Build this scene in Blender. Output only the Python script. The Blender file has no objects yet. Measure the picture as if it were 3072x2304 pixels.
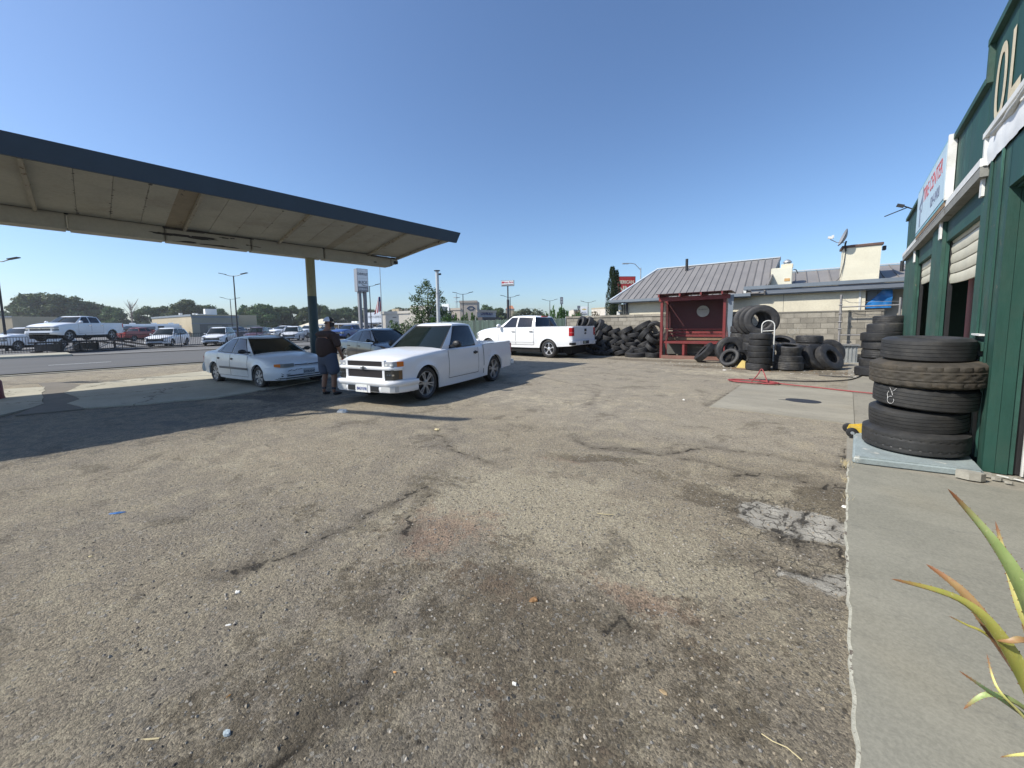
import bpy, bmesh, math, random
import numpy as np
from math import sin, cos, pi, radians, atan, atan2, sqrt, tan
from mathutils import Vector, Matrix, Euler, noise as mnoise
R = radians
random.seed(7); rng = np.random.default_rng(7)
sc = bpy.context.scene
C = sc.collection

# ------------------------------------------------------------------ camera
F, CX, CY = 1140.0, 1536.0, 1074.0           # focal length and principal point, in pixels of the 3072 x 2304 photograph
PITCH, ROLL, HEAD, EYE = R(5.0), atan(0.0148), R(41.5), 1.53
fw0 = Vector((-sin(HEAD), cos(HEAD), 0)); rt0 = Vector((cos(HEAD), sin(HEAD), 0)); up0 = Vector((0, 0, 1))
fwd = cos(PITCH) * fw0 - sin(PITCH) * up0
upv = sin(PITCH) * fw0 + cos(PITCH) * up0
rgt = rt0 * cos(ROLL) - upv * sin(ROLL)
upc = upv * cos(ROLL) + rt0 * sin(ROLL)
cam = bpy.data.cameras.new('camera'); camo = bpy.data.objects.new('camera', cam); C.objects.link(camo)
camo.matrix_world = Matrix.Translation((0, 0, EYE)) @ Matrix((rgt, upc, -fwd)).transposed().to_4x4()
cam.sensor_fit = 'HORIZONTAL'; cam.sensor_width = 36.0; cam.lens = F / 3072 * 36.0
cam.shift_y = -(1152 - CY) / 3072; cam.clip_start = 0.05; cam.clip_end = 3000
sc.camera = camo

# ------------------------------------------------------------------ sky and sun
SUN_EL = R(44.0)
SUN_XY = Vector((-0.564, -0.826))            # direction towards the sun on the ground plan
w = bpy.data.worlds.new('World'); sc.world = w; w.use_nodes = True
nt = w.node_tree; nt.nodes.clear()
sky = nt.nodes.new('ShaderNodeTexSky'); sky.sky_type = 'NISHITA'; sky.sun_disc = False
sky.sun_elevation = SUN_EL; sky.sun_rotation = atan2(SUN_XY.x, SUN_XY.y)
sky.altitude = 0; sky.air_density = 1.0; sky.dust_density = 1.0; sky.ozone_density = 6.5
bg = nt.nodes.new('ShaderNodeBackground'); bg.inputs[1].default_value = 0.135
out = nt.nodes.new('ShaderNodeOutputWorld')
nt.links.new(sky.outputs[0], bg.inputs[0]); nt.links.new(bg.outputs[0], out.inputs[0])
sl = bpy.data.lights.new('sun', 'SUN'); sl.energy = 4.4; sl.angle = R(0.55); sl.color = (1.0, 0.95, 0.86)
so = bpy.data.objects.new('sun', sl); C.objects.link(so)
sdir = Vector((SUN_XY.x * cos(SUN_EL), SUN_XY.y * cos(SUN_EL), sin(SUN_EL)))
so.rotation_euler = sdir.to_track_quat('Z', 'Y').to_euler(); so.location = (0, 0, 30)
sc.view_settings.view_transform = 'Standard'; sc.view_settings.look = 'None'
sc.view_settings.exposure = 0.4; sc.view_settings.gamma = 1.0; sc.view_settings.use_curve_mapping = False

# ------------------------------------------------------------------ survey: where a bearing meets the ground or a wall
def ray(x, y):
    return (fwd * F + rgt * (x - CX) - upc * (y - CY)).normalized()
def gpt(x, y, z=0.0):
    d = ray(x, y); t = (z - EYE) / d.z
    return Vector((d.x * t, d.y * t, z))
def spot(x, dep, z=0.0):
    """plan position on the bearing through column x, dep metres ahead of the camera"""
    xi = (x - CX) / F
    return Vector((dep * (fw0.x + xi * rt0.x), dep * (fw0.y + xi * rt0.y), z))
def hgt(x, y, dep):
    d = ray(x, y); return EYE + d.z * dep / (d.x * fw0.x + d.y * fw0.y)
WO = Vector((-10.94, 17.25)); WT = Vector((.995, .0995)); WN = Vector((-.0995, .995))
def wp(s, b=0.0, z=0.0):
    """frame of the block wall: s along it, b behind it"""
    p = WO + WT * s + WN * b
    return Vector((p.x, p.y, z))
WROT = atan2(WT.y, WT.x)

# ------------------------------------------------------------------ things
def props(o, label=None, cat=None, group=None, kind=None):
    if label: o['label'] = label
    if cat: o['category'] = cat
    if group: o['group'] = group
    if kind: o['kind'] = kind
    return o
def thing(name, label, cat, loc=(0, 0, 0), rotz=0.0, group=None):
    o = bpy.data.objects.new(name, None); C.objects.link(o)
    o.location = loc; o.rotation_euler = (0, 0, rotz); o.empty_display_size = .2
    return props(o, label, cat, group)
def dup(root, loc=None, rotz=None, label=None, group=None, scale=None):
    r = root.copy(); C.objects.link(r)
    if loc is not None: r.location = loc
    if rotz is not None: r.rotation_euler = (0, 0, rotz)
    if scale is not None: r.scale = scale
    if label: r['label'] = label
    if group: r['group'] = group
    for ch in list(root.children):
        c = ch.copy(); C.objects.link(c); c.parent = r
        for g in ch.children:
            d = g.copy(); C.objects.link(d); d.parent = c
    return r

class MB:
    def __init__(s): s.v = []; s.f = []; s.mi = []
    def add(s, v, f, m=0):
        n = len(s.v); s.v += [tuple(p) for p in v]; s.f += [tuple(i + n for i in q) for q in f]; s.mi += [m] * len(f); return s
    def box(s, c, d, rz=0.0, m=0, rx=0.0, ry=0.0, taper=1.0):
        x, y, z = d[0] / 2, d[1] / 2, d[2] / 2
        k = taper
        vs = [(-x, -y, -z), (x, -y, -z), (x, y, -z), (-x, y, -z), (-x * k, -y * k, z), (x * k, -y * k, z), (x * k, y * k, z), (-x * k, y * k, z)]
        M = Matrix.Translation(c) @ Euler((rx, ry, rz)).to_matrix().to_4x4()
        return s.add([M @ Vector(p) for p in vs], [(0, 3, 2, 1), (4, 5, 6, 7), (0, 1, 5, 4), (1, 2, 6, 5), (2, 3, 7, 6), (3, 0, 4, 7)], m)
    def b2(s, lo, hi, m=0):
        return s.box([(a + b) / 2 for a, b in zip(lo, hi)], [abs(b - a) for a, b in zip(lo, hi)], m=m)
    def beam(s, a, b, wd, ht=None, m=0):
        """bar of rectangular section from a to b"""
        a = Vector(a); b = Vector(b); ht = ht or wd
        d = (b - a); L = d.length; d.normalize()
        up = Vector((0, 0, 1)) if abs(d.z) < .95 else Vector((0, 1, 0))
        sx = d.cross(up).normalized(); sz = sx.cross(d)
        vs = []
        for p in (a, b):
            for i, j in ((-1, -1), (1, -1), (1, 1), (-1, 1)):
                vs.append(p + sx * (i * wd / 2) + sz * (j * ht / 2))
        return s.add(vs, [(0, 1, 2, 3), (7, 6, 5, 4), (0, 4, 5, 1), (1, 5, 6, 2), (2, 6, 7, 3), (3, 7, 4, 0)], m)
    def tube(s, path, r, n=8, m=0, cap=True):
        path = [Vector(p) for p in path]; rs = r if isinstance(r, (list, tuple)) else [r] * len(path)
        vs = []; fs = []
        prev = None
        for i, p in enumerate(path):
            d = (path[min(i + 1, len(path) - 1)] - path[max(i - 1, 0)]).normalized()
            if prev is None:
                up = Vector((0, 0, 1)) if abs(d.z) < .9 else Vector((1, 0, 0))
                sx = d.cross(up).normalized()
            else:
                sx = (prev - d * prev.dot(d)).normalized()
            prev = sx; sy = d.cross(sx)
            for k in range(n):
                a = 2 * pi * k / n; vs.append(p + (sx * cos(a) + sy * sin(a)) * rs[i])
        for i in range(len(path) - 1):
            for k in range(n):
                fs.append((i * n + k, i * n + (k + 1) % n, (i + 1) * n + (k + 1) % n, (i + 1) * n + k))
        if cap:
            fs.append(tuple(range(n))); fs.append(tuple(range((len(path) - 1) * n, len(path) * n))[::-1])
        return s.add(vs, fs, m)
    def lathe(s, prof, n=24, axis='z', c=(0, 0, 0), m=0, close=False):
        vs = []; fs = []; c = Vector(c)
        for (r, h) in prof:
            for k in range(n):
                a = 2 * pi * k / n
                if axis == 'z': p = Vector((r * cos(a), r * sin(a), h))
                elif axis == 'y': p = Vector((r * cos(a), h, r * sin(a)))
                else: p = Vector((h, r * cos(a), r * sin(a)))
                vs.append(c + p)
        q = len(prof)
        for i in range(q if close else q - 1):
            j = (i + 1) % q
            for k in range(n):
                fs.append((i * n + k, i * n + (k + 1) % n, j * n + (k + 1) % n, j * n + k))
        if not close:
            if prof[0][0] > 1e-4: pass
        return s.add(vs, fs, m)
    def grid(s, P, m=0):
        """P: rows of points"""
        r = len(P); c = len(P[0])
        return s.add([p for row in P for p in row], [(i * c + j, i * c + j + 1, (i + 1) * c + j + 1, (i + 1) * c + j) for i in range(r - 1) for j in range(c - 1)], m)
    def poly(s, pts, z0, z1, m=0):
        """prism over a plan polygon"""
        n = len(pts)
        vs = [(p[0], p[1], z0) for p in pts] + [(p[0], p[1], z1) for p in pts]
        fs = [tuple(range(n))[::-1], tuple(range(n, 2 * n))] + [(i, (i + 1) % n, n + (i + 1) % n, n + i) for i in range(n)]
        return s.add(vs, fs, m)
    def mesh(s, name, mats, smooth=None, fix=True):
        me = bpy.data.meshes.new(name); me.from_pydata(s.v, [], s.f)
        for mm in (mats if isinstance(mats, (list, tuple)) else [mats]): me.materials.append(mm)
        if any(s.mi): me.polygons.foreach_set('material_index', s.mi)
        if fix:
            bm = bmesh.new(); bm.from_mesh(me); bmesh.ops.recalc_face_normals(bm, faces=bm.faces); bm.to_mesh(me); bm.free()
        if smooth is not None:
            me.polygons.foreach_set('use_smooth', [True] * len(me.polygons))
            if smooth < 180: me.set_sharp_from_angle(angle=R(smooth))
        me.update(); return me
    def build(s, name, mats, parent=None, smooth=None, loc=None, rot=None, fix=True):
        o = bpy.data.objects.new(name, s.mesh(name, mats, smooth, fix)); C.objects.link(o)
        if parent: o.parent = parent
        if loc is not None: o.location = loc
        if rot is not None: o.rotation_euler = rot
        return o
def inst(me, name, parent=None, loc=None, rot=None, scale=None):
    o = bpy.data.objects.new(name, me); C.objects.link(o)
    if parent: o.parent = parent
    if loc is not None: o.location = loc
    if rot is not None: o.rotation_euler = rot
    if scale is not None: o.scale = scale
    return o
def bevel(o, wd=.01, seg=2):
    bm = bmesh.new(); bm.from_mesh(o.data)
    bmesh.ops.bevel(bm, geom=[e for e in bm.edges if len(e.link_faces) == 2 and e.calc_face_angle() > .5], offset=wd, segments=seg, affect='EDGES', clamp_overlap=True)
    bm.to_mesh(o.data); bm.free(); return o
def text_mb(txt, size, depth=.01, bold=0.0, align='CENTER', shear=0.0, sx=1.0):
    cu = bpy.data.curves.new('t', 'FONT'); cu.body = txt; cu.size = size; cu.extrude = depth / 2; cu.offset = bold
    cu.align_x = align; cu.align_y = 'CENTER'; cu.shear = shear; cu.resolution_u = 3
    o = bpy.data.objects.new('t', cu); C.objects.link(o); bpy.context.view_layer.update()
    me = bpy.data.meshes.new_from_object(o.evaluated_get(bpy.context.evaluated_depsgraph_get()))
    m = MB(); m.add([(v.co.x * sx, v.co.y, v.co.z) for v in me.vertices], [tuple(p.vertices) for p in me.polygons])
    bpy.data.objects.remove(o); bpy.data.curves.remove(cu); bpy.data.meshes.remove(me)
    return m
def text_obj(name, txt, size, mat, parent, loc, rot, depth=.01, bold=0.0, align='CENTER', sx=1.0, shear=0.0):
    return text_mb(txt, size, depth, bold, align, shear, sx).build(name, mat, parent, loc=loc, rot=rot, fix=False)

# ------------------------------------------------------------------ materials
def mk(name):
    m = bpy.data.materials.new(name); m.use_nodes = True; n = m.node_tree; n.nodes.clear()
    o = n.nodes.new('ShaderNodeOutputMaterial'); b = n.nodes.new('ShaderNodeBsdfPrincipled'); n.links.new(b.outputs[0], o.inputs[0])
    return m, n, b
def nd(n, t, **k):
    x = n.nodes.new(t)
    for a, v in k.items():
        if a == 'inp':
            for i, val in v.items(): x.inputs[i].default_value = val
        else: setattr(x, a, v)
    return x
def noise_n(n, co, scale, detail=4, rough=.6, dist=0.0, st=None):
    t = nd(n, 'ShaderNodeTexNoise', inp={'Scale': scale, 'Detail': detail, 'Roughness': rough, 'Distortion': dist})
    if st:
        mp = nd(n, 'ShaderNodeMapping'); mp.inputs['Scale'].default_value = st; n.links.new(co, mp.inputs[0]); co = mp.outputs[0]
    n.links.new(co, t.inputs['Vector']); return t.outputs['Fac']
def ramp(n, fac, stops):
    r = nd(n, 'ShaderNodeValToRGB'); e = r.color_ramp.elements
    while len(e) < len(stops): e.new(.5)
    for x, (p, c) in zip(e, stops):
        x.position = p; x.color = (*c, 1) if isinstance(c, (tuple, list)) else (c, c, c, 1)
    n.links.new(fac, r.inputs[0]); return r.outputs[0]
def mixc(n, fac, a, b, mode='MIX'):
    m = nd(n, 'ShaderNodeMix', data_type='RGBA', blend_type=mode)
    for s, v in ((0, fac), (6, a), (7, b)):
        if isinstance(v, (int, float)): m.inputs[s].default_value = v
        elif isinstance(v, (tuple, list)): m.inputs[s].default_value = (*v[:3], 1)
        else: n.links.new(v, m.inputs[s])
    return m.outputs[2]
def mth(n, op, a, b=None, c=None, clamp=False):
    m = nd(n, 'ShaderNodeMath', operation=op, use_clamp=clamp)
    for i, v in enumerate((a, b, c)):
        if v is None: continue
        if isinstance(v, (int, float)): m.inputs[i].default_value = v
        else: n.links.new(v, m.inputs[i])
    return m.outputs[0]
def sstep(n, v, lo, hi):
    m = nd(n, 'ShaderNodeMapRange', interpolation_type='SMOOTHSTEP', inp={'From Min': lo, 'From Max': hi, 'To Min': 0, 'To Max': 1})
    n.links.new(v, m.inputs[0]); return m.outputs[0]
def M(name, col, rough=.6, metal=0.0, var=.15, scale=3.0, col2=None, t2=.62, bump=0.0, bscale=40.0, coat=0.0, st=None, spec=.5, fine=.08, rnd=0.0, dirt=None):
    """weathered surface: broad and fine tone change, a second colour in patches, relief, per-object tone"""
    m, n, b = mk(name)
    tc = nd(n, 'ShaderNodeTexCoord'); co = tc.outputs['Object']
    oi = nd(n, 'ShaderNodeObjectInfo')
    off = nd(n, 'ShaderNodeVectorMath', operation='ADD'); n.links.new(co, off.inputs[0])
    sc_ = nd(n, 'ShaderNodeMath', operation='MULTIPLY'); n.links.new(oi.outputs['Random'], sc_.inputs[0]); sc_.inputs[1].default_value = 37.0
    n.links.new(sc_.outputs[0], off.inputs[1]); co = off.outputs[0]
    f1 = noise_n(n, co, scale, 5, .6, 0, st)
    dk = tuple(c * (1 - var) for c in col); lt = tuple(min(1, c * (1 + var)) for c in col)
    c = mixc(n, sstep(n, f1, .3, .7), dk, lt)
    if fine:
        f2 = noise_n(n, co, scale * 14, 3, .7)
        c = mixc(n, fine * 2, c, mixc(n, sstep(n, f2, .3, .7), tuple(q * .45 for q in col), tuple(min(1, q * 1.5) for q in col)))
    if col2:
        f3 = noise_n(n, co, scale * 1.7, 7, .65, .4, st)
        c = mixc(n, sstep(n, f3, t2, t2 + .05), c, col2)
    if dirt:   # grime that gathers in blotches
        f4 = noise_n(n, co, scale * .8, 6, .7)
        c = mixc(n, mth(n, 'MULTIPLY', sstep(n, f4, .45, .75), dirt[1]), c, dirt[0])
    if rnd:
        rv = mth(n, 'MULTIPLY_ADD', oi.outputs['Random'], 2 * rnd, 1 - rnd)
        cc = nd(n, 'ShaderNodeCombineColor'); 
        for i in range(3): n.links.new(rv, cc.inputs[i])
        c = mixc(n, 1.0, c, cc.outputs[0], 'MULTIPLY')
    n.links.new(c, b.inputs['Base Color'])
    b.inputs['Roughness'].default_value = rough; b.inputs['Metallic'].default_value = metal
    b.inputs['Coat Weight'].default_value = coat; b.inputs['Coat Roughness'].default_value = .04; b.inputs['Specular IOR Level'].default_value = spec
    if var:
        rr = mth(n, 'MULTIPLY_ADD', f1, .3 * rough, rough * .85); n.links.new(rr, b.inputs['Roughness'])
    if bump:
        bf = noise_n(n, co, bscale, 4, .65, 0, st)
        bp = nd(n, 'ShaderNodeBump', inp={'Strength': .6, 'Distance': bump}); n.links.new(bf, bp.inputs['Height']); n.links.new(bp.outputs[0], b.inputs['Normal'])
    return m
def glass(name, col=(.02, .025, .03), rough=.03, spec=.8):
    m, n, b = mk(name); b.inputs['Base Color'].default_value = (*col, 1); b.inputs['Roughness'].default_value = rough
    b.inputs['Specular IOR Level'].default_value = spec; b.inputs['Coat Weight'].default_value = 0; b.inputs['Coat Roughness'].default_value = .02
    return m
def emis(name, col, s):
    m, n, b = mk(name); b.inputs['Base Color'].default_value = (*col, 1); return m

m_rubber = M('tyre_rubber', (.020, .020, .021), .62, 0, .25, 6, fine=.06, bump=.002, bscale=90, rnd=.35, dirt=((.085, .078, .066), .55))
m_rubber_brown = M('dusty_tyre_rubber', (.045, .039, .030), .8, 0, .3, 6, fine=.1, bump=.002, bscale=80, dirt=((.12, .09, .055), .5))
m_rubber_near = M('worn_tyre_rubber', (.024, .024, .024), .6, 0, .25, 5, fine=.08, bump=.0015, bscale=120, rnd=.15, dirt=((.075, .07, .06), .5))
m_white = M('white_paint', (.78, .79, .80), .3, 0, .03, 1.2, fine=0, coat=.5, dirt=((.60, .58, .54), .12))
m_white_old = M('aged_white_paint', (.66, .69, .70), .34, 0, .05, 1.5, fine=.01, coat=.35, dirt=((.45, .44, .40), .25))
m_black_car = M('black_paint', (.012, .014, .018), .22, 0, .1, 2, fine=0, coat=.7)
m_blue_car = M('blue_paint', (.02, .06, .22), .3, 0, .05, 2, fine=0, coat=.6)
m_maroon = M('maroon_paint', (.09, .03, .04), .3, 0, .05, 2, fine=0, coat=.6)
m_red_car = M('red_paint', (.30, .03, .03), .35, 0, .05, 2, fine=0, coat=.5)
m_silver = M('silver_paint', (.35, .37, .39), .32, .5, .05, 2, fine=0, coat=.5)
m_glass = glass('tinted_glass', (.012, .015, .022), .04, .5)
m_wind = glass('windscreen_glass', (.010, .016, .016), .03, .4)
m_blk = M('black_plastic', (.016, .016, .017), .5, 0, .1, 5, fine=.02)
m_dark = M('dark_void', (.006, .006, .006), .9, 0, 0, 5, fine=0)
m_alloy = M('alloy_wheel', (.42, .43, .44), .32, .45, .08, 5, fine=.02)
m_chrome = M('chrome', (.72, .73, .75), .12, 1.0, .03, 5, fine=0)
m_lens = glass('clear_lens', (.35, .37, .40), .08, .8)
m_lens_dim = glass('clouded_lens', (.20, .21, .20), .25, .5)
m_amber = glass('amber_lens', (.65, .17, .02), .15, .6)
m_redlens = glass('red_lens', (.45, .01, .015), .12, .7)
m_green = M('green_painted_board', (.012, .060, .044), .6, 0, .18, 2.0, fine=.04, bump=.003, bscale=30, st=(1, 1, .25), col2=(.035, .12, .09), t2=.60, dirt=((.05, .07, .05), .3))
m_green_worn = M('worn_green_paint', (.020, .072, .054), .65, 0, .22, 3.0, fine=.07, bump=.004, bscale=25, col2=(.16, .13, .09), t2=.63, dirt=((.09, .09, .07), .4))
m_trim = M('dirty_white_trim', (.68, .68, .64), .6, 0, .08, 3, fine=.05, bump=.002, dirt=((.25, .23, .19), .35))
m_wood = M('bare_timber', (.22, .15, .09), .8, 0, .25, 3, fine=.12, bump=.003, bscale=50, st=(1, 1, .1))
m_redwood = M('red_stained_timber', (.17, .022, .022), .6, 0, .2, 3, fine=.08, bump=.002, bscale=40, dirt=((.16, .09, .07), .3))
m_steel = M('galvanised_steel', (.42, .44, .45), .45, .6, .12, 5, fine=.05)
m_pole = M('dark_bronze_pole', (.03, .028, .03), .5, .2, .1, 5, fine=.02)
m_canopy_soffit = M('peeling_cream_soffit', (.38, .365, .30), .8, 0, .10, 1.2, fine=.06, bump=.002, col2=(.28, .25, .19), t2=.64, dirt=((.18, .14, .09), .35))
m_canopy_beam = M('peeling_cream_beam', (.40, .38, .32), .8, 0, .08, .9, fine=.04, bump=.004, bscale=8, dirt=((.22, .18, .12), .3))
m_fascia = M('slate_blue_fascia', (.022, .036, .050), .6, 0, .12, 2, fine=.03)
m_paint_flake = M('exposed_dark_metal', (.045, .04, .04), .8, .1, .3, 8, fine=.1)
m_conc = M('weathered_concrete', (.34, .325, .275), .85, 0, .14, .9, fine=.12, bump=.004, bscale=60, dirt=((.15, .135, .11), .45))
m_stucco = M('cream_stucco', (.66, .61, .47), .9, 0, .06, 1.2, fine=.05, bump=.006, bscale=45, dirt=((.42, .37, .28), .3))
m_block = M('concrete_block', (.30, .275, .225), .92, 0, .14, 4, fine=.14, bump=.006, bscale=50, rnd=.22, dirt=((.12, .11, .09), .4))
m_mortar = M('block_mortar', (.20, .185, .155), .95, 0, .1, 4, fine=.1)
m_roofmetal = M('taupe_roof_panel', (.235, .222, .21), .55, .15, .07, 1.0, fine=.03, rnd=.07)
m_eave = M('grey_blue_gutter', (.17, .20, .23), .5, 0, .08, 2, fine=.03)
m_leaf = None
# ------------------------------------------------------------------ the ground
def lat_noise(x, y, scale, seed, octaves=4, pers=.55):
    out = np.zeros_like(x); amp = 1; tot = 0
    for o in range(octaves):
        r = np.random.default_rng(seed + o); T = r.random((256, 256))
        X = x * scale * 2 ** o + 17.3 * o; Y = y * scale * 2 ** o + 9.1 * o
        xi = np.floor(X).astype(int); yi = np.floor(Y).astype(int); fx = X - xi; fy = Y - yi
        fx = fx * fx * (3 - 2 * fx); fy = fy * fy * (3 - 2 * fy)
        a = T[xi % 256, yi % 256]; b = T[(xi + 1) % 256, yi % 256]; c = T[xi % 256, (yi + 1) % 256]; d = T[(xi + 1) % 256, (yi + 1) % 256]
        out += amp * ((a * (1 - fx) + b * fx) * (1 - fy) + (c * (1 - fx) + d * fx) * fy); tot += amp; amp *= pers
    return out / tot
def seg_dist(X, Y, pts, closed=False):
    D = np.full_like(X, 1e3); P = list(pts) + ([pts[0]] if closed else [])
    for (x0, y0), (x1, y1) in zip(P[:-1], P[1:]):
        dx, dy = x1 - x0, y1 - y0; t = np.clip(((X - x0) * dx + (Y - y0) * dy) / (dx * dx + dy * dy + 1e-9), 0, 1)
        D = np.minimum(D, np.hypot(X - x0 - t * dx, Y - y0 - t * dy))
    return D
def inside(X, Y, pts):
    c = np.zeros(X.shape, bool); n = len(pts)
    for i in range(n):
        x0, y0 = pts[i]; x1, y1 = pts[(i + 1) % n]
        cond = ((y0 > Y) != (y1 > Y)) & (X < (x1 - x0) * (Y - y0) / (y1 - y0 + 1e-12) + x0); c ^= cond
    return c
def sdist(X, Y, pts):
    d = seg_dist(X, Y, pts, True); return np.where(inside(X, Y, pts), -d, d)
def spacing(a, b, focus, base, k):
    up_ = [focus]
    while up_[-1] < b: up_.append(up_[-1] + base + k * abs(up_[-1] - focus))
    dn = [focus]
    while dn[-1] > a: dn.append(dn[-1] - base - k * abs(dn[-1] - focus))
    up_[-1] = b; dn[-1] = a
    return np.array(dn[:0:-1] + up_)
SLAB = .07
WEST = -21.6
xs = spacing(WEST, SLAB + .07, -.25, .02, .012); ys = spacing(-5, 19.5, 1.4, .02, .012)
X, Y = np.meshgrid(xs, ys, indexing='ij')
wx = X + (lat_noise(X, Y, 1.6, 3) - .5) * .5; wy = Y + (lat_noise(X, Y, 1.6, 31) - .5) * .5
n1 = lat_noise(X, Y, 1.1, 50, 5)
def blob(cx, cy, rx, ry, rot=0.0, soft=.5, A=1.0):
    c_, s_ = cos(rot), sin(rot); u = ((wx - cx) * c_ + (wy - cy) * s_) / rx; v = (-(wx - cx) * s_ + (wy - cy) * c_) / ry
    return A * np.clip((1 + soft - np.hypot(u, v)) / (2 * soft), 0, 1)
def mx(*a):
    r = a[0]
    for q in a[1:]: r = np.maximum(r, q)
    return r
def gp(L, x0=0.0, y0=0.0, k=1.0): return [tuple(gpt(x0 + x / k, y0 + y / k)[:2]) for x, y in L]
Q = lambda L: gp(L, 2100, 1300, 1.904)
white_poly = Q([(225, 395), (320, 383), (420, 408), (520, 438), (650, 452), (760, 488), (850, 540), (872, 630), (760, 628), (600, 604), (480, 580), (420, 550), (330, 532), (250, 480)])
white_low = Q([(445, 782), (520, 795), (600, 812), (700, 818), (850, 815), (870, 880), (815, 920), (720, 900), (640, 850), (560, 825)])
a_white = np.clip(np.minimum(sdist(wx * .2 + X * .8, wy * .2 + Y * .8, white_poly), sdist(wx * .2 + X * .8, wy * .2 + Y * .8, white_low)), -1, 1)
brown_poly = Q([(872, 325), (740, 325), (600, 342), (545, 380), (510, 432), (650, 448), (760, 484), (872, 560)])
cr = [Q([(-160, 60), (0, 70), (160, 95), (300, 115), (450, 130), (600, 155), (760, 185), (860, 200)]), Q([(-120, 150), (0, 160), (180, 200), (340, 235), (430, 245), (540, 265), (640, 290), (760, 295), (870, 305)]),
      Q([(180, 240), (350, 245)]), Q([(590, 270), (690, 310), (860, 320)]), Q([(240, 505), (340, 530), (430, 565), (540, 590), (650, 610), (770, 625)]), Q([(430, 545), (435, 600)]), Q([(545, 600), (558, 640)]), Q([(600, 450), (565, 540), (570, 590)]), Q([(470, 480), (500, 545), (560, 560)]), Q([(340, 400), (350, 450), (410, 480), (470, 490)]), Q([(500, 440), (490, 480)]), Q([(270, 400), (280, 470), (340, 490)]),
      Q([(370, 715), (470, 745), (520, 790), (620, 820), (720, 850), (840, 885)]), Q([(770, 630), (800, 700), (850, 720)]), Q([(740, 815), (860, 822)]), Q([(730, 855), (760, 885), (845, 905)]), Q([(835, 90), (828, 140), (850, 215)]), Q([(780, 500), (775, 560), (800, 600), (850, 590)]),
      gp([(1284, 1457), (1180, 1510), (1107, 1540), (949, 1634), (800, 1690), (639, 1729)]), gp([(1300, 1470), (1250, 1530), (1225, 1570), (1215, 1610)]), gp([(1107, 2058), (1012, 2108), (936, 2184), (867, 2248), (800, 2330)]), gp([(2117, 1219), (2160, 1195), (2225, 1157)]), gp([(1728, 1321), (1780, 1345), (1886, 1344), (1990, 1362), (2100, 1345)]), gp([(1800, 1870), (1830, 1845), (1870, 1835), (1885, 1880), (1860, 1900)]),
      [(-9.6, 8.9), (-6.5, 8.7), (-4.2, 7.8), (-3.6, 6.2)], [(-8, 13.2), (-5, 12.3), (-2.4, 11.4)], [(-4.6, 3.4), (-3.6, 2.95), (-2.92, 2.91)]]
ruts = [gp([(1290, 1460), (1230, 1530), (1150, 1610), (1060, 1700), (960, 1850), (860, 2020), (760, 2180), (680, 2304)]), gp([(1420, 1700), (1300, 1800), (1180, 1940), (1060, 2060), (930, 2180), (830, 2300)]), gp([(1284, 1450), (1107, 1530), (949, 1625), (639, 1720), (300, 1800), (0, 1850)])]
kx = X + (lat_noise(X, Y, 7, 77, 4) - .5) * .16; ky = Y + (lat_noise(X, Y, 7, 99, 4) - .5) * .16
a_crack = np.minimum.reduce([seg_dist(kx, ky, c) for c in cr]); a_crack = np.minimum(a_crack, .5)
a_light = mx(blob(-1.95, 2.45, 1.25, .75, .35, .6), blob(-.75, 2.35, .55, .35, .3, .5, 1.), blob(-1.1, 1.93, .62, .10, .25, .7, 1.25), blob(-2.6, 1.7, .5, .22, .5, .6, .8), blob(-1.75, 3.95, .35, .1, 0, .7, .8),
             blob(-1.0, 3.85, .45, .12, .1, .6, .9), blob(-.45, 4.0, .35, .07, .1, .6, 1.), blob(-5.5, 1.2, 2.0, .7, .3, .7, .45), blob(-4.5, 6.2, 2.5, 1.2, .2, .8, .5), blob(-3.2, 8.2, 1.2, .35, .1, .7, .5), blob(-2.4, 12.6, 2.5, .6, .1, .7, .7))
a_dark = mx(blob(-2.15, 3.75, .55, .16, .3, .6, 1.1), blob(-1.0, 3.75, .8, .22, -.1, .7, .8), blob(-.75, 3.45, .40, .12, -.3, .6, .9), blob(-1.1, 1.35, 1.0, .5, -.6, .6, .85), blob(-.35, 1.55, .55, .7, .2, .7, .7), blob(-1.9, 1.0, .45, .35, .4, .6, .7),
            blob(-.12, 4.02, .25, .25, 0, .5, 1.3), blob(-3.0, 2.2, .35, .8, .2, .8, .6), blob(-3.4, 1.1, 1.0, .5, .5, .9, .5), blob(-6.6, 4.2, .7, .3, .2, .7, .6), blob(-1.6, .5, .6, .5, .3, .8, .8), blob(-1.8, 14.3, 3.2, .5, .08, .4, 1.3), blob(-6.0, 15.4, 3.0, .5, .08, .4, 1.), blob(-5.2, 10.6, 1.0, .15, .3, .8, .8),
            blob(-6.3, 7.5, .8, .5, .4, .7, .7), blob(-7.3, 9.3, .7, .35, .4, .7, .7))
for rt_, wd_, am_ in ((ruts[0], .035, .85), (ruts[1], .045, .9), (ruts[2], .04, .55)):
    dd_ = seg_dist(kx, ky, rt_); a_dark = np.maximum(a_dark, am_ * np.exp(-(dd_ / wd_) ** 2)); a_light = np.maximum(a_light, .8 * am_ * np.exp(-((dd_ - wd_ * 2.6) / wd_) ** 2) * (X < -1.0))
a_dark = np.maximum(a_dark, np.clip((.02 - sdist(wx * .2 + X * .8, wy * .2 + Y * .8, brown_poly)) / .04, 0, 1.6))
a_light = np.maximum(a_light, np.clip((.15 - np.abs(sdist(X, Y, white_poly))) / .3, 0, .55) * (Y < 3.6))
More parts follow.
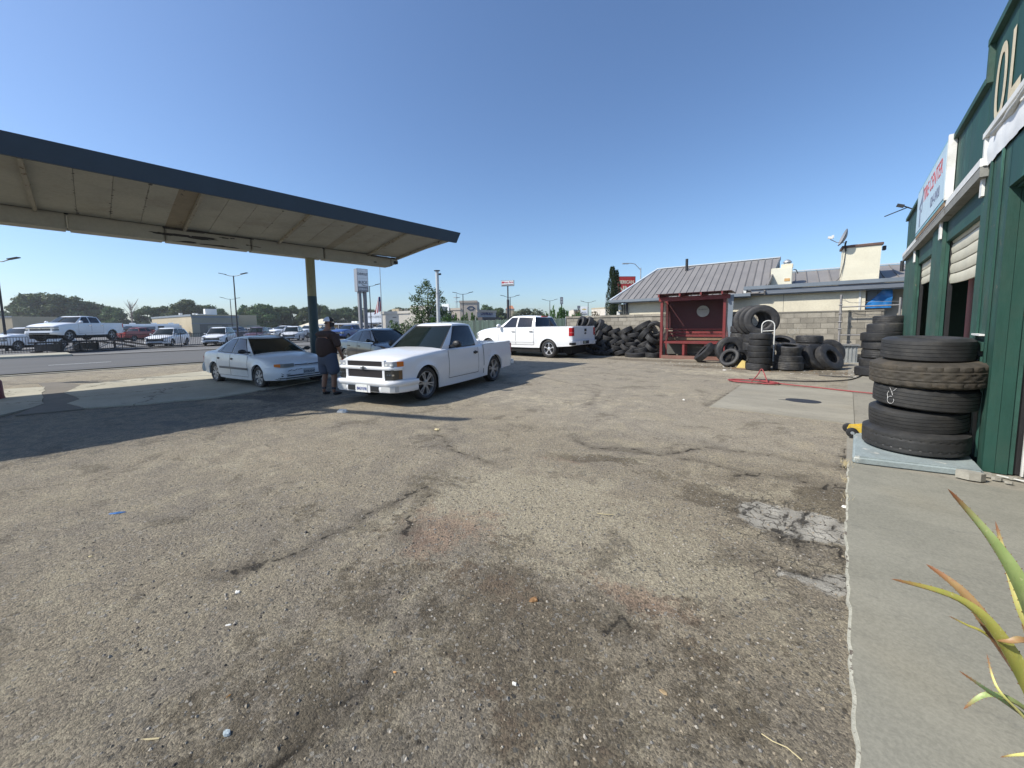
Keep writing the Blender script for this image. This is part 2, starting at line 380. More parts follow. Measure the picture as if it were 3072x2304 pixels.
a_red = mx(blob(-2.2, 1.65, .35, .5, .4, .7, .9), blob(-1.45, 1.5, .5, .22, .2, .8, .7), blob(-.75, 1.9, .5, .2, .1, .8, .8), blob(-2.35, 3.55, .35, .15, .2, .7, .8), blob(-5, 1.6, 1.2, .5, .2, .9, .45), blob(-.9, 1.0, .4, .3, 0, .8, .6))
a_smooth = np.clip((Y - 4.6 + (n1 - .5) * 1.2) / .8, 0, 1)
a_oil_shade = mx(blob(-10.0, 1.0, 3.4, 4.6, 0, .2, .62), blob(-9.9, 2.35, 1.7, .5, .45, .5), blob(-9.0, 4.6, 1.6, .8, .3, .6), blob(-8.2, 1.0, .5, .15, .3, .5), blob(-12.2, 4.2, 1.6, .7, .2, .5), blob(-7.1, 6.5, .5, .9, 0, .6, .6)) * np.clip(1.15 - blob(-9.75, 2.0, .62, .22, .5, .25, 1.2), 0, 1)  # first broad blob: old dark asphalt plus painted canopy shade; the rest oil
Z = (lat_noise(X, Y, .9, 200, 4) - .5) * .03 - .010 * np.clip(a_dark - .3, 0, .8) + (lat_noise(X, Y, 22, 400, 2) - .5) * .008 * np.clip(1.3 - (Y - .5) / 3, 0, 1) + (lat_noise(X, Y, 9, 300, 3) - .5) * .012 * np.clip(1.3 - (Y - .5) / 4, 0, 1) - .006 * np.exp(-(a_crack / .018) ** 2) - .010 * blob(-1.1, 1.5, 1.2, .6, -.6, .7)
for u in (0, .22, .44):   # wheel ruts running from lower centre to the left of the bay
    dr = seg_dist(X + u * .55, Y + u * .1, [(-1.3, .1), (-1.75, .9), (-2.3, 1.5), (-2.75, 2.1), (-3.6, 2.7)])
    Z += .005 * np.sin(np.clip(dr / .07, 0, pi * 1.5)) * (dr < .33)
Z *= np.clip((SLAB + .02 - X) / .2, .2, 1)
nx, ny = X.shape
vv = np.stack([X, Y, Z], -1).reshape(-1, 3)
ii = np.arange(nx * ny).reshape(nx, ny)
ff = np.stack([ii[:-1, :-1], ii[1:, :-1], ii[1:, 1:], ii[:-1, 1:]], -1).reshape(-1, 4)
me = bpy.data.meshes.new('lot'); me.vertices.add(len(vv)); me.vertices.foreach_set('co', vv.ravel().astype(np.float32))
me.loops.add(ff.size); me.loops.foreach_set('vertex_index', ff.ravel().astype(np.int32)); me.polygons.add(len(ff))
me.polygons.foreach_set('loop_start', np.arange(0, ff.size, 4, dtype=np.int32)); me.polygons.foreach_set('loop_total', np.full(len(ff), 4, np.int32))
me.polygons.foreach_set('use_smooth', [True] * len(ff)); me.update(calc_edges=True)
for nm, A in (('white', a_white), ('crack', a_crack), ('light', a_light), ('dark', a_dark), ('red', a_red), ('smooth', a_smooth), ('oil_shade', a_oil_shade)):
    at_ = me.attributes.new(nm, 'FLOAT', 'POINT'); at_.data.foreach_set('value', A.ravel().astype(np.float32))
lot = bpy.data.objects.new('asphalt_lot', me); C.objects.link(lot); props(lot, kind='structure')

m, n, b = mk('worn_asphalt')
tc = nd(n, 'ShaderNodeTexCoord'); co = tc.outputs['Object']
AT = lambda k: nd(n, 'ShaderNodeAttribute', attribute_name=k).outputs['Fac']
big = noise_n(n, co, .55, 6, .6); mid = noise_n(n, co, 3.2, 6, .65); fin = noise_n(n, co, 24, 8, .80); grit = noise_n(n, co, 110, 4, .85)
c = mixc(n, sstep(n, big, .35, .65), (.300, .258, .190), (.245, .215, .170))
c = mixc(n, sstep(n, mid, .40, .70), c, (.345, .302, .222))
c = mixc(n, mth(n, 'MULTIPLY', sstep(n, AT('smooth'), .2, .9), .6), c, mixc(n, sstep(n, mid, .3, .7), (.220, .196, .158), (.262, .236, .190)))
med = noise_n(n, co, 7.5, 7, .75, .3)
nm_ = mth(n, 'MULTIPLY_ADD', mth(n, 'ADD', mth(n, 'ADD', mid, med), fin), 1.6, -2.4)
def msk(k, lo=.25, hi=.85, g=.8):
    return sstep(n, mth(n, 'ADD', AT(k), mth(n, 'MULTIPLY', nm_, g)), lo, hi)
c = mixc(n, mth(n, 'MULTIPLY', msk('light', .42, .74, 1.0), .80), c, (.40, .355, .262))
c = mixc(n, mth(n, 'MULTIPLY', msk('red', .45, .9, .9), .45), c, (.29, .165, .115))
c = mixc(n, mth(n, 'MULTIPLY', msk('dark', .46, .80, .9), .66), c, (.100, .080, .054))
blot = noise_n(n, co, 1.5, 9, .72, .6)
c = mixc(n, mth(n, 'MULTIPLY', sstep(n, blot, .54, .62), .45), c, (.085, .070, .048)); c = mixc(n, mth(n, 'MULTIPLY', sstep(n, blot, .46, .38), .36), c, (.34, .295, .205))
pit = nd(n, 'ShaderNodeTexVoronoi', feature='F1', inp={'Scale': 14, 'Randomness': 1}); n.links.new(co, pit.inputs['Vector'])
pm = mth(n, 'MULTIPLY', sstep(n, mth(n, 'ADD', pit.outputs['Distance'], mth(n, 'MULTIPLY', fin, .25)), .30, .20), sstep(n, blot, .42, .52)); c = mixc(n, mth(n, 'MULTIPLY', pm, .75), c, (.045, .037, .027))
# stones in the binder: pale and dark chips of two sizes
vo = nd(n, 'ShaderNodeTexVoronoi', feature='F1', inp={'Scale': 120, 'Randomness': 1}); n.links.new(co, vo.inputs['Vector'])
chip = nd(n, 'ShaderNodeSeparateColor'); n.links.new(vo.outputs['Color'], chip.inputs[0])
c = mixc(n, .55, c, mixc(n, 1, c, mixc(n, chip.outputs[0], (.30, .30, .30), (1.75, 1.72, 1.62)), 'MULTIPLY'))
v2 = nd(n, 'ShaderNodeTexVoronoi', feature='F1', inp={'Scale': 75, 'Randomness': 1}); n.links.new(co, v2.inputs['Vector'])
ch2 = nd(n, 'ShaderNodeSeparateColor'); n.links.new(v2.outputs['Color'], ch2.inputs[0])
c = mixc(n, sstep(n, ch2.outputs[1], .93, .96), c, mixc(n, ch2.outputs[0], (.07, .065, .055), (.42, .39, .33)))
c = mixc(n, mth(n, 'MULTIPLY', sstep(n, fin, .52, .70), .5), c, (.085, .072, .055))
c = mixc(n, mth(n, 'MULTIPLY', sstep(n, grit, .60, .74), .35), c, (.46, .43, .36))
# the pale cracked slab patch
wh = mth(n, 'MULTIPLY', sstep(n, mth(n, 'ADD', AT('white'), mth(n, 'ADD', mth(n, 'MULTIPLY_ADD', med, .16, -.085), mth(n, 'MULTIPLY_ADD', fin, .10, -.05))), .03, -.01), mth(n, 'MULTIPLY_ADD', sstep(n, fin, .62, .45), .3, .7))
wpn = nd(n, 'ShaderNodeTexVoronoi', feature='DISTANCE_TO_EDGE', inp={'Scale': 9.5, 'Randomness': 1})
dv = nd(n, 'ShaderNodeVectorMath', operation='ADD'); nz = nd(n, 'ShaderNodeTexNoise', inp={'Scale': 9, 'Detail': 4}); n.links.new(co, nz.inputs['Vector'])
sv = nd(n, 'ShaderNodeVectorMath', operation='SCALE', inp={3: .16}); n.links.new(nz.outputs['Color'], sv.inputs[0]); n.links.new(co, dv.inputs[0]); n.links.new(sv.outputs[0], dv.inputs[1]); n.links.new(dv.outputs[0], wpn.inputs['Vector'])
allig = mth(n, 'MULTIPLY', sstep(n, mth(n, 'ADD', wpn.outputs['Distance'], mth(n, 'MULTIPLY_ADD', fin, .06, -.03)), 0.050, .010), sstep(n, mid, .36, .50))
c = mixc(n, wh, c, mixc(n, sstep(n, fin, .35, .65), (.50, .47, .40), (.68, .65, .57)))
near = sstep(n, AT('white'), .34, .10)
c = mixc(n, mth(n, 'MULTIPLY', mth(n, 'MULTIPLY', allig, near), .75), c, (.10, .09, .07))
ck = sstep(n, mth(n, 'ADD', AT('crack'), mth(n, 'MULTIPLY_ADD', fin, .045, -.0225)), .017, .004)
cks = sstep(n, mth(n, 'ADD', AT('crack'), mth(n, 'MULTIPLY_ADD', mid, .12, -.06)), .12, .0)
c = mixc(n, mth(n, 'MULTIPLY', cks, .40), c, (.09, .075, .055)); c = mixc(n, mth(n, 'MULTIPLY', mth(n, 'MULTIPLY', ck, sstep(n, med, .34, .46)), .85), c, (.035, .03, .024))
oil_shade = msk('oil_shade', .3, 1.0, .9)
c = mixc(n, mth(n, 'MULTIPLY', oil_shade, .8), c, (.028, .026, .024))
n.links.new(c, b.inputs['Base Color'])
n.links.new(mth(n, 'MULTIPLY_ADD', oil_shade, -.35, .92), b.inputs['Roughness']); b.inputs['Specular IOR Level'].default_value = .3
h = mth(n, 'ADD', mth(n, 'MULTIPLY', fin, 1.9), mth(n, 'ADD', mth(n, 'MULTIPLY', grit, .5), mth(n, 'MULTIPLY', vo.outputs['Distance'], -.35)))
h = mth(n, 'SUBTRACT', h, mth(n, 'MULTIPLY', ck, 1.4)); h = mth(n, 'SUBTRACT', h, mth(n, 'MULTIPLY', mth(n, 'MULTIPLY', allig, near), .8))
amp = mth(n, 'MULTIPLY_ADD', AT('smooth'), -.6, 1.0)
bp = nd(n, 'ShaderNodeBump', inp={'Strength': 1.0, 'Distance': .015}); n.links.new(mth(n, 'MULTIPLY', h, amp), bp.inputs['Height']); n.links.new(bp.outputs[0], b.inputs['Normal'])
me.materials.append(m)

def ground_mat(name, ca, cb, scale=1.0, dark=(.1, .09, .075), da=.5, bump=.004, cracks=0.0, streak=None):
    m, n, b = mk(name); co = nd(n, 'ShaderNodeTexCoord').outputs['Object']
    f = noise_n(n, co, scale, 6, .65, 0, streak); g = noise_n(n, co, scale * 9, 5, .7, 0, streak); h = noise_n(n, co, 60, 4, .8)
    c = mixc(n, sstep(n, f, .35, .65), ca, cb); c = mixc(n, mth(n, 'MULTIPLY', sstep(n, g, .5, .75), da), c, dark)
    c = mixc(n, mth(n, 'MULTIPLY', sstep(n, noise_n(n, co, scale * .45, 3, .5), .5, .7), .25), c, tuple(q * k_ for q, k_ in zip(cb, (1.05, .92, .72)))) if streak else c
    c = mixc(n, .22, c, mixc(n, sstep(n, h, .3, .7), tuple(q * .5 for q in ca), tuple(q * 1.5 for q in cb)))
    if cracks:
        v = nd(n, 'ShaderNodeTexVoronoi', feature='DISTANCE_TO_EDGE', inp={'Scale': cracks, 'Randomness': 1})
        dv = nd(n, 'ShaderNodeVectorMath', operation='ADD'); nz = nd(n, 'ShaderNodeTexNoise', inp={'Scale': 3, 'Detail': 6}); n.links.new(co, nz.inputs['Vector'])
        n.links.new(co, dv.inputs[0]); n.links.new(nz.outputs['Color'], dv.inputs[1]); n.links.new(dv.outputs[0], v.inputs['Vector'])
        c = mixc(n, mth(n, 'MULTIPLY', sstep(n, v.outputs['Distance'], .012, .0), .8), c, (.06, .05, .04))
    n.links.new(c, b.inputs['Base Color']); b.inputs['Roughness'].default_value = .9; b.inputs['Specular IOR Level'].default_value = .3
    bp = nd(n, 'ShaderNodeBump', inp={'Strength': .8, 'Distance': bump}); n.links.new(mth(n, 'ADD', h, mth(n, 'MULTIPLY', g, .8)), bp.inputs['Height']); n.links.new(bp.outputs[0], b.inputs['Normal'])
    return m
g_far = ground_mat('dry_ground', (.19, .165, .12), (.24, .21, .16), .05)
g_road = ground_mat('road_asphalt', (.095, .095, .092), (.120, .118, .112), .5, (.08, .08, .08), .35, .003, 0, (1, .12, 1))
g_farlot = ground_mat('dealer_asphalt', (.13, .13, .128), (.16, .155, .15), .4)
g_apron = ground_mat('bleached_concrete', (.33, .31, .24), (.43, .405, .32), .8, (.22, .19, .14), .5, .004, .35)
g_verge = ground_mat('dusty_verge', (.21, .18, .135), (.27, .235, .175), 1.3, (.12, .10, .07), .5)
g_strip = ground_mat('asphalt_trench_patch', (.15, .135, .11), (.19, .17, .14), 2)
g_slab = ground_mat('grey_slab', (.205, .200, .162), (.265, .256, .208), 1.4, (.125, .125, .112), .45, .0018, 0, (.5, 1, 1))
g_pad = ground_mat('grey_concrete_pad', (.24, .222, .178), (.32, .298, .24), 1.2, (.15, .14, .12), .6, .002, 0, (.35, 1, 1))
g_kerb = ground_mat('kerb_concrete', (.42, .39, .31), (.50, .47, .38), 1.5, (.2, .18, .14), .4)

def sheet(name, pts, z, mat, th=None, seg=None):
    m_ = MB()
    if th: m_.poly(pts, z - th, z)
    else: m_.add([(p[0], p[1], z) for p in pts], [tuple(range(len(pts)))])
    o = m_.build(name, mat, fix=bool(th)); props(o, kind='structure'); return o
def wob(pts, amp, step, seed):
    """a polyline with a slightly broken edge"""
    r = random.Random(seed); o = []
    for (x0, y0), (x1, y1) in zip(pts[:-1], pts[1:]):
        L = math.hypot(x1 - x0, y1 - y0); k = max(1, int(L / step))
        for i in range(k):
            t = i / k; nx_, ny_ = -(y1 - y0) / L, (x1 - x0) / L; a = r.uniform(-amp, amp) if i else 0
            o.append((x0 + (x1 - x0) * t + nx_ * a, y0 + (y1 - y0) * t + ny_ * a))
    return o + [pts[-1]]
sheet('ground', [(-2500, -2500), (2500, -2500), (2500, 2500), (-2500, 2500)], -.16, g_far)
# the street: near kerb X=-22, far kerb X=-38.6, running off towards +Y with a slight bend to the left
KX = lambda y: -22.0 + .055 * y
KF = lambda y: -38.45 + .05 * y
yy = [-40, -10, 0, 10, 30, 60, 120]
sheet('road', [(KX(y), y) for y in yy] + [(KF(y), y) for y in yy[::-1]], -.10, g_road)
nb = MB()
for y0 in [-31, -13.5, -1.15, 9.2, 21.5, 34]:
    xx = -28.9 + .05 * y0; nb.b2((xx - .06, y0, -.098), (xx + .06, y0 + (2.1 if y0 == -1.15 else 3), -.093))
nb.b2((KX(0) - .9, -30, -.098), (KX(0) - .8, -24, -.093))
props(nb.build('lane_marking', M('road_paint', (.62, .62, .58), .8, 0, .15, 9, fine=.1)), kind='structure')
sheet('verge', [(WEST - .02, y) for y in (-40, 60)] + [(KX(60) + .18, 60), (KX(-40) + .18, -40)], -.012, g_verge)
sheet('lot_beyond', [(WEST - .5, 19.4), (.5, 19.4), (.5, 24), (WEST - .5, 24)], -.014, g_verge)
sheet('lot_behind', [(WEST - .5, -4.9), (30, -4.9), (30, -25), (WEST - .5, -25)], -.014, g_verge)
def kerb(name, pts, wdt, z0, z1):
    m_ = MB(); L = [(x, y) for x, y in pts]; Rr = [(x + wdt, y) for x, y in pts]
    for i in range(len(L) - 1):
        a, b_, c_, d_ = L[i], Rr[i], Rr[i + 1], L[i + 1]
        m_.poly([a, b_, c_, d_], z0, z1)
    props(m_.build(name, g_kerb), kind='structure')
kerb('kerb', [(KX(y), y) for y in (-40, -22, -3)] + [(KX(y), y) for y in (1.2, 60)], .2, -.12, .02)
kerb('kerb', [(KX(y) - .45, y) for y in (-40, 0, 60)], .44, -.12, -.085)
kerb('kerb', [(KF(y) - .2, y) for y in (-40, -.5)], .2, -.12, .03)
sheet('pavement', [(KF(-40) - .2, -40), (KF(-.5) - .2, -.5), (-43.2, -.8), (-41.6, -6), (-41.6, -40)], .02, g_apron, .1)
sheet('driveway', [(KF(-.5), -.49), (KF(60), 60), (-130, 90), (-130, -50), (-43.3, -50), (-43.3, -.79)], -.07, g_farlot)
sheet('driveway_apron', [(KF(-.5), -.45), (KF(14), 14), (KF(14) - 2.1, 14), (KF(-.5) - 2.3, -.45)], -.064, ground_mat('apron_asphalt', (.17, .165, .155), (.2, .195, .18), .8))
sheet('dealer_lot', [(-41.62, -40), (-41.62, -6), (-43.3, -1), (-45.6, 4), (-45.9, 12), (-46.2, 60), (-140, 90), (-140, -60)], .0, g_farlot)
# bleached concrete aprons with a dark trench patch between them
EB = [(-10.45, 1.75), (-10.6, 1.64), (-10.9, .4), (-11.1, -.4)]
sheet('concrete_apron', wob([(-16.1, -.1), (-14.4, -.38), (-12.7, -.12), (-12.2, -.3), (-11.15, -.05), (-10.75, .8), (-10.45, 1.9), (-10.9, 3.4), (-12.5, 6.5), (-14.2, 9.0), (-16.8, 9.0), (-17.6, 5.0), (-17.2, 2.4)], .03, .5, 5)[:-1] + [(-17.2, 2.4)], .030, g_apron, .05)
sheet('concrete_apron', wob([(-16.4, -.75), (-14.4, -.72), (-12.6, -.62), (-12.1, -.75), (-11.3, -1.2), (-11.2, -4.8), (-17.2, -4.8), (-16.7, -1.4)], .03, .5, 8), .030, g_apron, .05)
sheet('trench_patch', [(-17.9, -.95), (-16.3, -.76), (-14.4, -.73), (-12.6, -.63), (-12.1, -.76), (-11.3, -.9), (-11.1, -.06), (-12.2, -.29), (-12.7, -.11), (-14.4, -.37), (-16.1, -.09), (-17.5, -.5)], .024, g_strip, .04)
# the slab along the shop, with a broken edge
E1 = wob([(SLAB + .005, -5.0), (SLAB, -1), (SLAB + .01, 1.35), (SLAB + .035, 1.5), (SLAB + .015, 2.1), (SLAB + .005, 2.7), (SLAB - .01, 3.5), (SLAB, 5.31)], .006, .06, 11)
sheet('slab_walk', E1 + [(9.0, 5.31), (9.0, -5.0)], .022, g_slab, .15)
eb = MB()
for (a, b_) in zip(E1[:-1], E1[1:]): eb.poly([(a[0] - .012, a[1]), (a[0] + .004, a[1]), (b_[0] + .004, b_[1]), (b_[0] - .012, b_[1])], -.02, .019)
props(eb.build('slab_edge', M('crumbled_edge', (.40, .39, .32), .9, 0, .25, 12, fine=.2, col2=(.12, .1, .08), t2=.56)), kind='structure')
sheet('concrete_pad', [(-1.80, 7.36), (-1.86, 10.55), (.13, 10.83), (.13, 7.36)], .016, g_pad, .04)
0 and sheet('concrete_pad', [(-1.80, 7.33), (.13, 7.33), (.13, 5.95), (-1.0, 5.75), (-1.65, 6.1)], .008, ground_mat('dusty_pad', (.25, .23, .175), (.30, .275, .21), 1.2, (.15, .13, .1), .4, .003), .03)
sheet('shop_floor', [(.05, 5.312), (8.0, 5.312), (8.0, 19.5), (.05, 19.5)], .006, ground_mat('shop_concrete', (.22, .205, .17), (.28, .26, .21), 1.0), .05)
dr = MB(); pts = [(-.58 + .27 * cos(a) * (1 + .05 * sin(3 * a)), 8.92 + .21 * sin(a) * (1 + .06 * cos(2 * a))) for a in [i * pi / 14 for i in range(28)]]
dr.poly(pts, .0, .022); dr.poly([(-.95, 8.83), (-.78, 8.80), (-.78, 8.88)], .0, .021)
tag_o = dr.build('drain_cover', M('dark_iron_cover', (.035, .036, .042), .55, .2, .1, 9, fine=.05)); props(tag_o, 'round dark iron drain cover set in the grey concrete pad', 'drain cover')
# blue painted step under the near tyres
st = MB(); st.poly([(.095, 5.33), (1.03, 5.56), (1.03, 7.0), (.12, 7.0)], .0, .085)
o = st.build('shop_step', M('flaked_blue_step_paint', (.25, .295, .295), .75, 0, .15, 3, fine=.1, bump=.003, col2=(.45, .46, .42), t2=.60, dirt=((.2, .2, .18), .5))); bevel(o, .02, 3); props(o, 'worn pale blue painted concrete step in front of the shop corner', 'step')
# loose grit near the viewer
def grit_cloud(name, N, x0, x1, y0, y1, s0, s1, seed, mats, mask=None):
    r = np.random.default_rng(seed); P = []; Fc = []; MI = []; k = 0
    base = np.array([(1, 0, 0), (.3, .9, 0), (-.8, .5, 0), (-.7, -.6, 0), (.4, -.9, 0), (.1, .1, .8)])
    fcs = [(0, 1, 5), (1, 2, 5), (2, 3, 5), (3, 4, 5), (4, 0, 5)]
    V = []; FF = []
    for i in range(N):
        x = r.uniform(x0, x1); y = r.uniform(y0, y1)
        s = s0 + (s1 - s0) * r.random() ** 8
        a = r.uniform(0, 6.28); ca, sa = cos(a), sin(a)
        B = base * (1 + r.uniform(-.35, .35, base.shape)) * s
        q = np.stack([B[:, 0] * ca - B[:, 1] * sa + x, B[:, 0] * sa + B[:, 1] * ca + y, B[:, 2] + .001], -1)
        V.append(q); FF += [tuple(j + 6 * i for j in f) for f in fcs]; MI += [int(r.integers(0, len(mats)))] * 5
    V = np.concatenate(V)
    # follow the surface of the lot
    zi = np.interp(V[:, 0], xs, np.arange(len(xs))); yi = np.interp(V[:, 1], ys, np.arange(len(ys)))
    V[:, 2] += Z[np.clip(zi.round().astype(int), 0, len(xs) - 1), np.clip(yi.round().astype(int), 0, len(ys) - 1)]
    mm = MB(); mm.v = [tuple(p) for p in V]; mm.f = FF; mm.mi = MI
    o = mm.build(name, mats, fix=False); props(o, kind='stuff'); o['label'] = 'loose gravel and grit scattered over the worn asphalt'; o['category'] = 'gravel'; return o
st_m = [M('stone_%s' % k, c_, .85, 0, .1, 30, fine=0) for k, c_ in (('tan', (.25, .21, .15)), ('grey', (.20, .19, .17)), ('pale', (.33, .30, .25)), ('dark', (.075, .065, .055)))]
g1 = grit_cloud('gravel', 24000, -4.2, .05, -.1, 4.0, .0018, .010, 5, [st_m[0], st_m[1], st_m[3], st_m[0], st_m[2]])
# ------------------------------------------------------------------ filling-station canopy
XF, XB, XW = -10.2, -13.35, -17.05            # near fascia, beam, far edge
YE, YS = 8.95, -8.6
can = thing('canopy', 'long slate blue and cream canopy with a shallow butterfly roof on a two-tone column', 'canopy', (XB, 0, 0))
def cl(x, y, z): return (x - XB, y, z)
def ye(x):  # the slanting right-hand end
    return YE - .14 * (XF - x) if x > XB else 8.51 - .02 * (XB - x)
mf = MB()
# near fascia: a board with a folded top
mf.add([cl(XF, YS, 4.35), cl(XF, ye(XF) - .2, 4.35), cl(XF, ye(XF), 4.72), cl(XF, YS, 4.72), cl(XF - .05, YS, 4.35), cl(XF - .05, ye(XF) - .24, 4.35), cl(XF - .05, ye(XF) - .04, 4.72), cl(XF - .05, YS, 4.72)],
       [(0, 1, 2, 3), (7, 6, 5, 4), (3, 2, 6, 7), (0, 4, 5, 1), (1, 5, 6, 2), (0, 3, 7, 4)])
mf.build('fascia', m_fascia, can)
mf = MB()
mf.b2(cl(XW, YS, 4.42), cl(XW + .05, ye(XW), 4.78)); mf.build('fascia', m_fascia, can)
# roof skin above
rf = MB(); T = .05
def zr(x):
    return 4.19 + (x - XB) / (XF - XB) * .22 if x > XB else 4.19 + (XB - x) / (XB - XW) * .30
for (xa, xb) in ((XF - .05, XB), (XB, XW + .05)):
    rf.add([cl(xa, YS, zr(xa) + .18), cl(xa, ye(xa) - .06, zr(xa) + .18), cl(xb, ye(xb) - .06, zr(xb) + .18), cl(xb, YS, zr(xb) + .18),
            cl(xa, YS, zr(xa) + .24), cl(xa, ye(xa) - .06, zr(xa) + .24), cl(xb, ye(xb) - .06, zr(xb) + .24), cl(xb, YS, zr(xb) + .24)],
           [(0, 1, 2, 3), (7, 6, 5, 4), (0, 4, 5, 1), (1, 5, 6, 2), (2, 6, 7, 3), (3, 7, 4, 0)])
rf.build('roof_deck', m_fascia, can)
# soffit boards, with dark joints between and a few missing strips
def yfar(yn): return yn + (yn + .45) * .045
ynear = [-8.6, -7.4, -6.3, -5.2, -4.1, -3.0, -1.95, -1.0, -.45, .12, .62, 1.12, 1.62, 1.90, 2.4, 2.95, 3.5, 4.06, 4.75, 5.45, 6.15, 6.85, 7.6, 8.30]
for a, b_ in zip(ynear[:-1], ynear[1:]):
    m_ = MB(); g = .003
    def q(x, y, z): return cl(x, y, z)
    b2_ = min(b_, 8.42)
    pts = [(XF - .03, a + g), (XF - .03, (b_ if b_ < 8.2 else 8.62) - g), (XB + .02, min(yfar(b_), 8.42) - g), (XB + .02, min(yfar(a), 8.3) + g)]
    dz = random.uniform(-.004, .004)
    vs = [cl(x, y, zr(x) + dz - .03 * 0) for x, y in pts] + [cl(x, y, zr(x) + .03) for x, y in pts]
    m_.add(vs, [(0, 1, 2, 3), (7, 6, 5, 4), (0, 4, 5, 1), (1, 5, 6, 2), (2, 6, 7, 3), (3, 7, 4, 0)])
    m_.build('soffit_panel', m_canopy_soffit, can)
fs = MB()
for a, b_ in [(-8.6, -4.3), (-4.3, 0), (0, 4.2), (4.2, 8.4)]:
    pts = [(XB - .47, a), (XB - .47, b_ - .01), (XW + .05, b_ - .01), (XW + .05, a)]
    m_ = MB(); vs = [cl(x, y, zr(x)) for x, y in pts] + [cl(x, y, zr(x) + .03) for x, y in pts]
    m_.add(vs, [(0, 1, 2, 3), (7, 6, 5, 4), (0, 4, 5, 1), (1, 5, 6, 2), (2, 6, 7, 3), (3, 7, 4, 0)]); m_.build('soffit_panel', m_canopy_soffit, can)
# ribs under the soffit
m_rib = M('rusty_cream_rib', (.33, .30, .23), .8, 0, .12, 3, fine=.08, col2=(.13, .08, .045), t2=.58)
for yn, wd in ((-.45, .06), (1.92, .06), (4.06, .06), (6.85, .06), (8.28, .09), (-3.0, .06), (-5.6, .06)):
    m_ = MB(); yf = min(yfar(yn), 8.38)
    m_.beam(cl(XF - .06, yn, zr(XF) - .035), cl(XB + .03, yf, zr(XB) - .035), wd, .07); m_.build('rib', m_rib, can)
for yn, y2 in ((1.55, 1.88), (5.35, 5.62)):   # stained replacement strips
    m_ = MB(); m_.add([cl(XF - .06, yn, zr(XF) - .008), cl(XF - .06, y2, zr(XF) - .008), cl(XB + .03, yfar(y2), zr(XB) - .008), cl(XB + .03, yfar(yn), zr(XB) - .008)], [(0, 1, 2, 3)])
    m_.build('stained_strip', M('stained_strip_%d' % int(yn), (.25, .205, .135) if yn < 3 else (.30, .27, .20), .8, 0, .12, 3, fine=.08, col2=(.14, .09, .05), t2=.6), can)
# nail holes and flaked spots where the panels meet
sp = MB(); rs = random.Random(4)
for yn in (.12, .62, 1.12, 1.62, -.45, 2.95, 3.5, 5.45, 6.15):
    for k in range(14 if yn < 2 else 4):
        t = rs.random(); y = yn + (yfar(yn) - yn) * t + rs.uniform(-.02, .02); x = XF - .1 + (XB - XF + .15) * t
        s = rs.uniform(.008, .03) * (1.6 if rs.random() < .15 else 1); z = zr(x) - .006
        pp = [cl(x + s * cos(a) * rs.uniform(.6, 1.8), y + s * sin(a) * rs.uniform(.5, 1.1), z) for a in [j * pi / 3.5 for j in range(7)]]
        sp.add(pp, [tuple(range(7))])
sp.build('flaked_spots', m_paint_flake, can)['kind'] = 'stuff'
# box beam
bz0, bz1 = 3.835, 4.16
for a, b_ in ((-8.6, -4.0), (-3.99, -.02), (-.01, 1.63), (1.64, 3.53), (3.54, 5.62), (5.63, 8.14)):
    m_ = MB(); m_.b2(cl(XB, a, bz0), cl(XB - .45, b_, bz1 + .03)); o = m_.build('beam', m_canopy_beam, can); bevel(o, .03, 2)
m_ = MB(); m_.add([cl(XB, 8.15, bz0 + .02), cl(XB - .45, 8.15, bz0 + .02), cl(XB - .45, 8.15, bz1 + .03), cl(XB, 8.15, bz1 + .03), cl(XB, 8.42, bz1 - .13), cl(XB - .45, 8.42, bz1 - .13), cl(XB - .45, 8.42, bz1 + .03), cl(XB, 8.42, bz1 + .03)],
                    [(0, 1, 2, 3), (7, 6, 5, 4), (0, 4, 5, 1), (1, 5, 6, 2), (2, 6, 7, 3), (3, 7, 4, 0)]); m_.build('beam_end', m_canopy_beam, can)
def flakes(seed, blobs):
    r = random.Random(seed); fl = MB()
    for (y, z, ly, lz, n_) in blobs:
        for k in range(n_):
            cy = y + r.uniform(-1, 1) * ly; cz = z + r.uniform(-1, 1) * lz; ry = r.uniform(.25, 1) * ly * .7; rz = r.uniform(.4, 1) * max(lz, .02)
            pp = []
            for j in range(13):
                a = 2 * pi * j / 13; q_ = r.uniform(.55, 1.15); pp.append(cl(XB + .003 + .0007 * k, cy + ry * q_ * cos(a), min(bz1 - .01, max(bz0 + .004, cz + rz * q_ * sin(a)))))
            fl.add(pp, [tuple(range(13))])
    return fl
flakes(3, [(1.98, 3.99, .5, .04, 9), (2.3, 3.84, .6, .03, 7), (3.45, 3.98, .12, .02, 2), (3.85, 3.965, .2, .012, 1), (7.55, 3.93, .1, .03, 2), (3.0, 3.8, .22, .02, 3), (2.9, 4.10, .25, .01, 2), (2.0, 4.145, .5, .006, 3)]).build('bare_patches', m_paint_flake, can)['kind'] = 'stuff'
jt = MB()
for y in (1.635, 3.535, 5.625): jt.b2(cl(XB + .001, y - .006, bz0), cl(XB + .004, y + .006, bz1))
jt.b2(cl(XB + .0, 1.6, bz1 - .005), cl(XB + .03, 3.6, bz1 + .012)); jt.b2(cl(XB + .0, 7.3, bz1 - .03), cl(XB + .03, 8.3, bz1 + .0)); jt.b2(cl(XB + .02, 8.25, bz1 - .2), cl(XB - .2, 8.42, bz1 - .1))
jt.build('open_joint', m_paint_flake, can)['kind'] = 'stuff'
cb = MB(); cb.tube([cl(XB - .22, 5.24, 2.58), cl(XB - .22, 5.24, 3.84)], .14, 20); cb.build('column_upper', M('grimy_cream_column', (.30, .27, .15), .7, 0, .15, 3, fine=.06, st=(1, 1, .2), col2=(.16, .11, .05), t2=.6), can, smooth=40)
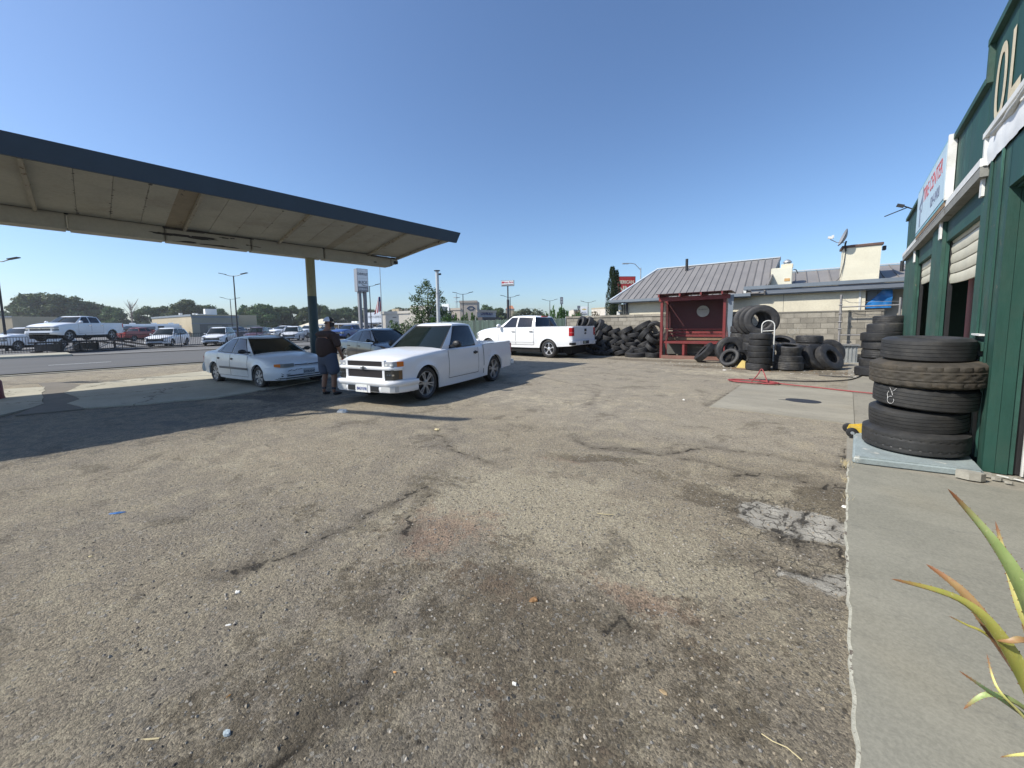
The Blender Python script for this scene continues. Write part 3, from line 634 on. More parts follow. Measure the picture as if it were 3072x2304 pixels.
cb = MB(); cb.tube([cl(XB - .22, 5.24, -.02), cl(XB - .22, 5.24, 2.58)], .143, 20); cb.build('column_lower', M('dark_teal_column', (.030, .062, .068), .55, 0, .12, 3, fine=.04), can, smooth=40)
cb = MB(); cb.tube([cl(XB - .22, -4.9, -.02), cl(XB - .22, -4.9, 3.84)], .143, 20); cb.build('column_lower', M('dark_teal_column_b', (.030, .062, .068), .55, 0, .12, 3, fine=.04), can, smooth=40)
# the roof-mounted sign arm whose shadow falls on the lot (outside the picture on the left)
ar = thing('overhead_gantry', 'long steel sign arm standing over the canopy roof on two posts', 'gantry', (-10.9, -2.6, 4.4))
m_ = MB(); m_.beam((2.49, 1.05, 2.1), (-2.6, -1.1, 2.1), .12, .24); m_.build('arm', m_steel, ar)
for t in (.3, -2.4):
    m_ = MB(); m_.beam((t, t * .42, 0), (t, t * .42, 2.0), .1, .1); m_.build('post', m_steel, ar)
# tall sign pole beyond the left edge whose thin shadow crosses the aprons
pl_ = thing('sign_pole', 'tall thin sign pole beside the street left of the canopy', 'sign pole', (-19.7, -3.35, 0))
m_ = MB(); m_.tube([(0, 0, -.1), (0, 0, 9.0)], .05, 10); m_.build('pole', m_steel, pl_, smooth=40)
m_ = MB(); m_.beam((-.1, -.1, 3.45), (1.5, 1.0, 3.45), .05, .5); m_.build('sign_board', m_fascia, pl_)

# ------------------------------------------------------------------ the tyre shop on the right
KH = .9273
FX = 1.06
shop = thing('tyre_shop', 'dark green timber-clad tyre shop with white trim and half-open roller doors', 'building', (FX, 5.5, 0))
def sl_(x, y, z): return (x - FX, y - 5.5, z)
def sbox(name, lo, hi, mat, bev=0):
    m_ = MB(); m_.b2(sl_(*lo), sl_(*hi)); o = m_.build(name, mat, shop)
    if bev: bevel(o, bev, 2)
    return o
def boards(name, x0, x1, y0, y1, z0, z1, wd, mat, axis='y'):
    """vertical cladding boards with open joints"""
    k = max(1, round((y1 - y0) / wd)); w_ = (y1 - y0) / k
    for i in range(k):
        d = random.uniform(-.002, .003)
        sbox(name, (x0 - d * .4, y0 + i * w_ + .001, z0), (x1, y0 + (i + 1) * w_ - .001, z1), mat)
Z1 = 3.17                                     # underside of the white band
YN, YC = 5.82, 14.45                          # jamb of the nearest bay, far corner
# cladding above the band
boards('cladding_board', FX, FX + .04, 6.86, YC + .25, 3.26, 4.10, .21, m_green)
boards('cladding_board', FX, FX + .04, 1.0, 6.84, 3.52, 4.50, .26, m_green)
sbox('wall_core', (FX + .045, 1.0, 2.74), (FX + .25, YC + .25, 4.06), m_green)
sbox('wall_core', (FX + .045, 1.0, 4.06), (FX + .25, 6.84, 4.46), m_green)
sbox('roof_cap', (FX - .05, 6.86, 4.10), (FX + .3, YC + .28, 4.17), m_green_worn); sbox('roof_cap', (FX - .05, 1.0, 4.50), (FX + .3, 6.86, 4.57), m_green_worn)
sbox('roof_cap', (FX - .045, 6.80, 4.10), (FX + .28, 6.86, 4.52), m_green_worn)
sbox('roof_deck', (FX + .3, 1.0, 4.0), (9, YC + .25, 4.05), m_mortar)
# the white band and the torn white awning above the nearest bay
m_tb = M('weathered_white_board', (.70, .70, .67), .6, 0, .08, 3, fine=.05, dirt=((.3, .28, .22), .35))
sbox('white_band', (FX - .07, 6.62, 3.17), (FX + .04, YC + .27, 3.255), m_tb)
sbox('header_soffit', (FX - .065, 6.62, 3.06), (FX + .35, YC + .2, 3.168), M('soffit_grey', (.22, .22, .20), .8, 0, .15, 3, fine=.08, col2=(.10, .08, .06), t2=.6))
sbox('white_band', (FX - .06, 1.0, 3.46), (FX + .04, 6.66, 3.515), m_tb)
sbox('white_band', (FX - .05, 6.60, 3.17), (FX + .03, 6.66, 3.46), m_tb)
aw = MB(); rows = []
for j in range(9):
    row = []
    for i in range(60):
        y = 1.0 + i * 5.6 / 59; t = j / 8; z = 3.46 - .30 * t
        row.append(sl_(FX - .020 - .012 * sin(pi * t) + .006 * sin(y * 19) * (1 - .4 * t) + .008 * mnoise.noise(Vector((y * 5, t * 3, 0))), y, z + .02 * mnoise.noise(Vector((y * 3, t * 2, 4))) * t))
    rows.append(row)
aw.grid(rows); o = aw.build('torn_awning', M('white_vinyl', (.80, .80, .78), .5, 0, .06, 3, fine=.03), shop, smooth=180)
fd = MB(); path = [(FX - .045 - .012 * sin(i * 1.3), 1.0 + i * .28, 3.45 - .035 * abs(sin(i * 2.1)) - .02) for i in range(20)]
fd.tube([sl_(*p) for p in path], [.020 + .009 * sin(i * 2.7) for i in range(20)], 8); fd.build('awning_roll', m_tb, shop, smooth=180)
# posts between the bays
for (ya, yb, cap) in ((5.88, 6.82, True), (9.22, 10.22, True), (12.50, YC + .2, True)):
    k = 2; w_ = (yb - ya) / k
    for i in range(k):
        sbox('post_board', (FX - .002 * (i % 2), ya + i * w_ + .001, .02), (FX + .04, ya + (i + 1) * w_ - .001, 3.06 if ya > 6 else 3.17), m_green_worn)
    sbox('post_core', (FX + .042, ya + .005, .02), (FX + .085, yb - .005, 3.05), m_green)
    if ya > 6: sbox('white_cap', (FX - .03, ya + .02, 2.80), (FX - .006, ya + .17, 3.06), m_tb)
sbox('white_cap', (FX - .03, 6.70, 2.87), (FX - .006, 6.80, 3.06), m_tb)
for y in (6.02, 6.42): sbox('corner_batten', (FX - .022, y, .1), (FX - .0055, y + .035, 3.16), m_green)
# horizontal guard plates and the torn tin on the near post
gp = MB(); gp.b2(sl_(FX - .03, 6.10, 1.19), sl_(FX - .006, 6.78, 1.28)); gp.b2(sl_(FX - .03, 6.10, 1.06), sl_(FX - .006, 6.78, 1.13)); gp.build('guard_plate', m_green_worn, shop)
gt = MB(); gt.b2(sl_(FX - .05, 6.12, 1.345), sl_(FX - .006, 6.45, 1.362)); gt.build('bent_tin', m_tb, shop)
vb = MB(); vb.add([sl_(FX - .010, 6.15, 1.06), sl_(FX - .010, 6.8, 1.055), sl_(FX - .010, 6.45, .98)], [(0, 1, 2)]); vb.add([sl_(FX - .010, 6.12, 1.30), sl_(FX - .010, 6.7, 1.32), sl_(FX - .010, 6.3, 1.29)], [(0, 1, 2)]); vb.build('rot_hole', m_dark, shop)
# the far jamb of the nearest bay: faces the viewer
boards_j = MB()
for i, (xa, xb) in enumerate(((FX + .0, FX + .075), (FX + .078, FX + .155))):
    sbox('jamb_board', (xa, 5.82 + .003 * i, .015), (xb, 5.878, 3.2), m_green)
sbox('jamb_board', (FX + .158, 5.835, .02), (FX + .19, 5.87, 2.8), m_green_worn)
sbox('track_recess', (FX + .195, 5.86, .02), (FX + .25, 5.95, 2.75), m_blk)
sbox('door_track', (FX + .232, 5.80, .022), (FX + .246, 5.83, 2.72), m_trim)
sbox('inner_wall', (FX + .26, 5.95, .02), (FX + .30, 6.8, 2.9), m_mortar)
sbox('header_board', (FX - .0, 1.0, 2.74), (FX + .04, 5.83, 3.16), m_green); sbox('header_board', (FX + .046, 1.0, 2.72), (FX + .24, 5.815, 2.738), m_green)
chunk = MB()
for (x, y, s, h_) in ((.93, 5.44, .11, .07), (1.05, 5.62, .05, .04), (1.1, 5.55, .045, .03), (1.16, 5.50, .03, .02), (1.22, 5.66, .04, .025)):
    r_ = random.Random(int(s * 999)); pts = [(x + s * cos(a) * r_.uniform(.7, 1.1), y + s * .45 * sin(a) * r_.uniform(.7, 1.1)) for a in [j * pi / 3.5 for j in range(7)]]
    chunk.poly(pts, .02, .02 + h_)
o = chunk.build('loose_concrete', m_conc); props(o, 'broken pale concrete lumps at the foot of the green shop corner', 'rubble')
lth = MB(); lth.beam((1.13, 5.70, .03), (1.36, 5.58, .034), .02, .008); props(lth.build('timber_strip', m_trim), 'thin pale timber strip lying at the open doorway of the shop', 'timber strip')
# roller doors
m_door = M('cream_roller_slat', (.58, .55, .43), .55, 0, .08, 2, fine=.04, dirt=((.32, .29, .22), .3), rnd=.05)
for (ya, yb, zb, nme) in ((6.84, 9.20, 2.08, 0), (10.24, 12.48, 2.29, 1)):
    d = thing('roller_door', ['cream roller door pulled half up in the nearer bay left of the corner post', 'cream roller door pulled half up in the far bay of the green shop'][nme], 'roller door', (FX + .115, (ya + yb) / 2, 0), group='roller doors of the tyre shop')
    zt = 3.05; sh = .155; k = int((zt - zb) / sh) + 1; hw = (yb - ya) / 2
    for i in range(k):
        z0 = zb + i * sh; z1 = min(z0 + sh - .012, zt + .05)
        if z1 - z0 < .03: continue
        rows = []
        for t in (0, .15, .5, .85, 1):
            row = []
            for j in range(13):
                y = -hw + 2 * hw * j / 12; sag = -.03 * (1 if nme == 0 else .4) * sin(pi * j / 12) * (1 - i / k) + (.05 * (j / 12) if nme == 0 else 0) * 0
                row.append((-.012 * sin(pi * t) + .006 * mnoise.noise(Vector((y * 3, z0 * 2, nme))), y, z0 + (z1 - z0) * t + sag))
            rows.append(row)
        m_ = MB(); m_.grid(rows); m_.grid([[(x + .02, y, z) for (x, y, z) in r_] for r_ in rows]); m_.build('slat', m_door, d, smooth=60)
    m_ = MB(); m_.b2((.022, -hw, zb), (.026, hw, 3.04)); m_.build('backing', m_blk, d)
    if nme == 0:
        m_ = MB(); m_.tube([(-.03, -hw + .12, zb + .02), (-.06, -hw + .03, zb - .03), (-.05, -hw - .02, zb - .06)], .012, 6); m_.tube([(-.02, -hw + .16, zb + .06), (-.05, -hw + .12, zb + .04)], .018, 6); m_.build('latch', m_chrome, d)
    for yq in (-hw - .012, hw + .012):
        m_ = MB(); m_.b2((-.02, yq - .012, .02), (.03, yq + .012, 3.05)); m_.build('track', m_blk, d)
# the interior: dark walls, racks of tyres
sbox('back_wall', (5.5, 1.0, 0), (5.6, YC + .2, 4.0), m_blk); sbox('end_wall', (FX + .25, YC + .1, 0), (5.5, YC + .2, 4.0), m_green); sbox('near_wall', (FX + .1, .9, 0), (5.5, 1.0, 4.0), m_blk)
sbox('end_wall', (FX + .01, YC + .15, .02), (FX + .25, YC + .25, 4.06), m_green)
sbox('partition', (FX + .5, 10.0, .02), (FX + .56, 10.5, 2.6), M('pink_partition', (.42, .16, .14), .7, 0, .1, 3))
sbox('partition', (FX + .42, 9.3, .02), (FX + .50, 9.36, 3.0), m_steel); sbox('partition', (FX + .62, 9.22, .02), (FX + .68, 9.3, 3.0), m_mortar)
for (x, y, z, s) in ((2.2, 9.2, 1.9, .12), (2.6, 9.0, 2.0, .16), (3.0, 8.7, 2.05, .14), (2.4, 8.3, 1.8, .1)):
    sbox('hanging_card', (x, y, z), (x + .03, y + s, z + s * 1.3), m_steel)
# lettering
m_cream = M('cream_lettering', (.62, .54, .38), .7, 0, .12, 5, fine=.08, dirt=((.35, .26, .16), .4))
# O: an elongated painted ring; L: two strokes (they run towards the viewer, so the word reads right to left along -Y)
def letter(name, pts_out, pts_in=None):
    m_ = MB(); n_ = len(pts_out)
    if pts_in:
        V = []
        for p in pts_out: V.append(sl_(FX - .007, p[0], p[1]))
        for p in pts_in: V.append(sl_(FX - .007, p[0], p[1]))
        m_.add(V, [(i, (i + 1) % n_, n_ + (i + 1) % n_, n_ + i) for i in range(n_)])
    else: m_.add([sl_(FX - .007, *p) for p in pts_out], [tuple(range(n_))])
    m_.build(name, m_cream, shop, fix=False)
oc = (6.43, 3.93); el = lambda ry, rz, k=24: [(oc[0] + ry * abs(cos(2 * pi * i / k)) ** .85 * (1 if cos(2 * pi * i / k) > 0 else -1), oc[1] + rz * abs(sin(2 * pi * i / k)) ** .9 * (1 if sin(2 * pi * i / k) > 0 else -1)) for i in range(k)]
letter('letter_o', el(.20, .385), el(.105, .29))
letter('letter_l', [(6.12, 3.56), (6.12, 4.27), (6.02, 4.27), (6.02, 3.70), (5.74, 3.70), (5.74, 3.56)])
# the sign box
sg = thing('shop_sign', 'pale blue sign box lettered TIRE CENTER above the roller doors', 'sign', (FX - .01, 10.22, 3.72))
m_sign = M('faded_pale_blue_sign', (.48, .60, .66), .45, 0, .05, 2, fine=.02)
m_ = MB(); m_.b2((-.075, -1.62, -.46), (-.01, 1.66, .44)); m_.build('sign_box', M('aqua_sign_edge', (.22, .42, .48), .5, 0, .08, 3), sg)
m_ = MB(); m_.b2((-.082, -1.56, -.41), (-.076, 1.60, .39)); m_.build('sign_face', m_sign, sg)
m_ = MB(); m_.b2((-.085, -1.68, -.46), (-.0, -1.622, .46)); m_.build('white_end_board', m_tb, sg)
m_ = MB(); m_.b2((-.07, -1.6, -.53), (-.0, 1.66, -.463)); m_.build('under_rail', m_wood, sg)
rotf = (R(90), 0, R(-90))                     # text that reads along -Y when seen from -X
mred = M('faded_red_letter', (.45, .10, .11), .6, 0, .1, 6); mgry = M('faded_blue_grey_letter', (.16, .19, .27), .6, 0, .1, 6)
text_obj('lettering', 'TIRE CENTER', .36, mred, sg, (-.084, -.30, .14), rotf, .003, sx=.95)
text_obj('lettering', '824-0408', .25, mgry, sg, (-.084, -.72, -.20), rotf, .003, sx=.95)
text_obj('lettering', 'J', .52, mgry, sg, (-.084, .80, .16), rotf, .003)
m_ = MB(); m_.b2((-.085, 1.0, -.36), (-.083, 1.12, .0)); m_.add([(-.084, .72, .30), (-.084, .98, .16), (-.084, 1.25, .05), (-.084, 1.22, .0), (-.084, .9, .06), (-.084, .70, .24)], [(0, 1, 2, 3, 4, 5)]); m_.build('painted_emblem', mgry, sg, fix=False)
lt = MB(); lt.tube([(0, 0, 0), (-.18, .0, .12)], .015, 6); lt.box((-.24, 0, .14), (.14, .1, .06), ry=.4); lt.tube([(-.1, 0, .08), (-.5, .25, -.02)], .012, 6)
o = lt.build('flood_light', m_blk); o.location = (FX, 13.6, 4.17); props(o, 'small black flood light on the roof edge beyond the shop sign', 'flood light')
# ------------------------------------------------------------------ block wall (its frame: s along, b behind)
wall = thing('block_wall', 'long grey concrete block wall behind the tyre piles', 'wall', wp(0), WROT)
BH, BL, G = .2032, .4064, .010
rows_n = 9; S0, S1 = -.36, 11.9
m_ = MB(); m_.b2((S0 + .01, .012, -.02), (S1, .188, rows_n * BH - .01)); m_.build('mortar_core', m_mortar, wall)
bm_ = {}
def block_mesh(L):
    k = round(L, 3)
    if k not in bm_:
        m_ = MB(); m_.b2((-L / 2, -.1, -BH / 2 + G / 2), (L / 2, .1, BH / 2 - G / 2)); me_ = m_.mesh('block', m_block)
        bm_[k] = me_
    return bm_[k]
for r_ in range(rows_n):
    s = S0 + (BL / 2 if r_ % 2 else 0)
    if r_ % 2: 
        o = inst(block_mesh(BL / 2 - G), 'block', wall, (S0 + BL / 4, .1, r_ * BH + BH / 2))
    while s < S1 - .05:
        L = min(BL, S1 - s)
        if L > .1: inst(block_mesh(L - G), 'block', wall, (s + L / 2, .1 + random.uniform(-.003, .003), r_ * BH + BH / 2))
        s += BL
zc = rows_n * BH
s = S0 - .03
while s < 8.2:
    L = min(BL, 8.2 - s); m_ = MB(); m_.b2((s + .004, -.035, zc), (s + L - .004, .235, zc + .10)); m_.build('cap_block', m_block, wall); s += BL
m_ = MB(); m_.b2((8.2, -.02, zc), (S1, .22, zc + .045)); m_.build('sill_course', m_mortar, wall)
gf = MB()   # faded paint marks on the right part of the wall
for k in range(9):
    a0 = k * .7; r0 = .10
gx = MB(); gx.lathe([(.10, -.003), (.115, -.003)], 20, 'y', (9.35, -.0045, 1.1)); gx.b2((9.42, -.006, 1.18), (9.60, -.004, 1.19)); gx.b2((9.52, -.006, 1.1), (9.53, -.004, 1.27)); gx.b2((9.2, -.006, .95), (9.21, -.004, 1.12))
gx.build('paint_mark', M('faded_pale_paint', (.42, .41, .36), .8, 0, .2, 9), wall)
# ------------------------------------------------------------------ slatted chain-link fence left of the wall
fen = thing('slatted_fence', 'green plastic slat fence between the block wall and the white pickups', 'fence', wp(-.42), WROT + R(7))
m_slat = M('faded_green_slat', (.075, .115, .095), .6, 0, .15, 3, fine=.05, rnd=.28, st=(1, 1, .3), dirt=((.16, .17, .15), .3))
slm = MB(); slm.b2((-.03, -.006, .06), (.03, .006, 1.83)); slme = slm.mesh('slat', m_slat)
for i in range(124):
    inst(slme, 'slat', fen, (-.06 - i * .071, random.uniform(-.004, .004), random.uniform(-.02, .015)), (0, 0, random.uniform(-.15, .15)))
for i in range(4):
    m_ = MB(); m_.tube([(-i * 2.9, .03, 0), (-i * 2.9, .03, 1.92)], .03, 8); m_.build('post', m_steel, fen, smooth=50)
m_ = MB(); m_.tube([(0, .03, 1.79), (-8.85, .03, 1.79)], .02, 6); m_.build('rail', m_steel, fen)
# ------------------------------------------------------------------ restaurant with the taupe metal roof
B0 = 1.25
inn = thing('restaurant', 'low cream stucco building with a taupe standing-seam metal roof behind the block wall', 'building', wp(0), WROT)
def rb(name, lo, hi, mat, bev=0):
    m_ = MB(); m_.b2(lo, hi); o = m_.build(name, mat, inn)
    if bev: bevel(o, bev, 2)
    return o
rb('wall', (2.5, B0, 0), (11.55, B0 + .2, 2.75), m_stucco)
rb('wall', (2.5, B0 + .2, 0), (2.7, 9.2, 2.75), m_stucco); rb('wall', (14.6, B0, 0), (14.8, 9, 2.75), m_stucco)
rb('wall_joint', (7.88 + 1.15, B0 - .004, 1.5), (9.045, B0 - .001, 2.7), m_mortar)
rb('wall_joint', (11.36, B0 - .03, 1.5), (11.42, B0 - .001, 2.66), m_trim)
rb('wall', (11.56, B0 + .35, 0), (14.7, B0 + .5, 2.75), m_block)
# roof: panels with raised seams, eave at b=.62, ridge at b=5.2
EB_, RB_, EZ, RZ = B0 - .34, 5.1, 2.70, 4.62
EL, ER = 1.72, 8.35
def roof_pt(u, t, left_shift=1.25, right_shift=.42):
    """u 0..1 along, t 0 eave .. 1 ridge"""
    s = EL + (ER - EL) * u + t * (left_shift * (1 - u) + right_shift * u)
    return (s, EB_ + (RB_ - EB_) * t, EZ + (RZ - EZ) * t)
NP = 24
pitch = (RZ - EZ) / (RB_ - EB_)
W_ = (ER + .42 - EL) / NP
for i in range(NP + 1):
    # panels run straight up the slope; the first ones are cut by the raking left edge
    s0 = EL + i * W_; s1 = s0 + W_ - .012
    if s0 > ER + .40: break
    t_end = 1.0
    def tmax(s): return min(1.0, (s - EL) / 1.25) if s < EL + 1.25 else 1.0
    tm0, tm1 = tmax(s0), tmax(s1)
    tmin = lambda s: 0 if s <= ER else min(1, (s - ER) / .42)
    a0, a1 = tmin(s0), tmin(s1)
    P = lambda s, t, dz=0: (s, EB_ + (RB_ - EB_) * t, EZ + (RZ - EZ) * t + dz)
    m_ = MB(); m_.add([P(s0, a0), P(s1, a1), P(s1, max(tm1, .01)), P(s0, max(tm0, .001)), P(s0, a0, .02), P(s1, a1, .02), P(s1, max(tm1, .01), .02), P(s0, max(tm0, .001), .02)],
                      [(0, 3, 2, 1), (4, 5, 6, 7), (0, 1, 5, 4), (1, 2, 6, 5), (2, 3, 7, 6), (3, 0, 4, 7)])
    if tm0 > .03: m_.beam(P(s0 + .012, a0 + .004, .035), P(s0 + .012, tm0, .03), .016, .034)
    m_.build('roof_panel', m_roofmetal, inn)
m_ = MB(); m_.add([(EL, EB_, EZ - .02), (ER, EB_, EZ - .02), (ER + .42, RB_, RZ - .02), (EL + 1.25, RB_, RZ - .02), (EL, 2 * RB_ - EB_, EZ - .02), (ER + .5, 2 * RB_ - EB_, EZ - .02)], [(0, 1, 2, 3), (3, 2, 5, 4), (0, 3, 4)])
m_.build('roof_deck', m_roofmetal, inn)
m_light = M('pale_ridge_metal', (.55, .60, .63), .4, .2, .05, 2)
m_ = MB(); m_.beam((EL + 1.2, RB_, RZ + .045), (ER + .45, RB_, RZ + .045), .18, .05); m_.build('ridge_cap', m_light, inn)
m_ = MB(); m_.beam((EL - .02, EB_, EZ + .03), (EL + 1.22, RB_, RZ + .04), .12, .05); m_.build('hip_cap', m_light, inn)
m_ = MB(); m_.beam((ER + .03, EB_, EZ + .0), (ER + .45, RB_, RZ - .0), .05, .16); m_.build('rake_trim', m_roofmetal, inn)
m_ = MB(); m_.add([(ER + .05, EB_ + .4, EZ - .05), (ER + .44, RB_, RZ - .03), (ER + .44, 2 * RB_ - EB_, EZ - .05)], [(0, 1, 2)]); m_.build('gable', M('shaded_gable_board', (.16, .15, .15), .8, 0, .1, 3), inn)
rb('gutter', (EL - .05, EB_ - .10, EZ - .12), (7.9, EB_ - .005, EZ + .015), m_eave, .012); rb('fascia', (EL, EB_ + .0, EZ - .16), (7.9, EB_ + .04, EZ - .025), m_eave)
rb('soffit', (EL + .05, EB_ + .05, EZ - .14), (7.9, B0 - .002, EZ - .10), m_eave)
rb('downpipe', (2.44, B0 - .09, 1.4), (2.52, B0 - .01, 2.56), m_blk); rb('meter_box', (1.92, B0 - .0, 1.95), (2.10, B0 + .15, 2.14), m_trim, .01); rb('meter_box', (1.99, B0 + .02, 2.2), (2.16, B0 + .15, 2.50), m_trim, .02)
rb('conduit', (2.2, B0 - .0, 1.2), (2.23, B0 + .03, 2.5), m_blk); rb('conduit', (2.33, B0 - .02, 1.2), (2.36, B0 + .02, 2.5), m_blk)
rb('corner_panel', (1.95, B0 + .2, 0), (2.49, B0 + .25, 2.5), m_stucco)
m_ = MB(); m_.tube([(4.65, 4.4, 4.2), (4.65, 4.4, 4.95)], .07, 10); m_.build('vent_pipe', m_blk, inn, smooth=50)
# flat addition with its grey-blue coping
LB = B0 - .27
rb('coping', (7.62, LB - .05, 2.86), (14.8, LB + .02, 3.01), m_eave, .012); rb('coping_end', (7.62, LB + .02, 2.86), (7.68, 4.0, 3.01), m_eave)
rb('flat_roof', (7.7, LB + .02, 2.80), (14.8, 5.0, 2.84), m_mortar)
rb('under_fascia', (7.9, LB + .01, 2.66), (14.8, LB + .05, 2.855), M('peeling_blue_grey_board', (.14, .16, .19), .7, 0, .15, 3, fine=.05, col2=(.50, .48, .42), t2=.63, st=(.3, 1, 2.5)))
rb('soffit', (7.9, LB + .06, 2.62), (14.8, B0 + .35, 2.655), m_eave)
rb('gutter_end', (7.62, LB - .02, 2.70), (7.72, LB + .05, 2.86), m_trim)
# rear ridge seen past the chimney
for i in range(13):
    s0 = 9.0 + i * .42
    m_ = MB(); m_.add([(s0, 3.2, 3.12), (s0 + .41, 3.2, 3.12), (s0 + .41, 5.6, 3.93), (s0, 5.6, 3.93), (s0, 3.2, 3.08), (s0 + .41, 3.2, 3.08), (s0 + .41, 5.6, 3.89), (s0, 5.6, 3.89)], [(0, 1, 2, 3), (7, 6, 5, 4), (0, 4, 5, 1), (1, 5, 6, 2), (2, 6, 7, 3), (3, 7, 4, 0)])
    m_.beam((s0, 3.2, 3.15), (s0, 5.6, 3.96), .022, .045); m_.build('roof_panel', m_roofmetal, inn)
m_ = MB(); m_.beam((9.0, 5.6, 3.98), (14.5, 5.6, 3.98), .14, .05); m_.build('ridge_cap', m_light, inn)
rb('wall', (9.0, 3.25, 2.84), (14.5, 3.3, 3.08), m_stucco)
m_ = MB(); m_.tube([(13.0, 4.4, 3.5), (13.0, 4.4, 3.95)], .06, 8); m_.build('vent_pipe', m_blk, inn)
# chimney block
chm = MB(); b0, b1 = 3.0, 3.9
chm.add([(10.98, b0, 3.1), (12.12, b0, 3.1), (12.12, b1, 3.1), (10.98, b1, 3.1), (11.0, b0 - .02, 4.50), (12.14, b0 - .02, 4.50), (12.14, b1, 4.50), (11.0, b1, 4.50)], [(0, 3, 2, 1), (4, 5, 6, 7), (0, 1, 5, 4), (1, 2, 6, 5), (2, 3, 7, 6), (3, 0, 4, 7)])
chm.build('chimney', M('cream_painted_brick', (.68, .64, .50), .85, 0, .05, 2, fine=.05, bump=.006, bscale=30, st=(.5, 1, 1.6), dirt=((.5, .43, .3), .3)), inn)
rb('chimney_cap', (10.93, b0 - .06, 4.50), (12.2, b1 + .04, 4.60), M('brown_flashing', (.12, .07, .055), .7, 0, .2, 3), .01)
rb('chimney_base', (10.9, b0 - .06, 2.84), (12.2, b1, 3.11), M('brown_base', (.16, .12, .105), .8, 0, .15, 3))
rb('cap_plate', (11.2, b0 + .1, 4.605), (11.9, b0 + .5, 4.63), m_trim); rb('box_lamp', (12.2, b0 + .1, 4.30), (12.3, b0 + .3, 4.47), m_blk, .01)
m_ = MB(); m_.tube([(11.06, b0 - .03, 4.45), (11.02, b0 - .04, 3.9), (10.92, b0 - .05, 3.3), (10.6, 2.6, 2.9)], .012, 5); m_.build('cable', m_blk, inn)
# cooler on the roof
rb('roof_box', (8.52, 2.75, 2.9), (9.30, 3.3, 3.88), M('cream_cooler', (.66, .64, .52), .6, 0, .05, 2), .02); rb('roof_box_top', (8.88, 2.95, 3.885), (9.32, 3.35, 4.06), m_stucco, .02)
rb('vent_panel', (9.02, 2.735, 3.28), (9.22, 2.748, 3.40), M('orange_label', (.5, .30, .12), .6))
m_ = MB(); m_.lathe([(.001, .12), (.10, .08), (.17, .0), (.17, -.03)], 16, 'z', (9.1, 3.15, 4.16)); m_.tube([(9.1, 3.15, 4.05), (9.1, 3.15, 4.14)], .12, 12); m_.build('turbine_vent', m_steel, inn, smooth=50)
m_ = MB(); m_.tube([(9.33, 3.0, 3.8), (9.42, 3.0, 3.78), (9.5, 3.0, 3.6)], .02, 6); m_.build('hose', m_blk, inn)
# blue tarpaulin
tp = MB(); rows = []
for j in range(12):
    t = j / 11; row = []
    for i in range(16):
        u = i / 15; s = 11.5 + .78 * u + .25 * (1 - u) * (t ** 1.5); z = 1.95 + .72 * t * (.45 + .55 * min(1, u * 1.8)); row.append((s, B0 + .05 - .06 * mnoise.noise(Vector((u * 6 + t * 4, t * 3, 1))) - .05 * sin(5 * (u + t)), z))
    rows.append(row)
tp.grid(rows); o = tp.build('tarpaulin', M('blue_tarpaulin', (.02, .16, .42), .35, 0, .15, 4, fine=.03), None, smooth=180); o.location = wp(0); o.rotation_euler = (0, 0, WROT); props(o, 'crumpled bright blue tarpaulin hung under the eaves beside the shop', 'tarpaulin')
rb('window_frame', (11.62, B0 + .2, 2.0), (12.0, B0 + .25, 2.62), m_eave)
# satellite dish
ds = thing('satellite_dish', 'grey satellite dish on a bracket at the chimney corner', 'satellite dish', wp(11.02, b0 - .12, 4.62), WROT)
prof = [(r_, .12 * (r_ / .36) ** 2) for r_ in (0.001, .1, .2, .3, .36)]
m_ = MB(); m_.lathe(prof, 28, 'z'); m_.lathe([(r_, h_ + .012) for r_, h_ in prof], 28, 'z'); o = m_.build('dish', M('dish_grey', (.24, .25, .27), .5, 0, .05, 3), ds, smooth=180); o.location = (.02, 0, .27); o.rotation_euler = Vector((-.92, -.10, .34)).to_track_quat('Z', 'Y').to_euler()
m_ = MB(); m_.tube([(.03, 0, .15), (.0, 0, .0), (.04, .08, -.25)], .03, 8); m_.build('bracket', m_blk, ds); m_ = MB(); m_.tube([(.0, 0, .08), (-.28, -.10, .12), (-.50, -.18, .26)], .015, 6); m_.build('feed_arm', m_steel, ds); m_ = MB(); m_.box((-.50, -.18, .33), (.16, .1, .09), ry=.2); m_.box((-.42, -.16, .36), (.07, .12, .12)); m_.build('receiver', m_trim, ds)
# ------------------------------------------------------------------ pipe gate and corrugated panel
gate = thing('pipe_gate', 'rusty galvanised pipe gate standing in front of the block wall', 'gate', wp(10.72, -.35), WROT)
def pipe(name, pts, r_=.022, mat=None):
    m_ = MB(); m_.tube(pts, r_, 8); m_.build(name, mat or M_g, gate, smooth=50)
M_g = M('rusty_galvanised_pipe', (.27, .26, .25), .6, .3, .15, 5, fine=.08, col2=(.16, .09, .05), t2=.62)
pipe('post', [(0, 0, 0), (0, 0, 2.42)], .035); pipe('rail', [(0, 0, 1.98), (1.5, 0, 2.0)]); pipe('rail', [(0, 0, .99), (1.5, 0, 1.0)]); pipe('rail', [(.04, -.02, .66), (.55, -.02, .66)], .018)
pipe('wire', [(.02, 0, 2.24), (.3, .02, 2.12), (.6, 0, 2.14), (1.5, 0, 2.12)], .006); pipe('wire', [(.02, 0, 2.34), (.2, .02, 2.14), (.5, 0, 2.10)], .005); pipe('post', [(1.5, 0, 0), (1.5, 0, 2.25)], .03)
for z in (1.45, 1.2, 1.75, .35, 2.05): pipe('hinge', [(-.06, -.03, z), (.05, -.03, z + .015)], .02)
pipe('tie_cord', [(-.1, -.04, .22), (.03, -.05, .25), (.06, -.04, .22), (0, -.045, .1)], .012, m_trim)
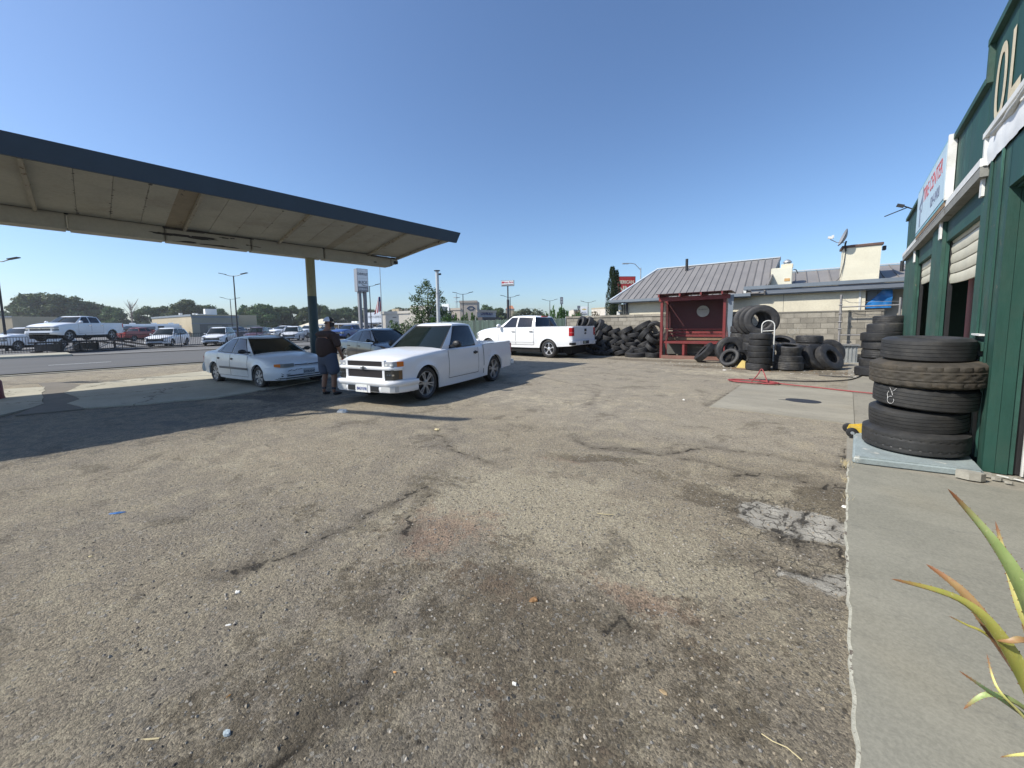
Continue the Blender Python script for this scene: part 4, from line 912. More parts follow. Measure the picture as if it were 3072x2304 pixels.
cp = thing('corrugated_panel', 'grey corrugated metal panel low between the gate post and the tyres', 'metal panel', wp(9.7, -.28), WROT)
rows = [[(i * .0127 * 2, -.012 * (1 if (i // 2) % 2 else -1), z) for i in range(62)] for z in (.03, .6)]
m_ = MB(); m_.grid(rows); m_.build('sheet', M('zinc_sheet', (.34, .36, .36), .5, .5, .12, 3, fine=.05), cp); m_ = MB(); m_.b2((-.02, -.03, .60), (1.6, .01, .64)); m_.b2((1.02, -.03, 0.0), (1.6, -.0, .03)); m_.build('frame', m_steel, cp)
# ------------------------------------------------------------------ the red shelter
SX, SY_ = 4.78, -1.28
she = thing('timber_shelter', 'dark red timber smoking shelter with bench and louvred sides by the block wall', 'shelter', wp(SX, SY_), WROT)
def sh(name, lo, hi, mat=m_redwood, bev=0, rx=0):
    m_ = MB(); m_.b2(lo, hi); o = m_.build(name, mat, she)
    if bev: bevel(o, bev, 1)
    return o
WD, DP, HT = 2.36, 1.02, 2.44
for x in (0, WD):
    sh('post', (x, 0, 0), (x + .1, .1, HT + (.0 if x == 0 else .0))); sh('post', (x, DP - .1, 0), (x + .1, DP, HT))
sh('front_beam', (-.06, -.045, HT - .02), (WD + .24, -.002, HT + .15)); sh('back_beam', (-.06, DP + .002, HT - .02), (WD + .16, DP + .045, HT + .13))
for i, x in enumerate((-.04, .78, 1.56, WD - .06)):
    m_ = MB(); m_.beam((x + .05, -.36, HT + .20), (x + .05, DP + .3, HT + .20), .06, .11); m_.build('rafter', m_redwood, she)
m_ = MB(); m_.b2((-.12, -.34, HT + .26), (WD + .3, DP + .25, HT + .275)); m_.build('roof_sheet', M('maroon_roof_sheet', (.06, .012, .014), .5, 0, .1, 3), she)
sh('back_panel', (.1, DP - .05, 1.26), (WD, DP - .02, HT), M('shaded_red_panel', (.06, .008, .010), .6, 0, .1, 2, fine=.03))  # roof shade put into the panel's red, deeper than the other timber
for (z0, z1) in ((1.185, 1.255), (1.04, 1.14), (.90, 1.00)):
    sh('back_slat', (.1, DP - .12, z0), (WD, DP - .095, z1))
sh('back_slat', (.1, DP - .08, .76), (WD, DP - .06, .86), m_wood)
for k in range(4): sh('seat_slat', (.1, .12 + k * .17, .70), (WD, .26 + k * .17, .73))
sh('seat_front', (.1, .07, .64), (WD, .1, .735))
for x in (.88, 1.72, WD - .05): sh('bench_leg', (x, .1, .14), (x + .09, .19, .64)); sh('bench_leg', (x, .6, .14), (x + .09, .68, .70))
sh('plinth', (.08, -.06, 0), (WD + .15, .03, .14), M('brown_red_plinth', (.20, .10, .075), .7, 0, .15, 3, fine=.06)); sh('plinth', (.08, .03, 0), (WD + .1, DP, .05), m_wood)
sh('under_panel', (.1, DP - .2, .14), (WD, DP - .17, .68), M('grey_panel', (.10, .10, .09), .8, 0, .15, 3))
# louvred side screens, bowed outwards
m_louv = M('pale_louvre_lath', (.48, .44, .37), .7, 0, .1, 4, fine=.05, rnd=.1)
lou = MB()
for i in range(48):
    z = .78 + i * .034
    if abs(z - 1.27) < .02: continue
    bow = .10 * sin(pi * (z - .7) / 1.7) - .02
    lou.beam((.05 - bow * 0 - .0, .1, z), (.06 + bow, DP - .12, z), .012, .021)
o = lou.build('louvre_screen', m_louv, she); o['kind'] = 'stuff'
lou = MB()
for i in range(46):
    z = .80 + i * .036
    bow = .16 * sin(pi * (z - .75) / 1.7)
    lou.beam((WD + .1, .1, z), (WD + .12 - bow * .2, DP - .12, z), .012, .021)
for i in range(30):
    z = .85 + i * .036; lou.beam((WD + .30 - .10 * sin(pi * (z - .75) / 1.7), -.02, z), (WD + .34 - .08 * sin(pi * (z - .75) / 1.7), -.02, z + .001), .012, .021)
o = lou.build('louvre_screen', m_louv, she); o['kind'] = 'stuff'
m_ = MB(); m_.add([(WD + .18, -.03, HT + .1), (WD + .36, -.03, HT + .12), (WD + .30, -.03, .75), (WD + .24, -.03, .75), (WD + .16, -.03, 1.5)], [(0, 1, 2, 3, 4)]); m_.add([(WD + .18, -.02, HT + .1), (WD + .36, -.02, HT + .12), (WD + .30, -.02, .75), (WD + .24, -.02, .75), (WD + .16, -.02, 1.5)], [(0, 1, 2, 3, 4)]); m_.build('loose_sheet', m_eave, she)
m_ = MB(); m_.lathe([(.001, -.02), (.24, -.02), (.24, 0), (.001, 0)], 30, 'y', (1.5, DP - .075, 1.98)); m_.build('round_sign', M('pale_grey_disc', (.36, .37, .34), .6, 0, .08, 4, fine=.04), she)
text_obj('lettering', 'NO SMOKING', .055, M('grey_print', (.09, .09, .09), .6), she, (1.5, DP - .098, 2.06), (R(90), 0, 0), .002, bold=.001)
# white round-topped hand truck frame
ht = thing('hand_truck', 'white arched hand truck frame leaning in front of the big upright tyre', 'hand truck', (-1.93, 14.62, 0), R(8))
A_ = [(-.17, 0, .3), (-.17, .06, 1.38)] + [(-.17 * cos(a), .06, 1.38 + .16 * sin(a)) for a in [pi * k / 8 for k in range(1, 8)]] + [(.17, .06, 1.38), (.17, 0, .3)]
m_ = MB(); m_.tube(A_, .017, 8); m_.build('frame', m_trim, ht, smooth=60); m_ = MB(); m_.tube([(-.17, .055, 1.2), (.17, .055, 1.22)], .013, 8); m_.build('crossbar', m_trim, ht)
m_ = MB(); m_.b2((-.17, -.2, .02), (.17, .02, .035)); m_.tube([(-.17, 0, .02), (-.17, 0, .32)], .017, 6); m_.tube([(.17, 0, .02), (.17, 0, .32)], .017, 6); m_.build('toe_plate', m_trim, ht)
# ------------------------------------------------------------------ tyres
def tyre_mesh(name, R_, r_, W, style, mat, n=48, seed=0):
    """axis along z, lying on z=0 .. W. The tread carries real grooves and blocks."""
    rr = random.Random(seed); h = W / 2
    prof = []      # (radius, height, kind)
    sw = (R_ - r_)
    prof += [(r_ + .012, -h * .62, 0), (r_ - .002, -h * .66, 0), (r_ - .004, -h * .80, 0), (r_ + .012, -h * .90, 0), (r_ + sw * .25, -h * 1.0, 0), (r_ + sw * .30, -h * .985, 0), (r_ + sw * .55, -h * 1.02, 0), (r_ + sw * .78, -h * .96, 0), (R_ - .016, -h * .84, 2)]
    cut = .007 if W > .2 else .006
    if style == 'rib':
        ribs = [-.78, -.50, -.46, -.18, -.14, .14, .18, .46, .50, .78]
        for i, a in enumerate(ribs):
            prof.append((R_ - .006 * abs(a) ** 3 * 1.5, h * a, 1))
            if i % 2 == 1 and i < len(ribs) - 1 or i == 0: pass
        q = []
        for (a, b_) in zip(ribs[0::2], ribs[1::2]):
            q += [(R_ - .008 * abs(a) ** 3, h * a, 1), (R_ - .008 * abs(b_) ** 3, h * b_, 1), None]
        prof2 = []
        for k, e in enumerate(q):
            if e is None:
                if k < len(q) - 1:
                    y0 = prof2[-1][1]; y1 = q[k + 1][1]; prof2 += [(R_ - cut, y0 + .0008, 3), (R_ - cut, y1 - .0008, 3)]
            else: prof2.append(e)
        prof = prof[:9] + prof2
    else:
        for a in np.linspace(-.78, .78, 17): prof.append((R_ - .007 * abs(a) ** 3, h * a, 1))
    prof += [(R_ - .016, h * .84, 2), (r_ + sw * .78, h * .96, 0), (r_ + sw * .55, h * 1.02, 0), (r_ + sw * .30, h * .985, 0), (r_ + sw * .25, h * 1.0, 0), (r_ + .012, h * .90, 0), (r_ - .004, h * .80, 0), (r_ - .002, h * .66, 0), (r_ + .012, h * .62, 0), (r_ + sw * .7, h * .6, 0), (R_ - .03, 0, 0), (r_ + sw * .7, -h * .6, 0)]
    vs = []; K = len(prof)
    for (rad, z, kd) in prof:
        for k in range(n):
            a = 2 * pi * k / n; q_ = rad
            if kd in (1, 2):
                u = z / h
                if style == 'lug':       # coarse shoulder blocks and wandering centre grooves
                    if abs(u) > .42: q_ -= .010 if (k + (2 if u > 0 else 0)) % 6 < 1 + (abs(u) > .7) else 0
                    if abs(abs(u) - .40) < .05: q_ -= .007
                    if abs(u) < .40 and abs(u - .14 * (1 if (k // 3) % 2 else -1)) < .06: q_ -= .007
                elif style == 'block':
                    if abs(u) > .55: q_ -= .009 if k % 4 == 0 else 0
                    if abs(abs(u) - .5) < .05 or abs(u) < .05: q_ -= .006
                    if .1 < abs(u) < .45 and (k + int(4 * u)) % 4 == 0: q_ -= .006
                elif style == 'scallop':  # smooth worn tread, scalloped shoulder, two wavy grooves
                    if kd == 2 and z > 0: q_ -= .006 * (1 if k % 4 < 2 else 0)
                    if abs(abs(u) - .42 + .035 * (1 if (k // 2) % 2 else -1)) < .05: q_ -= .007
            vs.append((q_ * cos(a), q_ * sin(a), z + h))
    fs = [(i * n + k, i * n + (k + 1) % n, ((i + 1) % K) * n + (k + 1) % n, ((i + 1) % K) * n + k) for i in range(K) for k in range(n)]
    m_ = MB(); m_.add(vs, fs)
    return m_.mesh(name, mat, smooth=32)
TM = {}
def tyre_kind(key):
    if key not in TM:
        R_, r_, W, st_, mat, n = {
            'car': (.315, .195, .195, 'rib', m_rubber, 40), 'car2': (.335, .21, .215, 'block', m_rubber, 40), 'suv': (.37, .215, .245, 'block', m_rubber, 44), 'suv2': (.385, .20, .255, 'rib', m_rubber, 44),
            'truck': (.43, .21, .25, 'rib', m_rubber, 48), 'trucklug': (.40, .21, .27, 'lug', m_rubber, 48), 'big': (.47, .25, .29, 'rib', m_rubber, 48), 'huge': (.52, .285, .30, 'rib', m_rubber, 56), 'small': (.29, .18, .175, 'rib', m_rubber, 36),
            'near1': (.425, .22, .235, 'scallop', m_rubber_near, 144), 'near2': (.395, .21, .235, 'rib', m_rubber_near, 120), 'near3': (.41, .21, .24, 'rib', m_rubber_near, 120), 'near4': (.465, .22, .265, 'lug', m_rubber_brown, 150), 'near5': (.365, .2, .25, 'rib', m_rubber_near, 110)}[key]
        TM[key] = (tyre_mesh('tyre_' + key, R_, r_, W, st_, mat, n), R_, W)
    return TM[key]
def tyre(key, c, axis=(0, 0, 1), label='', group=None, spin=None, squash=1.0):
    """c: centre of the tyre body"""
    me_, R_, W = tyre_kind(key)
    q_ = Vector(axis).normalized().to_track_quat('Z', 'Y')
    Mx = Matrix.Translation(Vector(c)) @ q_.to_matrix().to_4x4() @ Matrix.Rotation(spin if spin is not None else random.uniform(0, 6.28), 4, 'Z') @ Matrix.Translation((0, 0, -W / 2))
    o = bpy.data.objects.new('tyre', me_); C.objects.link(o); o.matrix_world = Mx
    o['label'] = label; o['category'] = 'tyre'
    if group: o['group'] = group
    return o
# near stack of five on the blue step
z = .09
near = [('near1', (.60, 6.10), 'widest tyre with a scalloped shoulder at the bottom of the near stack on the blue step', (.02, .03)),
        ('near2', (.62, 6.16), 'black ribbed tyre second from the bottom of the near stack by the green post', (.05, .075)),
        ('near3', (.66, 6.15), 'ribbed tyre with a white chalk mark in the middle of the near stack', (-.03, .04)),
        ('near4', (.67, 6.16), 'brown dusty truck tyre with block tread fourth up in the near stack', (.02, .035)),
        ('near5', (.66, 6.22), 'smaller black tyre with four grooves on top of the near stack', (-.01, .03))]
for k, (key, (x, y), lb, (tx, ty)) in enumerate(near):
    me_, R_, W = tyre_kind(key)
    o = tyre(key, (x, y, z + W / 2 + .01), (-tx, -ty, 1), lb, 'tyres of the near stack', spin=.4 * k); z += W * .985 + (.012 if k == 1 else 0)
    if k == 2:
        ck_ = MB(); r0 = R_ + .004
        def on(a, zz): 
            a = R(a); return Vector((x + r0 * cos(a), y + r0 * sin(a), zz))
        zc3 = o.matrix_world.translation.z + .13; zb = z - W / 2
        ck_.tube([on(226, zb + .10), on(229, zb + .055), on(232, zb + .075), on(235, zb + .10)], .0016, 5); ck_.tube([on(229, zb + .055), on(230.5, zb + .02)], .0022, 5)
        ck_.tube([on(228 + 4.5 * cos(t), zb - .035 + .04 * sin(t)) for t in [j * pi / 8 for j in range(-13, 2)]], .0015, 5); ck_.tube([on(224, zb - .02), on(223, zb + .03), on(225, zb + .06)], .002, 5)
        cm = ck_.build('chalk_mark', M('white_chalk', (.7, .7, .68), .9), None); cm.parent = o; cm.matrix_parent_inverse = o.matrix_world.inverted()
# far stack against the end of the shop
z = .0
far = [('truck', .62, 14.3), ('suv2', .66, 14.35), ('suv', .68, 14.32), ('truck', .73, 14.35), ('truck', .70, 14.3), ('suv2', .77, 14.35), ('car2', .83, 14.38)]
names_ = ['lowest', 'second from the bottom', 'third from the bottom', 'middle', 'third from the top', 'second from the top', 'topmost']
for k, (key, x, y) in enumerate(far):
    me_, R_, W = tyre_kind(key); W *= .93
    tyre(key, (x - .02, y - .1, z + W / 2 + .02), (random.uniform(-.03, .03), random.uniform(-.03, .03), 1), 'black tyre, %s of the tall stack by the far shop post' % names_[k], 'tyres of the tall stack by the shop'); z += W
def tstack(keys, x, y, lbl, grp, jit=.02, tilt=.02, gap=.0):
    z = 0; n_ = len(keys)
    nm_ = {2: ['lower', 'upper'], 4: ['lowest', 'second lowest', 'third', 'topmost'], 5: ['lowest', 'second lowest', 'middle', 'second highest', 'topmost'], 6: ['lowest', 'second lowest', 'third', 'fourth', 'fifth', 'topmost']}[n_]
    for k, key in enumerate(keys):
        me_, R_, W = tyre_kind(key)
        tyre(key, (x + random.uniform(-jit, jit), y + random.uniform(-jit, jit), z + W / 2), (random.uniform(-tilt, tilt), random.uniform(-tilt, tilt), 1), '%s tyre %s' % (nm_[k], lbl), grp); z += W * .97 + gap
    return z
tstack(['car2', 'car', 'car', 'car', 'car', 'car'], -2.06, 14.05, 'of the straight six-high stack below the hand truck frame', 'tyres of the six-high stack')
zt = tstack(['trucklug', 'car2', 'car'], -1.33, 14.55, '', '') if False else None
z = 0
for key, lb, ax in (('trucklug', 'black lug-tread tyre at the bottom of the short stack right of the six-high stack', (0, .02, 1)), ('suv', 'black block-tread tyre second in the short stack right of the six-high stack', (.02, 0, 1)), ('car', 'thin tyre third in the short stack right of the six-high stack', (.03, .05, 1)), ('car2', 'tilted tyre showing its hole on top of the short stack right of the six-high stack', (.06, -.18, 1))):
    me_, R_, W = tyre_kind(key); tyre(key, (-1.36, 14.52, z + W / 2), ax, lb, 'tyres of the short stack'); z += W * .8
for k in range(4):
    tyre('suv' if k % 2 else 'trucklug', (-.98 + .01 * k, 15.85, .13 + .26 * k), (0, .02, 1), ['bottom', 'second', 'third', 'top'][k] + ' tyre of the knobbly stack behind the leaning tyres near the wall', 'tyres of the knobbly stack')
for k, x in enumerate((-.95, -.66, -.36)):
    tyre(['suv2', 'truck', 'truck'][k], (x - .05, 15.0 + .12 * k, .37), (.78, -.5, .48), ['first', 'second', 'third'][k] + ' from the left of the three tyres leaning like dominoes before the gate', 'tyres leaning like dominoes')
tyre('truck', (-1.28, 15.4, .42), (.6, -.3, .75), 'tyre slumped between the short stack and the leaning tyres')
tyre('truck', (-.45, 16.5, .45), (.45, -.75, .2), 'tyre standing against the wall behind the knobbly stack')
tyre('suv', (-1.62, 15.2, .8), (.2, -.4, .9), 'tyre tipped behind the six-high stack beside the big upright tyre')
# big upright tyres behind the stacks
for k in range(3):
    tyre('huge', (-2.24 - .20 * k, 15.35 + .20 * k, 1.55), (.30, -.95, .05), ['large truck tyre standing upright behind the arched hand truck frame', 'large tyre behind the foremost upright truck tyre', 'rearmost of the three large upright truck tyres'][k], 'large upright truck tyres')
z = 0
for k in range(5): tyre('huge' if k < 3 else 'big', (-2.35, 15.6, .15 + .28 * k - .06), (.02, 0, 1), ['lowest', 'second', 'third', 'fourth', 'fifth'][k] + ' tyre of the hidden pile that carries the large upright tyres', 'tyres under the upright tyres') if k < 4 else None
for k in range(5): tyre('suv', (-3.02, 16.5, .13 + .25 * k + .1), (.02, .02, 1), ['bottom', 'second', 'third', 'fourth', 'top'][k] + ' tyre of the shaded stack right beside the red shelter', 'tyres of the shaded stack')
tyre('big', (-3.12, 15.2, .52), (.45, -.85, .12), 'large tyre leaning upright between the shelter and the six-high stack')
tyre('big', (-2.85, 15.45, .50), (.45, -.85, .12), 'large tyre leaning just behind another beside the shelter')
tyre('car2', (-2.98, 14.62, .29), (-.30, -.82, .50), 'small tyre leaning with its open side towards the lot before the big tyres')
tyre('truck', (-4.08, 15.72, .37), (-.64, -.28, .62), 'tyre tilted on edge in front of the red shelter bench')
tyre('small', (-2.75, 15.0, .27), (.5, -.8, .1), 'small wheel tyre glimpsed through the large leaning tyre')
# the woven pile along the wall: centre and tilt measured on the wall frame
def z5(x, y): return (1780 + x / 4.254, 740 + y / 4.254)
def on_plane(px, py, k=.5):
    """point of the slanting face of the pile on the bearing of a pixel"""
    d = ray(px, py); lo, hi = 5.0, 40.0
    for _ in range(50):
        t = (lo + hi) / 2; P = Vector((d.x * t, d.y * t, EYE + d.z * t)); b = (P.xy - WO).dot(WN)
        tgt = -.30 - max(0, 1.7 - P.z) * k
        if b < tgt: lo = t
        else: hi = t
    return P
pile = [(140, 1070, 35, 'car2'), (245, 1090, 25, 'car'), (390, 1085, 30, 'suv'), (165, 1165, -15, 'car'), (290, 1155, -32, 'car'), (425, 1168, -35, 'suv'), (500, 1130, 10, 'car'), (100, 1225, 30, 'car'), (235, 1222, 35, 'car'), (345, 1222, 25, 'car'),
        (150, 1280, -50, 'small'), (280, 1285, -12, 'car'), (405, 1290, -30, 'car'), (475, 1242, 5, 'car'), (630, 1250, 28, 'car'), (520, 1292, -20, 'small'), (612, 1022, 30, 'truck'), (640, 1120, 52, 'suv2'), (742, 1180, -38, 'suv'), (722, 1290, -42, 'car'), (330, 1350, 18, 'car'),
        (460, 1338, 35, 'car'), (600, 1322, 14, 'suv'), (210, 1335, 28, 'car'), (95, 1300, -5, 'car'), (30, 1190, 35, 'suv'), (25, 1270, -25, 'car'), (0, 1110, 50, 'suv'), (-60, 1220, 20, 'suv'), (60, 1360, 10, 'car'), (-50, 1330, -20, 'car'), (130, 1375, -10, 'small')]
rank = ['first', 'second', 'third', 'fourth', 'fifth', 'sixth', 'seventh', 'eighth', 'ninth', 'tenth', 'eleventh', 'twelfth']
rows_p = {}
for i, (x, y, a, key) in enumerate(pile):
    rw = 0 if y < 1100 else (1 if y < 1200 else (2 if y < 1265 else (3 if y < 1315 else 4))); rows_p.setdefault(rw, []).append((x, i))
lab = {}
for rw, L in rows_p.items():
    for k, (x, i) in enumerate(sorted(L)):
        a = pile[i][2]; how = 'tilted up to the right' if a > 12 else ('tilted down to the right' if a < -12 else 'lying nearly level')
        lab[i] = 'worn tyre %s, %s in the %s row of the woven pile' % (how, rank[k], ['top', 'second', 'middle', 'fourth', 'lowest'][rw])
for i, (x, y, a, key) in enumerate(pile):
    P = on_plane(*z5(x, y)); al = R(a)
    ax = WT.to_3d() * (-sin(al)) + Vector((0, 0, cos(al))) - WN.to_3d() * random.uniform(.0, .10)
    P = P + WN.to_3d() * .22
    P.z = max(P.z, .16)
    tyre(key, P, ax, lab[i], 'tyres of the woven pile')
# filling behind the face
for i in range(12):
    s = .0 + i * .33; zz = .45 + .2 * (i % 2); P = wp(s, -.36, zz); al = R(random.choice((-35, 35)) + random.uniform(-8, 8))
    tyre('car', P, WT.to_3d() * (-sin(al)) + Vector((0, 0, cos(al))), 'black tyre in the dim inner layer of the pile against the block wall', 'inner tyres of the woven pile')
tyre('suv', on_plane(*z5(780, 1055)) + WN.to_3d() * .1, (.25, -.9, -.25), 'tyre showing its round hole at the top right of the pile beside the shelter post')
tyre('big', on_plane(*z5(540, 1385)) + Vector((0, 0, .0)), (.0, -.05, 1), 'flat wide tyre lying on the ground before the right half of the woven pile')
tyre('car2', on_plane(*z5(757, 1383)), (.0, .0, 1), 'flat tyre lying on the ground next to the left post of the shelter')
def z4p(x, y): return (1380 + x / 3.687, 780 + y / 3.687)
for (x, y, key, ax, lb) in ((1335, 700, 'suv', (-.5, -.75, .3), 'dusty tyre standing at the far left top of the pile above the pickup bed'), (1410, 705, 'suv', (-.6, -.65, .4), 'tyre leaning second from the left above the pickup tailgate'), (1520, 745, 'truck', (-.62, -.6, .45), 'large tyre leaning above the right end of the pickup tailgate'), (1500, 850, 'truck', (-.6, -.5, .5), 'large tyre half hidden behind the pickup tailgate')):
    P = on_plane(*z4p(x, y), .5); tyre(key, P + WN.to_3d() * .1, ax, lb)
# inside the shop
for (x, y, n_, key) in ((2.35, 9.0, 5, 'car'), (2.9, 8.2, 5, 'car2'), (3.0, 9.6, 6, 'car'), (2.2, 7.6, 3, 'suv')):
    for k in range(n_): tyre(key, (x, y, .25 + .205 * k + (.3 if x > 2.8 else .45)), (0, 0, 1), 'tyre of the dim racks inside the open nearer shop bay', 'tyres racked inside the shop')
rk = MB(); rk.b2((1.95, 8.6, .4), (3.4, 9.95, .47)); rk.b2((1.9, 7.2, .3), (3.3, 8.55, .37))
for x in (1.95, 3.35):
    for y in (7.3, 8.5, 9.9): rk.b2((x, y, 0), (x + .04, y + .04, .4))
props(rk.build('tyre_rack', m_blk), 'low black rack carrying tyres inside the open shop bay', 'rack')
# ------------------------------------------------------------------ vehicles: x forward, y to the left, z up, origin on the ground mid-wheelbase
def interp(tab, x):
    if x <= tab[0][0]: return tab[0][1]
    for (a, va), (b_, vb) in zip(tab[:-1], tab[1:]):
        if x <= b_:
            t = (x - a) / (b_ - a); return va + (vb - va) * t
    return tab[-1][1]
def sinterp(tab, x):
    """smooth (Catmull-like) lookup"""
    if x <= tab[0][0]: return tab[0][1]
    if x >= tab[-1][0]: return tab[-1][1]
    for i in range(len(tab) - 1):
        if x <= tab[i + 1][0]:
            a, b_ = tab[i], tab[i + 1]; h_ = b_[0] - a[0]; t = (x - a[0]) / h_
            def sl(j):
                j0, j1 = max(j - 1, 0), min(j + 1, len(tab) - 1)
                return (tab[j1][1] - tab[j0][1]) / (tab[j1][0] - tab[j0][0])
            m0, m1 = sl(i) * h_, sl(i + 1) * h_
            return (2 * t ** 3 - 3 * t * t + 1) * a[1] + (t ** 3 - 2 * t * t + t) * m0 + (-2 * t ** 3 + 3 * t * t) * b_[1] + (t ** 3 - t * t) * m1

class Car:
    def __init__(s, P): s.P = P; s.W = P['W'] / 2; s.xf = P['wb'] / 2; s.xr = -P['wb'] / 2; s.nose = s.xf + P['fo']; s.tail = s.xr - P['ro']
    def w(s, x):
        """half width in plan: tucked corners"""
        d1 = s.nose - x; d2 = x - s.tail; W = s.W; P = s.P; cf, crr = P.get('cf', .45), P.get('cr', .35)
        k = 1.0
        if d1 < cf: k *= 1 - P.get('tf', .20) * (1 - d1 / cf) ** 2.2
        if d2 < crr: k *= 1 - P.get('tr', .12) * (1 - d2 / crr) ** 2.4
        return W * k * (1 - .012 * abs(x / s.nose) ** 2)
    def side_y(s, x, z):
        P = s.P; zs = sinterp(P['sh'], x); zb = P['sill']; u = (z - zb) / max(.1, zs - zb)
        y = s.w(x) * (1 - .035 * max(0, .35 - u) ** 1.0 * 1.3 - P.get('tum', .05) * max(0, u - .62) ** 1.3 * 2.2)
        y -= .014 * min(1, max(0, (zb + P.get('crease', .27) - z) / .025))
        for (x0, rad) in ((s.xf, P['arch']), (s.xr, P['arch'])):   # flared lips
            r_ = math.hypot(x - x0, z - P['wr']); y += P.get('flare', .018) * max(0, 1 - abs(r_ - rad) / .09)
        return y
    def body(s, bed=None):
        P = s.P; xs_ = set()
        x = s.tail
        while x < s.nose: xs_.add(round(x, 4)); x += .09
        for c_ in (s.xf, s.xr):
            for k in range(0, 19): xs_.add(round(c_ + P['arch'] * cos(pi * k / 18), 4))
            xs_.add(round(c_ + P['arch'] + .004, 4)); xs_.add(round(c_ - P['arch'] - .004, 4))
        xs_ |= {round(s.nose - d, 4) for d in (0, .015, .04, .08, .14, .22, .32)} | {round(s.tail + d, 4) for d in (0, .02, .05, .1, .2)}
        if bed: xs_ |= {bed[0], bed[0] - .01, s.tail + .055, s.tail + .065}
        if 'xtra' in P: xs_ |= set(P['xtra'])
        xs_ = sorted(q for q in xs_ if s.tail - 1e-6 <= q <= s.nose + 1e-6)
        xl = [xs_[0]]
        for q in xs_[1:]:
            if q - xl[-1] > .003: xl.append(q)
        rings = []
        for x in xl:
            zb = sinterp(P['zb'], x)
            for c_ in (s.xf, s.xr):
                d = abs(x - c_)
                if d <= P['arch']: zb = max(zb, P['wr'] + sqrt(max(0, P['arch'] ** 2 - d * d)) * P.get('archk', 1.0))
            zs = sinterp(P['sh'], x); zt = sinterp(P['top'], x); w_ = s.w(x)
            half = [(w_ - .38, zb + .02), (w_ - .03 if zb < .5 else w_ - .05, zb)]
            for u in (0, .08, .2, .35, .5, .65, .8, .92, 1.0):
                z_ = zb + (zs - zb) * u; half.append((s.side_y(x, max(z_, P['sill'])), z_))
            inbed = bed and x < bed[0] and x > s.tail + .06
            if bed and x <= bed[0] - .005:
                ys_ = half[-1][0]
                if inbed: half += [(ys_ - .02, zs + .012), (ys_ - .075, zs + .01), (ys_ - .085, zs - .03), (ys_ - .09, bed[1]), (ys_ * .5, bed[1]), (0, bed[1])]
                else: half += [(ys_ - .02, zs + .012), (ys_ - .075, zs + .012), (ys_ * .8, zs + .012), (ys_ * .6, zs + .012), (ys_ * .3, zs + .012), (0, zs + .012)]
            else:
                ys_ = half[-1][0]
                if not bed or x > bed[0]: half[-1] = (ys_ - .012, zs - .012); half[-2] = (half[-2][0] - .001, half[-2][1] - .01)
                for u in (.965, .9, .78, .6, .3, 0):
                    half.append((ys_ * u, zs + (zt - zs) * (1 - u ** 2.6) + .004 * (u < .95)))
            rings.append((x, half))
        m_ = MB(); n_ = len(rings[0][1]); rows = []
        for (x, half) in rings:
            row = [(x, y, z) for (y, z) in half] + [(x, -y, z) for (y, z) in half[-2::-1]]
            rows.append(row)
        # tumble the front and rear faces a little
        m_.grid(rows)
        nc = len(rows[0]) - 1; m_.mi = [1 if (i % nc) in (0, nc - 1) else 0 for i in range(len(m_.f))]
        for row in (rows[0], rows[-1]): m_.add(row, [tuple(range(len(row)))])
        return m_
    # ---- greenhouse
    def gh_x(s, t):
        g = s.P['gh']; e = lambda a, b_, c_: a + (b_ - a) * t + c_ * 4 * t * (1 - t)
        return e(g['x0'], g['x1'], g.get('cfr', .03)), e(g['x3'], g['x2'], -g.get('crr', .03))
    def gh_w(s, t):
        g = s.P['gh']; return g['w0'] + (g['w1'] - g['w0']) * max(t, 0) ** 1.25
    def gh_z(s, x, t):
        g = s.P['gh']; zb = sinterp(g['belt'], x); zt = sinterp(g['roof'], x); return zb + (zt - zb) * t
    def gh_side(s, x, t, off=0.0):
        xf_, xr_ = s.gh_x(t); g = s.P['gh']; u = (x - xr_) / (xf_ - xr_) * 2 - 1
        y = s.gh_w(t) * (1 - .05 * abs(u) ** 3)
        return (x, y + off, s.gh_z(x, t))
    def gh_front(s, y, t, off=0.0, rear=False):
        xf_, xr_ = s.gh_x(t); w_ = s.gh_w(t) * .95; bow = s.P['gh'].get('bow', .10) * (.4 if rear else 1) * (abs(y) / w_) ** 2
        x = (xr_ + bow - off) if rear else (xf_ - bow + off)
        return (x, y, s.gh_z(max(min(x, s.P['gh']['x0']), s.P['gh']['x3']), t))
    def greenhouse(s):
        m_ = MB(); rows = []; T_ = [0, .1, .3, .5, .7, .85, .94, 1.0]
        for t in T_:
            xf_, xr_ = s.gh_x(t); row = []; w_ = s.gh_w(t) * .95
            for y in (0, .35, .7, .9, 1.0): row.append(s.gh_front(y * w_, t))
            for u in (.97, .9, .75, .5, .25, .1, .03): row.append(s.gh_side(xr_ + (xf_ - .0 - xr_) * u * .985 + .0, t))
            for y in (1.0, .9, .7, .35, 0): row.append(s.gh_front(y * w_, t, rear=True))
            full = row + [(x, -y, z) for (x, y, z) in row[-2:0:-1]]
            rows.append(full + [full[0]])
        top = rows[-1]; cx_ = sum(p[0] for p in top[:-1]) / (len(top) - 1); cr_ = s.P['gh'].get('crown', .035)
        for k, dz in ((.93, .35), (.8, .65), (.5, .92), (.02, 1.0)):
            rows.append([(cx_ + (p[0] - cx_) * k, p[1] * k, p[2] + cr_ * dz) for p in top])
        m_.grid(rows); return m_
